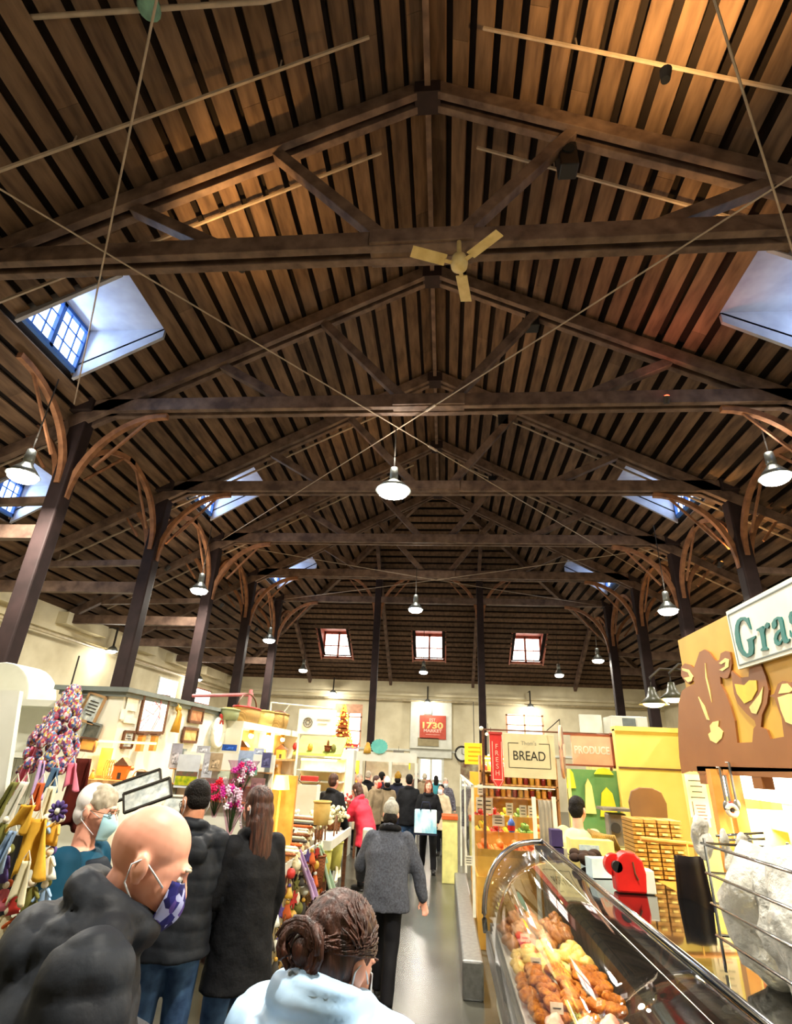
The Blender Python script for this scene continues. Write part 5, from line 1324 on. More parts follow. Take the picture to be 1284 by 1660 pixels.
s_ = thing('hanging_sign', 'white signboard with a round grey seal above the green awning', 'sign', at(515, 1172, Y=10.0))
A_, B_ = at(486, 1149, Y=10.0), at(546, 1156, Y=10.0)
MB().b2(A_.x, B_.x, 9.98, 10.02, 2.32, A_.z).build('panel', m_white, s_)
for xx in (A_.x + .03,): MB().b2(xx - .015, xx + .015, 10.02, 10.05, 0, 2.7).build('post', m_white, s_)
q = at(499, 1171, Y=9.975); dk = MB(); dk.tube([q + Vector((.075 * math.cos(t_), 0, .075 * math.sin(t_))) for t_ in [2 * math.pi * i / 24 for i in range(25)]], .014, 6)
for k in range(6): dk.ell(q + Vector((.035 * math.cos(k * 1.05), 0, .035 * math.sin(k * 1.05))), (.018, .005, .018))
dk.build('seal', mat('seal_grey', (120, 118, 108), rough=.7), s_, smooth=True)
ln_ = MB(); q = at(525, 1168, Y=9.975)
for z, w in ((.02, .13), (-.05, .09)): ln_.box(q + Vector((-.02 if w < .1 else 0, 0, z)), (w * 1.8, .006, .016))
ln_.build('lettering_lines', mat('faint_ink', (196, 192, 178), rough=.7), s_)
pr_ = MB(); rf = at(440, 1139, Y=9.6); r2_ = at(540, 1149, Y=9.6); pr_.tube([rf, r2_], .015, 6); pr_.tube([rf, (rf.x, rf.y, 2.0)], .015, 6); pr_.tube([at(470, 1142, Y=9.6), at(461, 1154, Y=9.6)], .01, 6)
board('sign_rail', pr_, m_white, 'white pipe rail above the baskets, left of the seal signboard', 'rail', (rf.x, rf.y, 2.0))
pr_ = MB(); a = at(312, 1128, Y=9.9); b = at(410, 1126, Y=9.9); pr_.tube([a, b], .03, 8); pr_.tube([at(407, 1118, Y=9.9), (b.x, b.y, 0)], .035, 8)
board('rail_frame', pr_, m_rose, 'rose red rail frame standing behind the shelf of baskets', 'rail', (b.x, b.y, 2.4))
# small things on the awning foot
basket('reddish-brown basket on the awning of the bakery stand', (at(530, 1218, Y=10.4).x, 10.45, 2.06), .06, .06, .09, m_wickd, m_wickd)
for i, (px, lab, m_) in enumerate([(540, 'pale green bundle beside the brown basket on the awning', m_olv), (502, 'mustard sign block at the front of the awning', m_gold), (478, 'dark red bottle shape left of the awning', m_red)]):
    q = at(px, 1219 - (i == 2) * 3, Y=10.45); board('ornament_block', MB().lathe([(.04, -.05), (.05, 0), (.035, .05), (.01, .07)], (q.x, 10.46, 2.115), 12), m_, lab, 'ornament', (q.x, 10.46, 2.06), smooth=True)
# --- far partition, christmas tree, teal fan, small far signs
t = thing('stall_partition', 'long low white partition of the far stalls with lit openings', 'partition', (-1.8, 16, 0))
MB().b2(-3.0, -.75, 16, 16.1, 1.9, 2.14).build('fascia', m_white, t)
for x in (-3.0, -2.3, -1.5, -.8): MB().b2(x, x + .08, 16, 16.1, 0, 1.9).build('post', m_white, t)
MB().b2(-2.85, -2.35, 16.3, 16.35, .9, 1.9).build('back_panel', mat('glow_orange_panel', (250, 190, 80), (226, 140, 40), scale=5, rough=.6), t)
MB().b2(-2.2, -1.0, 16.6, 16.65, .9, 1.9).build('back_panel', m_paper, t)
point('stall_light', (-2.6, 16.15, 1.75), 18, (1, .7, .3), .05)
tq = at(553, 1215, Y=14.0)
t = thing('christmas_tree', 'slim Christmas tree of orange lights by the far window', 'christmas tree', tq)
MB().cone(tq, tq + ZUP * .2, .03, .03, 8).build('trunk', m_dkwood, t)
fo = MB(); li = MB(); random.seed(4)
for k in range(9):
    z = .08 + k * .1; rr_ = .27 * (1 - k / 9.6); fo.lathe([(rr_, z), (rr_ * .9, z + .02), (rr_ * .35, z + .14)], tq, 14)
fo.build('foliage', mat('fir_orange_glow', (150, 84, 40), (100, 60, 30), rough=.8), t)  # orange glow of the string lights put into the foliage colour
for i in range(170):
    z = random.random() ** 1.3 * .95; a_ = random.uniform(0, 6.28); rr_ = .27 * (1 - z / 1.0) + .015; li.ell(tq + Vector((rr_ * math.cos(a_), rr_ * math.sin(a_), z + .06)), .022, None, 6, 4)
tag(li.build('string_lights', mat('string_amber', (255, 150, 60), emit=3.5, ecol=(255, 130, 50)), t), kind='stuff')
board('tree_stand_box', MB().b2(tq.x - .35, tq.x + .35, 13.8, 14.2, 0, tq.z), m_white, 'white stall cabinet carrying the Christmas tree', 'cabinet', (tq.x, 14, 0))
fq = at(615, 1210, Y=15.95); t = thing('paper_fan', 'round teal paper fan above the far partition', 'decoration', fq)
MB().prism([(.19 * (1 if i % 2 else .92) * math.cos(math.pi * i / 18) * 1.25, .19 * (1 if i % 2 else .92) * math.sin(math.pi * i / 18)) for i in range(36)], .02, fq, (1, 0, 0), (0, 0, 1)).build('disc', mat('teal_paper', (110, 190, 176), (90, 170, 160), rough=.7), t)
MB().tube([fq - ZUP * .15, (fq.x, 15.98, 2.13)], .012, 6).build('stick', m_wood, t)
for i, (px, py, w, h, c, lab) in enumerate([(646, 1223, .36, .26, (120, 116, 104), 'grey square sign left of the yellow banner'), (664, 1229, .26, .18, (130, 126, 112), 'second grey sign overlapping the yellow banner'), (652, 1241, .55, .22, (226, 226, 50), 'bright yellow-green banner in the far aisle')]):
    q = at(px, py, Y=20 - .1 * (i < 2) - .05 * i); o = MB().box(q, (w, .02, h)).build('stall_banner', mat('banner_%d' % i, c, rough=.6), base=q); tag(o, lab, 'sign')
    MB().bar(q + ZUP * h * .5, q + ZUP * (h * .5 + .12), .01, .01).build('hanger', m_line, o)
q = at(596, 1212, Y=16.05); board('gold_bell', MB().lathe([(.12, -.14), (.1, -.05), (.05, .12), (.01, .14)], q, 16), m_gold, 'bronze bell-shaped ornament left of the teal fan', 'ornament', q, smooth=True)
q = at(570, 1208, Y=14); o = thing('toy_sled', 'red toy sled beside the Christmas tree', 'ornament', q); MB().box(q, (.3, .1, .06)).build('sleigh_body', m_red, o, bevel=.01); MB().tube([q + Vector(p) for p in ((-.14, 0, -.07), (.12, 0, -.07), (.18, 0, .06))], .012, 6).build('runner', m_red, o)
# ================================================================== RIGHT STALLS
m_chrome = mat('chrome_trim', (190, 192, 196), rough=.18, metal=1.)
m_steel = mat('brushed_steel', (150, 150, 148), rough=.35, metal=.8, scale=20)
m_blackgloss = mat('black_gloss', (8, 9, 10), rough=.06, coat=.5)
m_case = mat('case_enamel', (206, 206, 186), rough=.4)
m_yw = mat('yellow_wall', (232, 208, 118), (220, 192, 98), rough=.6, scale=2)
m_ywp = mat('yellow_pale', (246, 228, 140), rough=.6)
m_tube = mat('case_tube_glow', (255, 240, 210), emit=14, ecol=(255, 236, 200))
# ---- the long curved-glass deli case
Y0, Y1 = 1.5, 6.15
dc = thing('display_case', 'long curved-glass deli case full of meat along the right of the aisle', 'display case', (.7, 3.8, 0))
MB().b2(.46, 1.4, Y0, Y1, .05, .5).build('base_cabinet', m_case, dc, bevel=.02)
MB().b2(.5, 1.36, Y0 + .03, Y1 - .03, 0, .06).build('plinth', m_black, dc)
MB().b2(.38, .47, Y0, Y1, .44, .6).build('bumper_rail', m_steel, dc, bevel=.02)
prof = [(.385, .58), (.375, .7), (.385, .85), (.42, .99), (.49, 1.12), (.6, 1.23), (.74, 1.3), (.95, 1.33)]
def pf(u):
    k = u * (len(prof) - 1); i = min(int(k), len(prof) - 2); f = k - i
    p = [prof[max(i - 1, 0)], prof[i], prof[i + 1], prof[min(i + 2, len(prof) - 1)]]
    return [.5 * (2 * p[1][j] + (p[2][j] - p[0][j]) * f + (2 * p[0][j] - 5 * p[1][j] + 4 * p[2][j] - p[3][j]) * f * f + (3 * p[1][j] - p[0][j] - 3 * p[2][j] + p[3][j]) * f ** 3) for j in (0, 1)]
MB().sheet(lambda u, v: (pf(u)[0], Y0 + (Y1 - Y0) * v, pf(u)[1]), 28, 4, .006).build('curved_glass', GLASS, dc, smooth=True)
for yy in (Y0, Y1):
    MB().tube([(pf(i / 24)[0] - .004, yy, pf(i / 24)[1]) for i in range(25)], .024, 8).build('glass_edge_trim', m_chrome, dc, smooth=True)
epol = [(.40, .5)] + [tuple(pf(i / 20)) for i in range(21)] + [(1.4, 1.32), (1.4, .5)]
for yy in (Y0 - .02, Y1): MB().prism([(x, z) for x, z in epol], .02, (0, yy + .02, 0), (1, 0, 0), (0, 0, 1)).build('end_glass', GLASS, dc)
MB().b2(.93, 1.42, Y0, Y1, 1.3, 1.33).build('top_shelf', m_blackgloss, dc, bevel=.004)
MB().tube([(.95, Y0, 1.336), (.95, Y1, 1.336)], .012, 8).build('top_trim', m_chrome, dc, smooth=True)
MB().b2(.86, 1.38, Y0 + .05, Y1 - .05, 1.27, 1.3).build('dark_reflection_canopy', m_black, dc)  # black sheet added so the upper glass looks dark like a reflected roof
MB().b2(1.32, 1.36, Y0 + .02, Y1 - .02, .5, 1.28).build('dark_reflection_back', m_black, dc)  # rear panel, black stands in for the dark roof mirrored in the glass
MB().b2(.42, 1.04, Y0 + .02, Y1 - .02, .56, .66).build('deck', m_steel, dc)
MB().b2(1.04, 1.34, Y0 + .02, Y1 - .02, .56, .9).build('dark_reflection_step', m_black, dc)  # black block put in so the glass shows the roof's dark reflection here
MB().tube([(.9, Y0 + .1, 1.25), (.9, Y1 - .1, 1.25)], .012, 8).build('light_tube', m_tube, dc)
area('case_light', (.88, 3.8, 1.235), 4.4, 34, (1, .86, .6), (-.25, 0, -1), sy=.05).rotation_euler = (0, R(14), R(90))
l_ = [o for o in COL.objects if o.name.startswith('case_light')][-1]
l_.data.size = .05; l_.data.size_y = 4.4; l_.rotation_euler = (0, R(14), 0)
# food: each piece a thing, shared meshes
m_cut = mat('fried_crumb', (206, 128, 40), (140, 70, 20), rough=.6, scale=30, bump=.6, bscale=60)
m_meat = mat('raw_pink', (226, 120, 110), (244, 206, 176), rough=.35, scale=10)
m_roll = mat('roast_brown', (196, 134, 70), (130, 76, 38), rough=.45, scale=12)
m_chk = mat('cheese_pale', (236, 206, 120), (216, 176, 84), rough=.45, scale=8)
m_tray = mat('tray_white', (222, 220, 210), rough=.4)
def lump(name, m_, r, seed, cat):
    random.seed(seed); b = MB().ell((0, 0, 0), r, None, 18, 12); off = Vector((seed * 3.1, seed, 0))
    return b, (lambda p: .016 * mnoise.noise(p * 22 + off) + .006 * mnoise.noise(p * 60 + off))
protos = {}
ON = ['first', 'second', 'third', 'fourth', 'fifth', 'sixth', 'seventh', 'eighth', 'ninth', 'tenth', 'eleventh', 'twelfth', 'thirteenth', 'fourteenth', 'fifteenth', 'sixteenth']
def food(name, m_, r, loc, rz_, label, cat, group):
    key = (name, m_.name)
    if key not in protos:
        b, d = lump(name, m_, r, len(protos) + 2, cat)
        o = b.build(name, m_, smooth=True, disp=d, base=(0, 0, 0)); protos[key] = o; o.location = loc
    else:
        o = protos[key].copy(); COL.objects.link(o); o.location = loc
    o.rotation_euler = (random.uniform(-.25, .25), random.uniform(-.25, .25), rz_); tag(o, label, cat, group)
random.seed(8)
zones = [('raw_chop', m_meat, (.075, .05, .022), 2.25, 3.85, .68, 'pink raw chop', 'meat', 'raw chops in the deli case', 4),
         ('fried_cutlet', m_cut, (.07, .055, .03), 3.95, 4.6, .70, 'golden crumbed cutlet', 'cutlet', 'crumbed cutlets in the deli case', 4),
         ('cheese_piece', m_chk, (.06, .05, .035), 4.7, 5.15, .70, 'pale yellow piece', 'food', 'pale pieces in the deli case', 4),
         ('roast_roll', m_roll, (.07, .045, .04), 5.26, 5.95, .70, 'brown roast roll', 'meat', 'roast rolls in the deli case', 4)]
for nm, m_, r, ya, yb, z, lab, cat, grp, cols_ in zones:
    y = ya; ri_ = 0
    tr = MB(); tr.b2(.45, 1.02, ya - .06, yb + .06, .66, .668); tr.b2(.45, .46, ya - .06, yb + .06, .66, .69); tr.b2(1.01, 1.02, ya - .06, yb + .06, .66, .69)
    to = tr.build('food_tray', m_tray, base=(.85, (ya + yb) / 2, .66)); tag(to, 'white tray under the %ss in the deli case' % nm.replace('_', ' '), 'tray')
    while y < yb:
        for c in range(4):
            x = .53 + c * .14 + random.uniform(-.02, .02)
            food(nm, m_, r, (x, y + random.uniform(-.02, .02), z + .02 + .05 * (x - .5) + (.05 if c > 2 else 0)), random.uniform(0, 3), '%s in the tray, %s row from the near end, %s from the glass' % (lab, ON[ri_], ON[c]), cat, grp)
            if c < 3 and random.random() < .7: food(nm, m_, r, (x + .07, y + .05, z + .07 + .05 * (x - .5)), random.uniform(0, 3), '%s lying on top, %s row from the near end, %s from the glass' % (lab, ON[ri_], ON[c]), cat, grp)
        y += .115; ri_ += 1
for i, yy in enumerate((3.9, 4.65, 5.2)):
    o = thing('price_card', 'white price card %s in the deli case' % ['before the cutlets', 'between cutlets and pale pieces', 'before the roast rolls'][i], 'price card', (.62, yy, .74)); MB().box((.62, yy, .785), (.07, .003, .05)).build('card', m_paper, o); MB().bar((.62, yy, .7), (.62, yy, .77), .004, .004).build('pin', m_chrome, o)
    tg_ = MB().box((.62, yy - .003, .785), (.045, .002, .006)); tg_.build('writing', m_line, o)
# low grey kerb and bench along the aisle beyond the case
board('kerb_bench', MB().b2(.16, .36, 6.4, 11.0, 0, .3).b2(.14, .38, 6.4, 11.0, .3, .33) if False else MB().box((.27, 8.6, .15), (.2, 4.4, .3)), m_steel, 'low grey metal kerb between aisle and produce stand', 'kerb', (.27, 8.6, 0), bevel=.02)
# ---- things on top of the case: red cutter, card, tape gun
q = Vector((1.085, 3.97, 1.333)); t = thing('wrap_dispenser', 'red round-shouldered dispenser standing on the black case top', 'dispenser', q)
m_redd = mat('red_gloss', (214, 34, 28), rough=.3)
rp = [(-.085, 0), (.085, 0), (.095, .1), (.08, .17), (.04, .205), (-.02, .21), (-.06, .18), (-.09, .1)]
MB().prism(rp, .1, q + Vector((.02, .05, 0)), (1, 0, 0), (0, 0, 1)).build('housing', m_redd, t, bevel=.012)
MB().lathe([(.03, -.055), (.06, -.055), (.06, .0), (.03, .0)], q + Vector((-.05, 0, .13)), 24, Matrix.Rotation(R(90), 3, 'X') @ Matrix.Rotation(0, 3, 'Z')).build('wheel', m_redd, t, smooth=False)
MB().cone(q + Vector((-.05, -.05, .13)), q + Vector((-.05, -.02, .13)), .03, .03, 20).build('hub', m_black, t)
MB().tube([q + Vector((.04, -.055, .16)), q + Vector((.045, -.058, .1)), q + Vector((.06, -.058, .07))], .005, 6).build('cutter_lever', m_dkwood, t)
MB().box(q + Vector((.13, 0, .06)), (.06, .09, .12)).build('side_box', m_white, t, bevel=.006)
q = at(975, 1425, Y=4.4); board('label_pad', MB().box((q.x, 4.4, 1.39), (.16, .1, .11), rz(.2)), mat('pad_pale_blue', (196, 216, 220), rough=.6), 'pale label box left of the red dispenser on the case', 'box', (q.x, 4.4, 1.333))
q = at(942, 1418, Y=4.9); rg = MB(); random.seed(2)
for i in range(14): rg.ell((1.05 + random.uniform(-.08, .1), 4.85 + random.uniform(-.08, .08), 1.36 + random.uniform(0, .06)), (.05, .04, .03), rz(i), 8, 6)
tag(rg.build('wiping_cloth', mat('cloth_dark_brown', (60, 44, 36), rough=.9), smooth=True, base=(1.05, 4.85, 1.333)), 'crumpled dark brown cloth on the far half of the case top', 'cloth')
# ---- wire rack of plastic bags at the right edge
wr_ = thing('wire_rack', 'chrome wire rack of clear plastic bags on the case top at right', 'rack', (1.2, 2.2, 1.333))
for i, z in enumerate((1.74, 1.64, 1.54, 1.44)):
    w_ = MB(); w_.tube([(1.03, 1.5, z), (1.03, 2.62, z), (1.3, 2.62, z)], .0055, 6); w_.build('wire', m_chrome, wr_, smooth=True)
for y in (1.55, 2.6):
    for x in (1.035, 1.35): MB().tube([(x, y, 1.335), (x, y, 1.76)], .006, 6).build('upright', m_chrome, wr_)
MB().tube([at(1160, 1355, Y=2.7), at(1238, 1350, Y=2.62), at(1240, 1360, Y=2.62), at(1165, 1362, Y=2.7)], .005, 6).build('hook_rod', m_chrome, wr_, smooth=True)
m_bag = mat('plastic_bag', (226, 224, 214), (196, 194, 184), rough=.3, scale=12, bump=1.0, bscale=18, trans=.2)
random.seed(12)
for i in range(7):
    y = 2.52 - i * .14; c = Vector((1.17 + .02 * (i % 2), y, 1.54 + .012 * (i % 3)))
    b = MB().ell(c, (.13, .1, .22), rz(i * .4), 24, 16); off = Vector((i * 2.3, 0, 0))
    o = b.build('plastic_bag', m_bag, smooth=True, disp=lambda p, o_=off: .045 * mnoise.noise(p * 9 + o_) + .018 * mnoise.noise(p * 24 + o_), base=c)
    tag(o, 'crumpled clear plastic bag, %s from the far end of the wire rack' % ['first', 'second', 'third', 'fourth', 'fifth', 'sixth', 'seventh'][i], 'bag')
for i, (px, py, w, h, lab) in enumerate([(1138, 1358, .05, .08, 'twisted clear bag tied to the far corner of the wire rack'), (1210, 1378, .05, .06, 'small clear bag knotted on the rack hook rod'), (1180, 1385, .025, .09, 'thin clear bag tail hanging from the hook rod')]):
    c = at(px, py, Y=2.66); b = MB().ell(c, (w * .8, w * .5, h), None, 18, 12); o = b.build('plastic_bag', m_bag, smooth=True, disp=lambda p: .02 * mnoise.noise(p * 26), base=c); tag(o, lab, 'bag')
# ---- cow signboard in the plane along the aisle
XS2 = 1.7
def tr_px(pts, X=XS2, ox=1100, oy=940, sc=5.032): return [at(ox + x / sc, oy + y / sc, X=X) for x, y in pts]
def flat(poly3, th):
    b = MB(); n = len(poly3); e = Vector((-th, 0, 0))
    a_ = sum((poly3[i].y * poly3[(i + 1) % n].z - poly3[(i + 1) % n].y * poly3[i].z) for i in range(n))
    if a_ > 0: poly3 = poly3[::-1]
    fs = [tuple(range(n, 2 * n)), tuple(reversed(range(n)))] + [((i + 1) % n, i, n + i, n + (i + 1) % n) for i in range(n)]
    return b.add(poly3 + [p + e for p in poly3], fs)
m_sgy = mat('sign_mustard', (208, 162, 58), (196, 146, 44), rough=.5, scale=3)
m_sgb = mat('sign_brown', (142, 88, 38), (130, 78, 32), rough=.5, scale=3)
m_sgl = mat('sign_cream', (240, 214, 130), rough=.5)
m_tl = mat('letter_teal', (0, 104, 96), rough=.4)
sn = thing('hanging_sign', 'large mustard signboard with brown farm animal silhouettes and teal lettering', 'sign', (XS2, 3.2, 2.0))
fa = at(1098, 1038, X=XS2); fb = at(1105, 1250, X=XS2)
ztop, zbot = 2.87, 2.03
MB().b2(XS2, XS2 + .04, 1.6, 4.14, zbot, ztop).build('panel', m_sgy, sn)
MB().b2(XS2 - .012, XS2 + .052, 1.6, 4.16, 1.99, 2.035).build('bottom_rail', m_sgb, sn)
ft = MB(); 
for yy in (4.1, 3.42, 2.5): ft.b2(XS2 - .01, XS2 + .05, yy - .05, yy + .05, 1.93, 2.0)
ft.build('bottom_tabs', m_sgb, sn)
MB().b2(XS2 + .02, XS2 + .06, 1.7, 1.76, 0, ztop).build('post', m_sgb, sn)
MB().b2(XS2 + .04, 2.76, 3.9, 3.96, 2.5, 2.56).build('wall_arm', m_sgb, sn)
cow = [(10, 1250), (15, 1000), (40, 910), (75, 880), (150, 845), (135, 820), (95, 850), (60, 820), (35, 780), (35, 710), (65, 682), (110, 695), (140, 720), (165, 650), (185, 590), (225, 568), (265, 590), (300, 640), (330, 665), (350, 650), (360, 600), (400, 580), (435, 590), (445, 640), (450, 690), (440, 750), (420, 800), (385, 805), (355, 790), (360, 850), (400, 930), (440, 1030), (475, 1150), (498, 1330), (620, 1325), (630, 1215), (650, 1190), (640, 1150), (570, 1090), (500, 1010), (470, 930), (445, 760), (450, 740), (520, 800), (590, 790), (600, 640), (590, 590), (600, 540), (620, 520), (640, 560), (655, 640), (690, 690), (730, 790), (755, 900), (740, 1010), (700, 1100), (690, 1200), (740, 1225), (770, 1300), (880, 1280), (860, 1120), (800, 960), (760, 950), (800, 930), (830, 850), (870, 825), (925, 840), (1050, 800), (1300, 900), (1500, 1000), (1500, 1570), (100, 1560), (40, 1580), (20, 1450)]
flat(tr_px(cow), .012).build('animal_silhouettes', m_sgb, sn)
bits = [[(235, 680), (250, 800), (275, 900), (290, 1000), (265, 900), (240, 800)], [(180, 955), (230, 1030), (270, 1145), (250, 1140), (210, 1040)], [(275, 1190), (300, 1160), (350, 1150), (345, 1200), (385, 1240), (375, 1290), (330, 1335), (280, 1310), (262, 1260), (285, 1240)],
        [(45, 720), (100, 735), (138, 790), (125, 825), (95, 835), (60, 800), (110, 790), (95, 755), (50, 740)], [(350, 680), (400, 640), (435, 650), (430, 710), (380, 745), (352, 735), (400, 710), (405, 670), (370, 690)],
        [(480, 850), (560, 860), (600, 820), (660, 820), (665, 900), (620, 980), (560, 1010), (500, 930)], [(600, 1040), (680, 940), (715, 870), (700, 1000), (660, 1095), (620, 1085)], [(835, 960), (925, 930), (1000, 930), (1000, 1200), (900, 1160), (860, 1060)], [(840, 930), (870, 850), (910, 845), (960, 900), (930, 920)], [(620, 590), (640, 610), (645, 640), (630, 640)]]
for b_ in bits: flat([p + Vector((-.012, 0, 0)) for p in tr_px(b_)], .004).build('cut_out', m_sgl if len(b_) != 8 else mat('sign_yellow', (232, 196, 60), rough=.5), sn)
wh = thing('name_board', 'white board with teal serif letters overlapping the cow signboard', 'sign', at(1190, 1000, X=XS2 - .02))
wbp = [at(1179, 996, X=XS2 - .03), at(1196, 1086, X=XS2 - .03)]
yL = wbp[0].y; z1 = wbp[0].z; z0 = wbp[1].z
MB().b2(XS2 - .035, XS2 - .014, 1.6, yL, z0, z1 + .015).build('panel', m_white, wh)
bd = MB()
for zz in (z0 + .02, z1 - .01): bd.b2(XS2 - .038, XS2 - .035, 1.62, yL - .02, zz - .003, zz + .003)
bd.b2(XS2 - .038, XS2 - .035, yL - .023, yL - .018, z0 + .02, z1 - .01); bd.build('border_line', m_greytrim, wh)
G_ = [(575, 308), (600, 405), (588, 400), (560, 345), (535, 325), (512, 340), (499, 378), (500, 430), (512, 500), (532, 570), (556, 600), (578, 598), (580, 560), (574, 510), (562, 488), (635, 455), (635, 472), (615, 492), (622, 560), (616, 605), (590, 625), (565, 633), (530, 616), (497, 572), (476, 512), (466, 440), (470, 375), (485, 330), (515, 305), (545, 303), (560, 315)]
r_ = [(643, 405), (695, 375), (702, 405), (713, 368), (728, 347), (742, 352), (748, 375), (738, 398), (724, 392), (714, 395), (707, 430), (722, 545), (738, 560), (738, 572), (680, 580), (678, 568), (692, 552), (672, 432), (660, 415), (645, 418)]
a1 = [(772, 392), (768, 355), (786, 320), (815, 300), (845, 302), (858, 330), (880, 450), (895, 488), (914, 480), (914, 498), (892, 518), (870, 515), (855, 490), (838, 400), (832, 350), (818, 320), (803, 332), (808, 372), (796, 396), (782, 402)]
a2 = [(838, 400), (842, 418), (818, 455), (812, 485), (822, 505), (840, 498), (852, 478), (856, 494), (840, 528), (815, 538), (792, 520), (785, 480), (795, 442), (815, 415)]
s1 = [(985, 300), (975, 270), (945, 250), (918, 262), (906, 300), (916, 350), (960, 385), (975, 420), (965, 450), (945, 455), (925, 435), (915, 410), (918, 460), (935, 475), (970, 470), (1000, 440), (1005, 400), (985, 360), (940, 320), (935, 285), (950, 270), (968, 280), (978, 302)]
for nm, pl_ in (('letter_g', G_), ('letter_r', r_), ('letter_a', a1), ('letter_a', a2), ('letter_s', s1)): flat([p for p in tr_px(pl_, X=XS2 - .036)], .006).build(nm, m_tl, wh)
# ---- booth behind the sign: yellow walls, bright fixture, posts, notices
t = thing('stall_partition', 'bright yellow stall wall behind the produce signboard', 'partition', (2.4, 7.0, 0))
MB().b2(1.98, 5.2, 7.0, 7.1, 0, 2.42).build('front_panel', m_yw, t)
MB().b2(1.98, 5.2, 6.98, 7.0, 2.0, 2.02).build('seam', m_dkwood, t)
MB().b2(1.98, 5.2, 6.95, 7.15, 2.4, 2.45).build('top_cap', m_yw, t)
t = thing('stall_partition', 'pale yellow side wall of the meat stall under the barn lamps', 'partition', (2.7, 5, 0))
MB().b2(2.75, 2.85, 3.0, 6.9, 0, 2.62).build('side_panel', m_ywp, t)
MB().b2(2.55, 2.75, 5.6, 5.7, 0, 2.6).build('return_panel', m_ywp, t)
cf = thing('ceiling_fixture', 'white glowing panel light under the cow signboard', 'light', (2.3, 4.6, 2.1))
fx = at(1258, 1262, Y=3.8)
MB().b2(fx.x - .17, fx.x + .45, 3.3, 4.2, fx.z + .02, fx.z + .06).build('frame', m_white, cf)
MB().b2(fx.x - .15, fx.x + .43, 3.32, 4.18, fx.z - .12, fx.z + .02).build('diffuser', mat('panel_glow', (255, 250, 235), emit=7, ecol=(255, 246, 220)), cf)
MB().tube([(fx.x + .1, 3.9, fx.z + .06), (fx.x + .1, 3.9, 3.1), (2.78, 3.9, 3.1), (2.78, 3.9, 2.6)], .008, 6).build('hanger', m_line, cf)
area('panel_light', (fx.x + .1, 3.75, fx.z - .14), .6, 40, (1, .9, .62), (0, 0, -1), sy=1.0)
for i, (px, x_off) in enumerate(((1060, 0), (1092, 0))):
    q = at(px, 1142 - i * 8, Y=5.0); o = thing('barn_lamp', '%s warm barn lamp left of the cow signboard' % ('left', 'right')[i], 'lamp', q)
    MB().lathe([(.025, .14), (.035, .1), (.05, .06), (.12, 0), (.115, 0), (.04, .05)], q, 20).build('shade', mat('barn_green', (60, 60, 40), rough=.4), o, smooth=True)
    MB().ell(q + ZUP * .005, (.085, .085, .03)).build('bulb', m_bulbw, o, smooth=True)
    MB().tube([q + ZUP * .13, q + Vector((.0, 0, .22)), q + Vector((.1, .02, .3)), q + Vector((.3, .05, .3)), (2.75, 5.05, q.z + .1)], .01, 6).build('gooseneck', m_cord, o, smooth=True)
    point('lamp_light', q - ZUP * .08, 16, (1, .8, .45), .06)
t = thing('menu_post', 'orange wooden post hung with tools and a tape roll', 'post', (1.6, 3.7, 0))
pz = MB(); a = at(1160, 1250, Y=3.7); b = at(1188, 1250, Y=3.7)
MB().b2(a.x - .03, a.x + .035, 3.7, 3.76, 0, 2.02).build('upright', m_amberw, t); MB().b2(b.x - .03, b.x + .035, 3.7, 3.76, 0, 2.02).build('upright', m_amberw, t)
for k, (px, py, ln) in enumerate([(1172, 1275, .2), (1180, 1282, .16), (1188, 1270, .22)]):
    q = at(px, py, Y=3.66); o = thing('kitchen_tongs', '%s long utensil hanging on the orange post' % ('left', 'middle', 'right')[k], 'utensil', q)
    MB().tube([q + ZUP * ln / 2, q - ZUP * ln / 2], .007, 6).build('shank', m_steel, o); MB().ell(q - ZUP * ln / 2, (.02, .01, .03)).build('scoop', m_redd if k == 1 else m_steel, o, smooth=True); MB().tube([q + ZUP * ln / 2, q + ZUP * ln / 2 + Vector((0, .04, .0))], .004, 5).build('hook', m_steel, o)
q = at(1187, 1314, Y=3.64); o = thing('tape_roll', 'white tape roll on the orange post', 'tape', q); F9 = Matrix.Rotation(R(90), 3, 'X')
MB().tube([q + Vector((.025 * math.cos(t_), 0, .025 * math.sin(t_))) for t_ in [2 * math.pi * i / 20 for i in range(21)]], .013, 8).build('roll', m_paper, o, smooth=True); MB().cone(q - Vector((0, .01, 0)), q + Vector((0, .06, 0)), .008, .008, 10).build('peg', m_line, o)
for i, (px, py, w, h, lab) in enumerate([(1131, 1290, .14, .28, 'tall white notice sheet left of the orange post'), (1138, 1320, .1, .16, 'small red-bordered notice below the tall sheet')]):
    q = at(px, py, Y=4.6 - .01 * i); o = thing('paper_notice', lab, 'notice', q); MB().box(q, (w, .004, h)).build('sheet', m_paper, o)
    l = MB()
    for k in range(6): l.box(q + Vector((0, -.003, h * (.35 - k * .13))), (w * (.7 - .1 * (k % 3)), .002, .006))
    l.build('writing', m_line if i == 0 else m_red, o)
    MB().box(q + Vector((.0, .03, 0)), (w * .5, .05, .03)).build('clip_block', m_ywp, o)
nt_ = MB().b2(1.78, 2.1, 4.62, 4.68, 0, 2.0); board('notice_post', nt_, m_ywp, 'pale yellow pillar carrying the notices', 'pillar', (1.95, 4.65, 0))
t = thing('wall_shelf', 'pale kitchen wall shelving behind the wire rack', 'shelf', (2.5, 3.7, 0))
MB().b2(1.85, 2.7, 4.0, 4.06, 0, 1.8).build('back_panel', mat('kitchen_wall', (240, 232, 170), (230, 220, 150), rough=.6), t)
for z in (1.7, 1.85): MB().b2(2.0, 2.7, 3.75, 4.0, z, z + .02).build('shelf_board', m_ywp, t)
MB().b2(1.98, 2.04, 3.7, 3.78, 0, 1.95).build('upright', m_ywp, t)
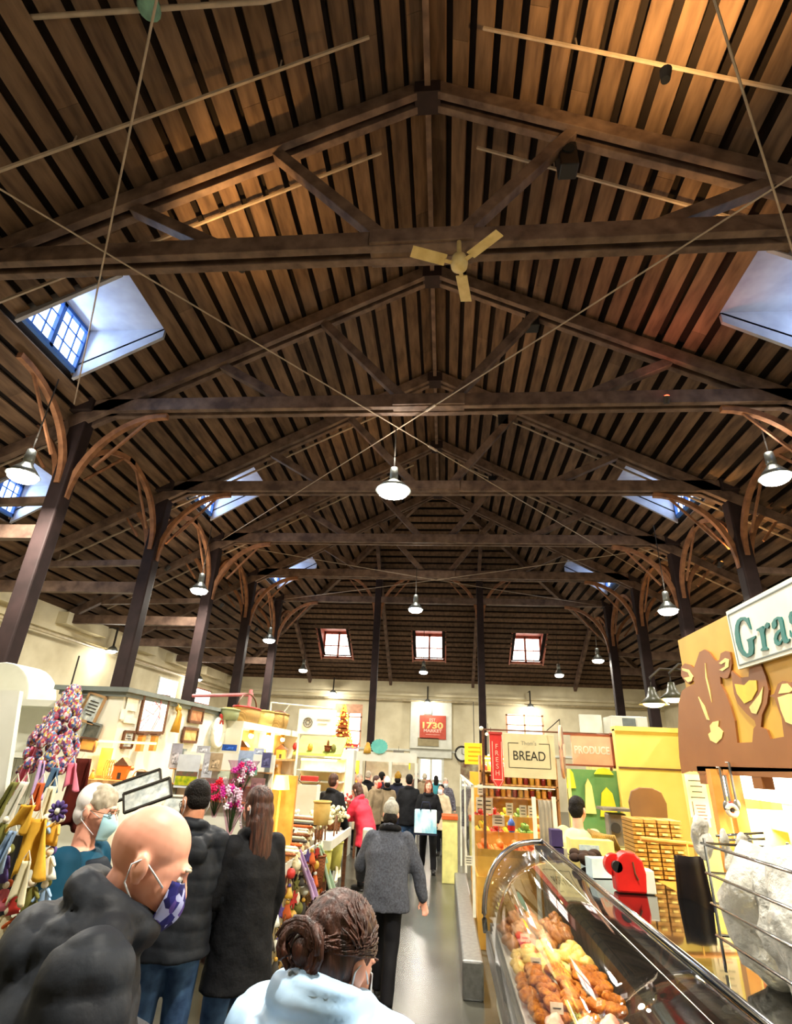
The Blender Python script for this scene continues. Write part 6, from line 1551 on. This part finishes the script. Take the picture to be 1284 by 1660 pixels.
for i in range(4):
    c = (2.1 + i * .14, 3.85, 1.72 if i % 2 else 1.872); o = thing('storage_jar', '%s jar on the pale kitchen shelves' % ('first', 'second', 'third', 'fourth')[i], 'jar', c); MB().lathe([(.04, 0), (.045, .02), (.045, .09), (.03, .1)], c, 14).build('glass_body', m_chk if i % 2 else m_gold, o, smooth=True); MB().cone(Vector(c) + ZUP * .1, Vector(c) + ZUP * .115, .035, .035, 14).build('lid', m_line, o)
# stack of golden cup trays, black jacket, brown paddle board, scale
t = thing('tray_stack', 'tall stack of golden moulded cup trays behind the case', 'trays', (1.5, 4.6, 0))
a = at(1025, 1330, Y=4.6); b = at(1108, 1330, Y=4.6); zt_ = a.z
MB().b2(a.x, b.x, 4.6, 4.9, 0, 1.3).build('stand', m_amberw, t)
m_trayg = mat('tray_gold', (176, 128, 46), (150, 104, 34), rough=.5, scale=9)
for i in range(14):
    z = 1.31 + i * .026
    for k in range(4): MB().b2(a.x + k * (b.x - a.x) / 4 + .003, a.x + (k + 1) * (b.x - a.x) / 4 - .008, 4.62 + .004 * ((i + k) % 3), 4.88, z, z + .021).build('tray', m_trayg, t)
for i in range(0, 14, 2):
    for k in range(4): MB().b2(a.x + .02 + k * (b.x - a.x) / 4, a.x + .055 + k * (b.x - a.x) / 4, 4.6, 4.618, 1.316 + i * .026, 1.326 + i * .026).build('tray_lip', mat('lip_cream', (240, 210, 120), rough=.5), t)
q = at(1050, 1312, Y=5.2); t = thing('bread_peel', 'brown round-shouldered wooden board standing behind the tray stack', 'board', q)
MB().prism([(-.13, -.25), (.13, -.25), (.15, .05), (.12, .13), (.05, .16), (-.05, .16), (-.12, .13), (-.15, .05)], .03, q, (1, 0, 0), (0, 0, 1)).build('blade', mat('peel_brown', (120, 84, 48), (100, 68, 38), rough=.5, scale=4), t, bevel=.006)
MB().b2(q.x - .03, q.x + .03, 5.17, 5.2, .3, q.z - .25).build('handle', m_dkwood, t)
q = at(1123, 1430, Y=3.9); o = thing('hanging_apron', 'black garment hanging between the trays and the wire rack', 'garment', (q.x, 3.9, 1.7))
MB().sheet(lambda u, v: (q.x + (u - .5) * (.17 + .1 * v), 3.9 + .02 * math.sin(u * 9), q.z + .13 - .75 * v), 16, 14, .012).build('cloth', mat('garment_black', (28, 20, 18), (14, 10, 9), rough=.9), o, smooth=True)
MB().tube([(q.x, 3.9, q.z + .12), (q.x + .02, 3.95, q.z + .2)], .006, 5).build('loop', m_gold, o)
board('garment_rail', MB().tube([(q.x - .25, 3.95, q.z + .2), (q.x + .35, 3.95, q.z + .17)], .014, 8).tube([(q.x + .3, 3.95, q.z + .17), (q.x + .3, 3.95, 0)], .016, 8), m_amberw, 'amber wooden rail over the black garment', 'rail', (q.x, 3.95, 0))
q = at(1000, 1345, Y=5.6); t = thing('counter_scale', 'grey counter scale with round dial behind the red dispenser', 'scale', (q.x, 5.6, 1.35))
MB().box((q.x, 5.6, q.z), (.16, .14, .26)).build('body', m_steel, t, bevel=.015); MB().cone((q.x - .03, 5.52, q.z + .02), (q.x - .03, 5.5, q.z + .02), .04, .04, 20).build('dial', m_line, t)
MB().b2(q.x - .13, q.x + .12, 5.48, 5.72, q.z + .15, q.z + .17).build('pan', m_steel, t); MB().b2(q.x - .12, q.x + .12, 5.45, 5.75, .0, q.z - .13).build('pedestal', m_ywp, t)
t = thing('work_counter', 'yellow-topped work counter behind the deli case', 'counter', (2.0, 4.4, 0))
MB().b2(1.62, 2.3, 1.85, 3.55, .0, .9).build('cabinet', m_yw, t); MB().b2(1.6, 2.3, 1.83, 3.57, .9, .94).build('worktop', m_yw, t, bevel=.005)
q = at(965, 1390, Y=5.2); t = thing('register_box', 'pale yellow box with printed panel on the far end of the case', 'box', (q.x, 5.3, 1.333))
MB().box((q.x, 5.35, 1.395), (.34, .2, .12)).build('carton', m_ywp, t); MB().box((q.x - .03, 5.247, 1.39), (.16, .004, .06)).build('label_panel', mat('print_blue_grey', (196, 206, 200), (160, 180, 186), rough=.6, scale=50), t)
q = at(905, 1388, Y=5.8); board('purple_box', MB().box((1.02, 5.85, 1.4), (.1, .14, .13)), mat('box_purple', (62, 50, 92), rough=.6), 'dark purple box at the far end of the deli case top', 'box', (1.02, 5.85, 1.333))
q = at(968, 1357, Y=5.45); bn = MB(); random.seed(6)
for i in range(12): bn.tube([q + Vector((-.07 + i * .014, 0, .05 - .004 * i)), q + Vector((-.05 + i * .016, -.05, .02)), q + Vector((-.02 + i * .018, 0, -.04 - .005 * i))], .013, 6)
tag(bn.build('paper_rolls', mat('roll_olive', (170, 140, 80), (90, 70, 34), rough=.7), smooth=True, base=q), 'bundle of olive-brown curled rolls on the pale yellow box', 'bundle')
# ---- bread stall: hanging signs
def hsign(name, label, x0, x1, z0, z1, y, m_, th=.03): 
    t = thing(name, label, 'sign', ((x0 + x1) / 2, y, z0)); MB().b2(x0, x1, y, y + th, z0, z1).build('panel', m_, t, bevel=.004); return t
YB2 = 8.0
a = at(815, 1188, Y=YB2); b = at(903, 1264, Y=YB2)
m_signc = mat('sign_ivory', (226, 218, 176), (218, 208, 164), rough=.6)
s_ = hsign('hanging_sign', 'ivory hanging sign reading BREAD in a thin rectangle', a.x, b.x, b.z, a.z, YB2, m_signc)
cx, cz, w = (a.x + b.x) / 2, (a.z + b.z) / 2, b.x - a.x
text_obj('BREAD', .16, m_line, (cx, YB2 - .002, cz - .0), (1, 0, 0), (0, 0, 1), s_, width=w * .62)
text_obj("Thom's", .07, mat('faint_grey_ink', (190, 184, 160), rough=.7), (cx, YB2 - .002, cz + .155), (1, 0, 0), (0, 0, 1), s_, width=w * .3)
bx_ = MB(); hw, hh = w * .4, .15
for zz in (-1, 1):
    if zz < 0: bx_.b2(cx - hw, cx + hw, YB2 - .004, YB2, cz - hh - .004, cz - hh + .004)
    else:
        for q_ in (-1, 1): bx_.b2(cx + q_ * hw, cx + q_ * w * .2, YB2 - .004, YB2, cz + hh - .004, cz + hh + .004)
for q_ in (-1, 1): bx_.b2(cx + q_ * hw - .004, cx + q_ * hw + .004, YB2 - .004, YB2, cz - hh, cz + hh)
bx_.build('border_line', m_line, s_)
hr = thing('sign_rail', 'thin dark rail carrying the bread and produce signs', 'rail', (1.3, 8.02, 0)); MB().tube([(.5, 8.04, 2.41), (2.2, 8.04, 2.41)], .012, 6).build('rail', m_dkwood, hr)
for x in (.52, 2.18): MB().tube([(x, 8.04, 0), (x, 8.04, 2.42)], .018, 8).build('upright', m_dkwood, hr)
MB().ell((.5, 8.04, 2.42), .03).build('finial', m_white, hr, smooth=True)
# pennant
m_pen = mat('pennant_red', (214, 66, 60), (200, 52, 52), rough=.6); p0 = at(796, 1190, Y=7.95); p1 = at(816, 1285, Y=7.95)
s_ = thing('pennant_banner', 'vertical red pennant with pale letters ending in an arrow point', 'banner', (p0.x, 7.95, p1.z)); x0, x1 = .6, .76
MB().prism([(x0, 2.37), (x0 + .01, 1.8), ((x0 + x1) / 2 + .02, 1.66), (x1 + .02, 1.8), (x1, 2.37)], .01, (0, 7.96, 0), (1, 0, 0), (0, 0, 1)).build('cloth', m_pen, s_)
m_pkl = mat('letter_blush', (250, 196, 176), rough=.6)
for i, ch in enumerate('FRESH'): text_obj(ch, .085, m_pkl, (.693, 7.948, 2.2 - i * .08), (1, 0, 0), (0, 0, 1), s_)
bl = MB()
for xx in (.635, .755): bl.b2(xx - .005, xx + .005, 7.944, 7.95, 1.8, 2.26)
bl.bar((.63, 7.947, 1.8), (.7, 7.947, 1.7), .006, .01, up=(0, 1, 0)); bl.bar((.765, 7.947, 1.8), (.7, 7.947, 1.7), .006, .01, up=(0, 1, 0)); bl.b2(.63, .765, 7.944, 7.95, 1.795, 1.805)
bl.build('border_line', m_pkl, s_); MB().b2(x0 - .01, x1 + .01, 7.93, 7.97, 2.35, 2.38).build('top_bar', m_red, s_)
# oval sign seen nearly edge-on, produce sign
q = at(911, 1218, Y=7.0); s_ = thing('hanging_sign', 'oval wooden sign seen nearly edge-on between BREAD and produce signs', 'sign', q); F = Matrix.Rotation(R(76), 3, 'Z') @ Matrix.Rotation(R(90), 3, 'X')
MB().loft([(q + F @ Vector((0, 0, -.02)), .24, .27, F), (q + F @ Vector((0, 0, .02)), .24, .27, F)], 30).build('panel', mat('oval_taupe', (150, 122, 110), (120, 100, 90), rough=.5, scale=5), s_)
MB().tube([q + F @ Vector((.24 * math.cos(t_), .27 * math.sin(t_), 0)) for t_ in [2 * math.pi * i / 28 for i in range(29)]], .018, 8).build('rim', mat('oval_rim_peach', (236, 180, 150), rough=.5), s_, smooth=True)
wl_ = MB()
for i in range(4): wl_.box(q + F @ Vector((-.12 + i * .07, .0 + .02 * (i % 2), .022)), (.02, .01, .12))
wl_.build('lettering_lines', m_pkl, s_); MB().tube([q + ZUP * .27, (q.x, q.y, 2.5), (q.x, 7.9, 2.42)], .006, 5).build('hanger', m_line, s_)
a = at(925, 1190, Y=7.4); b = at(995, 1243, Y=7.4)
s_ = hsign('hanging_sign', 'peach produce sign with cream letters on the dark rail', a.x, b.x, b.z, a.z, 7.4, mat('sign_peach', (240, 184, 150), (232, 168, 140), rough=.6))
text_obj('PRODUCE', .12, m_white, ((a.x + b.x) / 2 + .0, 7.398, (a.z + b.z) / 2), (1, 0, 0), (0, 0, 1), s_, width=.42, bold=.003)
fr_ = MB()
for zz in (a.z, b.z): fr_.b2(a.x - .12, b.x + .02, 7.39, 7.44, zz - .01, zz + .01)
fr_.b2(b.x, b.x + .025, 7.39, 7.44, b.z - .02, a.z + .03); fr_.build('frame', mat('frame_russet', (150, 70, 44), rough=.5), s_)
MB().tube([(b.x, 7.42, a.z), (b.x, 8.04, 2.41)], .008, 5).build('bracket', m_dkwood, s_)
# green and yellow fruit stand poster
a = at(918, 1246, Y=7.2); b = at(1022, 1332, Y=7.2)
t = thing('stall_poster', 'green stall panel with yellow aprons and frame below the produce sign', 'poster', ((a.x + b.x) / 2, 7.2, 1.4))
MB().b2(a.x, b.x, 7.2, 7.24, 1.2, a.z).build('panel', mat('poster_green', (110, 150, 90), (90, 140, 84), rough=.6), t)
y_ = mat('poster_yellow', (240, 226, 60), (226, 206, 50), rough=.6)
for (px, py, w, h) in ((925, 1262, .1, .2), (955, 1290, .12, .36), (985, 1300, .2, .3), (978, 1250, .22, .07), (1008, 1310, .05, .2)):
    c = at(px, py, Y=7.18); MB().prism([(-w / 2, -h / 2), (w / 2, -h / 2), (w * .3, h * .3), (0, h / 2), (-w * .3, h * .3)], .02, c, (1, 0, 0), (0, 0, 1)).build('apron_shape', y_ if w != .12 else m_ywp, t)
MB().b2(b.x - .03, b.x, 7.16, 7.26, 0, a.z + .05).build('post', m_dkwood, t); MB().b2(a.x, a.x + .03, 7.16, 7.26, 0, a.z).build('post', m_ywp, t)
# ---- clear guard frames of the produce stand
m_upvc = mat('guard_white', (236, 236, 216), rough=.4)
g = thing('sneeze_guard', 'long clear guard with white edges along the produce stand', 'guard', (.36, 10, 0))
MB().b2(.355, .361, 7.85, 13.5, .75, 1.70).build('clear_panel', GLASS, g)
fr = MB(); fr.b2(.34, .375, 7.82, 13.5, 1.70, 1.73); fr.b2(.34, .375, 7.82, 7.85, .33, 1.73); fr.b2(.34, .375, 10.6, 10.63, .33, 1.73); fr.b2(.34, .375, 13.47, 13.5, 0, 1.73)
fr.build('frame', m_upvc, g)
g = thing('sneeze_guard', 'clear front guard facing the viewer before the produce bins', 'guard', (.8, 7.84, 0))
MB().b2(.38, 1.05, 7.84, 7.845, .95, 1.71).build('clear_panel', GLASS, g); MB().b2(.38, 1.05, 7.83, 7.85, 1.70, 1.725).build('frame', m_upvc, g)
g = thing('folding_screen', 'white-posted screen with grey curtain beside the bread shelves', 'screen', (1.1, 6.9, 0))
for px in (867, 900):
    q = at(px, 1330, Y=6.9); MB().b2(q.x - .02, q.x + .02, 6.88, 6.92, 0, at(px, 1292, Y=6.9).z).build('post', m_upvc, g)
qa = at(872, 1300, Y=6.9); qb = at(893, 1300, Y=6.9)
MB().sheet(lambda u, v: (qa.x + (qb.x - qa.x) * u, 6.9 + .008 * math.sin(u * 20), qa.z + .02 - (qa.z - .1) * v), 20, 4, .004).build('curtain', mat('curtain_taupe', (150, 142, 124), (130, 122, 104), rough=.8), g, smooth=True)
# ---- stepped produce bins
pb_ = thing('produce_stand', 'stepped wooden produce stand behind the clear guards', 'stand', (.8, 9, 0))
m_bin = mat('bin_gold_wood', (214, 170, 80), (190, 140, 60), rough=.6, scale=4)
steps = [(8.0, 8.45, .95), (8.45, 8.9, 1.1), (8.9, 9.35, 1.25)]
MB().b2(.4, 1.4, 7.95, 9.4, 0, .72).build('base_cabinet', m_bin, pb_)
for y0_, y1_, z in steps: MB().b2(.42, 1.4, y0_, y1_, .72, z).build('step', m_bin, pb_)
dv = MB()
for y0_, y1_, z in steps:
    for k in range(6): dv.b2(.42 + k * .194, .43 + k * .194, y0_, y1_, z, z + .06)
    dv.b2(.42, 1.4, y0_, y0_ + .012, z, z + .06)
dv.build('dividers', m_bin, pb_)
m_or = mat('fruit_orange', (244, 130, 30), (232, 110, 20), rough=.45, bump=.2, bscale=60, scale=10); m_ye = mat('fruit_yellow', (240, 206, 50), (226, 184, 36), rough=.3)
m_re = mat('fruit_red', (210, 50, 36), (180, 36, 28), rough=.25); m_gr = mat('fruit_green', (130, 160, 60), (100, 136, 44), rough=.35)
fp = {}
def fruit(kind, p, m_, r, lab, grp):
    if kind not in fp:
        b = MB()
        if 'pepper' in kind:
            b.lathe([(.012, -.9 * r), (.6 * r, -.85 * r), (.85 * r, -.2 * r), (r, .5 * r), (.7 * r, .85 * r), (.15 * r, .7 * r)], (0, 0, 0), 16)
        else: b.ell((0, 0, 0), (r, r, r * .94), None, 16, 12)
        o = b.build(kind, m_, smooth=True, base=(0, 0, 0), disp=(lambda p: .1 * r * math.sin(4 * math.atan2(p.y, p.x)) * .5) if 'pepper' in kind else None)
        if 'pepper' in kind or kind == 'tomato':
            MB().tube([(0, 0, r * .7), (.004, 0, r * 1.15)], .006, 6).build('stem', m_leaf, o, smooth=True)
        fp[kind] = o; o.location = p; tag(o, lab, 'fruit' if kind in ('orange', 'lemon') else 'vegetable', grp); return
    o = copy_tree(fp[kind], loc=p, rotz=random.uniform(0, 6), label=lab)
random.seed(44)
binp = [[('orange', m_or, .042), ('orange', m_or, .042), ('orange', m_or, .042), ('orange', m_or, .042), ('lemon', m_ye, .034)],
        [('yellow_pepper', m_ye, .045), ('tomato', m_re, .04), ('yellow_pepper', m_ye, .045), ('green_pepper', m_gr, .045), ('orange', m_or, .042)],
        [('tomato', m_re, .04), ('red_pepper', m_re, .045), ('yellow_pepper', m_ye, .045), ('green_pepper', m_gr, .045), ('lemon', m_ye, .034)]]
LF = {'orange': 'ripe orange', 'lemon': 'yellow lemon', 'yellow_pepper': 'yellow bell pepper', 'tomato': 'red tomato', 'green_pepper': 'green bell pepper', 'red_pepper': 'red bell pepper'}
for si, ((y0_, y1_, z), rowk) in enumerate(zip(steps, binp)):
    for k, (nm, m_, r) in enumerate(rowk):
        for i in range(2):
            for j in range(4):
                fruit(nm, (.475 + k * .194 + i * .09 + random.uniform(-.008, .008), y0_ + .06 + j * .1, z + r), m_, r, '%s in the %s bin of the %s step, row %s, %s side' % (LF[nm], ON[k], ['lowest', 'middle', 'top'][si], ['one', 'two', 'three', 'four'][j], ['left', 'right'][i]), nm.replace('_', ' ') + 's in the produce stand')
            if i == 0:
                for j in range(3): fruit(nm, (.52 + k * .194, y0_ + .11 + j * .1, z + r * 2.5), m_, r, '%s topping the heap in the %s bin of the %s step, row %s' % (LF[nm], ON[k], ['lowest', 'middle', 'top'][si], ['one', 'two', 'three'][j]), nm.replace('_', ' ') + 's in the produce stand')
# price placards
for i, (px, py, yd, w, h) in enumerate([(778, 1305, 9.0, .11, .2), (791, 1306, 8.9, .14, .2), (826, 1312, 8.9, .1, .16), (848, 1315, 8.9, .1, .15), (862, 1316, 8.95, .1, .15), (808, 1330, 8.3, .16, .13), (779, 1280, 9.3, .09, .14), (760, 1395, 7.7, .1, .1)]):
    q = at(px, py, Y=yd); o = thing('price_placard', 'white price placard, %s over the produce bins' % ['leftmost of the upper row', 'second of the upper row', 'third of the upper row', 'fourth of the upper row', 'rightmost of the upper row', 'single lower one above the peppers', 'topmost one by the pennant', 'small one low by the guard post'][i], 'price card', q)
    MB().box(q, (w, .006, h)).build('card', mat('placard_white', (236, 234, 214), rough=.6), o); l = MB()
    for k in range(3): l.box(q + Vector((0, -.005, h * (.28 - .26 * k))), (w * .6, .003, h * .07))
    l.build('writing', m_line, o); MB().tube([q - ZUP * h / 2, q - ZUP * (h / 2 + .12)], .004, 5).build('stake', m_chrome, o)
q = at(829, 1338, Y=8.5); o = thing('spray_bottle', 'blue and red bottle standing among the price placards', 'bottle', (q.x, 8.5, q.z - .14)); MB().lathe([(.045, -.14), (.05, -.1), (.05, .03), (.02, .08)], (q.x, 8.5, q.z), 16).build('bottle_body', mat('bottle_blue', (80, 120, 190), (60, 90, 170), rough=.3), o, smooth=True); MB().lathe([(.052, -.06), (.052, 0)], (q.x, 8.5, q.z), 16).build('label_band', m_redd, o); MB().cone((q.x, 8.5, q.z + .08), (q.x, 8.5, q.z + .12), .02, .015, 12).build('cap', m_white, o)
# jar shelves under the bread sign
t = thing('jar_shelf', 'amber-lit shelves of jars beneath the BREAD sign', 'shelf', (1.0, 9.6, 0))
MB().b2(.55, 1.75, 9.8, 9.85, 0, 2.1).build('back_panel', m_bin, t)
for z in (1.5, 1.68, 1.86): MB().b2(.55, 1.75, 9.55, 9.8, z, z + .02).build('shelf_board', m_wood, t)
for x in (.55, 1.73): MB().b2(x, x + .03, 9.55, 9.85, 0, 2.1).build('upright', m_wood, t)
rl = MB().tube([(.6, 9.52, 1.66), (1.7, 9.52, 1.66)], .008, 5)
rl.build('gallery_rail', m_upvc, t)
MB().b2(.6, 1.7, 9.6, 9.62, 2.05, 2.07).build('light_strip', mat('warm_strip2', (255, 220, 140), emit=7, ecol=(255, 210, 120)), t); area('shelf_light', (1.15, 9.58, 2.03), 1.0, 24, (1, .8, .45), (0, .2, -1), sy=.08)
jp = None
for r__ in range(3):
    for k in range(12):
        lab = '%s jar, %s from the left on the %s board under the BREAD sign' % (['honey', 'amber', 'dark red'][(k + r__) % 3], ['first', 'second', 'third', 'fourth', 'fifth', 'sixth', 'seventh', 'eighth', 'ninth', 'tenth', 'eleventh', 'twelfth'][k], ['lower', 'middle', 'upper'][r__])
        c = Vector((.65 + k * .09, 9.66, 1.52 + r__ * .18)); o = thing('preserve_jar', lab, 'jar', c, 0, 'preserve jars under the bread sign')
        MB().lathe([(.032, 0), (.036, .01), (.036, .09), (.026, .105)], c, 12).build('glass_body', (m_gold, m_amberw, mat('jam_red', (130, 30, 26), rough=.2))[(k + r__) % 3], o, smooth=True); MB().cone(c + ZUP * .105, c + ZUP * .125, .03, .03, 12).build('lid', (m_gold, m_white)[k % 2], o)
# yellow sign, chain of lights
a = at(753, 1204, Y=12); b = at(785, 1240, Y=12); s_ = hsign('hanging_sign', 'square orange-yellow sign on the column by the red pennant', a.x, b.x, b.z, a.z, 12.0, mat('sign_amber', (246, 196, 30), (240, 180, 24), rough=.5)); l = MB()
for k in range(4): l.b2(a.x + .07, b.x - .07, 11.994, 12.0, a.z - .09 - k * .08, a.z - .065 - k * .08)
l.build('lettering_lines', mat('ink_amber', (220, 150, 20), rough=.6), s_); MB().tube([((a.x + b.x) / 2, 12.02, a.z), ((a.x + b.x) / 2, 12.02, a.z + .8)], .008, 5).build('hanger', m_line, s_); 
q = at(772, 1262, Y=12); board('orange_cabinet', MB().b2(q.x - .12, q.x + .1, 12.0, 12.2, 0, q.z + .12), mat('cabinet_orange', (240, 170, 50), rough=.5), 'orange stall cabinet under the square yellow sign', 'cabinet', (q.x, 12.1, 0))  # plain orange cabinet box
for i, (px, py) in enumerate(((779, 1242), (797, 1232), (792, 1225), (791, 1240), (793, 1246), (789, 1190))):
    q = at(px, py, Y=9.9 if i != 5 else 8.1); o = thing('globe_bulb', 'small warm globe bulb, %s beside the red pennant' % ['lowest left one', 'largest one', 'upper one', 'middle one', 'lowest right one', 'top one'][i], 'bulb', q, 0); MB().ell(q, .03 if i in (0, 1) else .018).build('globe', m_bulbw, o, smooth=True); MB().tube([q + ZUP * .02, q + ZUP * .5], .004, 5).build('wire', m_line, o)
# clock, 1730 banner, vent, bulkhead signs at the end wall
q = at(749, 1222, Y=29.6); o = thing('wall_clock', 'round dark-rimmed wall clock right of the far door', 'clock', q); MB().tube([q + Vector((.33 * math.cos(t_), 0, .33 * math.sin(t_))) for t_ in [2 * math.pi * i / 28 for i in range(29)]], .045, 8).build('rim', m_line, o, smooth=True)
MB().cone(q, q + Vector((0, .12, 0)), .32, .32, 28).build('face', m_white, o); MB().bar(q + Vector((0, -.02, 0)), q + Vector((.0, -.02, .22)), .02, .01, up=(0, 1, 0)).build('hand', m_line, o); MB().bar(q + Vector((0, -.02, 0)), q + Vector((.13, -.02, -.05)), .025, .01, up=(0, 1, 0)).build('hand', m_line, o)
yb = YB - .27; a = at(681, 1159, Y=yb); b = at(723, 1201, Y=yb); bw = b.x - a.x
s_ = hsign('hanging_sign', 'square brick-red banner reading EST. 1730 on the white far panel', a.x, b.x, b.z + .05, a.z, yb - .03, mat('banner_brick', (190, 88, 70), (178, 76, 60), rough=.6))
cx = (a.x + b.x) / 2; zc = (a.z + b.z + .05) / 2
text_obj('EST.', .24, m_pkl, (cx, yb - .032, zc + .33), (1, 0, 0), (0, 0, 1), s_, width=bw * .26)
text_obj('1730', .4, m_sgl, (cx, yb - .032, zc + .08), (1, 0, 0), (0, 0, 1), s_, width=bw * .78, bold=.012)
text_obj('MARKET', .2, m_pkl, (cx, yb - .032, zc - .17), (1, 0, 0), (0, 0, 1), s_, width=bw * .7, bold=.006)
MB().b2(cx - .36, cx + .36, yb - .036, yb - .03, zc - .36, zc - .34).build('lettering_lines', m_pkl, s_)
vn = MB().b2(-1.05, -.65, YB - .3, YB - .25, 4.1, 4.5); board('wall_vent', vn, m_greytrim, 'small dark vent above the red banner', 'vent', (-.8, YB - .3, 4.1))
vn = MB().b2(-1.35, -.3, YB - .3, YB - .25, 2.62, 3.0); board('wall_vent', vn, mat('vent_tan', (160, 146, 110), rough=.6), 'wide tan vent below the red banner', 'vent', (-.8, YB - .3, 2.6))
q = at(765, 1250, Y=24); board('notice_board', MB().box((q.x + .05, 24, q.z), (1.0, .05, .6)).b2(q.x, q.x + .08, 24, 24.05, 0, q.z), mat('board_brown', (130, 88, 74), (200, 190, 150), rough=.7, scale=4), 'brown notice board right of the far door', 'board', (q.x, 24, 0))
t = thing('wall_unit', 'white ventilation cabinet on top of the yellow stall roof', 'air conditioner', (4.6, 14, 0)); a = at(940, 1165, Y=14); b = at(985, 1190, Y=14)
t = t; MB().b2(a.x, b.x - .1, 14, 14.1, 2.2, a.z + .1).build('side_panel', m_white, t); a = at(990, 1160, Y=13.5); b = at(1052, 1185, Y=13.5)
MB().b2(a.x, b.x, 13.5, 14.2, 2.2, a.z).build('housing', m_white, t, bevel=.01); q = at(1020, 1172, Y=13.49); MB().b2(q.x - .14, q.x + .14, 13.47, 13.5, q.z - .1, q.z + .1).build('grille', m_greytrim, t); MB().b2(a.x - .5, b.x + .1, 13.6, 14.2, 0, 2.2).build('stall_block', m_ywp, t)
for k in range(3):
    q = at(1045 + k * 9, 1155 - k * 10, Y=11); 
t = thing('stall_partition', 'tall cream stall block at the far right beyond the yellow wall', 'partition', (6.6, 10.5, 0)); MB().b2(5.25, 8.2, 9.6, 9.7, 0, 3.0).build('front_panel', m_wall, t); MB().b2(5.2, 8.25, 9.55, 9.75, 2.98, 3.05).build('top_cap', m_wall, t)
# tote bag of the walking woman (held by her)
m_tote = mat('tote_print', (120, 190, 220), (226, 236, 236), rough=.7, scale=7, stretch=(1, 1, .6))
q = at(690, 1332, Y=12.2); t = thing('tote_bag', 'white and sky blue printed tote bag carried by the woman in black', 'bag', (q.x, 12.2, q.z - .22))
MB().box(q, (.44, .12, .42)).build('bag_body', m_tote, t, bevel=.02)
for s__ in (-.07, .07): MB().tube([q + Vector((-.1, s__, .2)), q + Vector((-.06, s__ * .6, .34)), q + Vector((.06, s__ * .6, .34)), q + Vector((.1, s__, .2))], .012, 6).build('strap', m_navy, t, smooth=True)
MB().b2(q.x - .23, q.x + .23, 12.13, 12.27, q.z - .225, q.z - .19).build('bottom_band', m_navy, t)
q = at(596, 1360, Y=9.6); board('carrier_bag', MB().box(q, (.16, .1, .3)), m_white, 'white carrier bag hanging beside the grey-hatted walker', 'bag', q, bevel=.03)
# low yellow box at the right stall foot
q = at(745, 1345, Y=11.8); pcr = board('produce_crate', MB().box((.1, 11.8, .5), (.28, .5, 1.0)), mat('crate_lime', (226, 222, 140), rough=.6), 'pale yellow crate stack standing in the aisle before the guard', 'crate', (.1, 11.8, 0), bevel=.01)

MB().box((.1, 11.8, 1.03), (.3, .54, .06)).build('lid', m_ora, pcr)
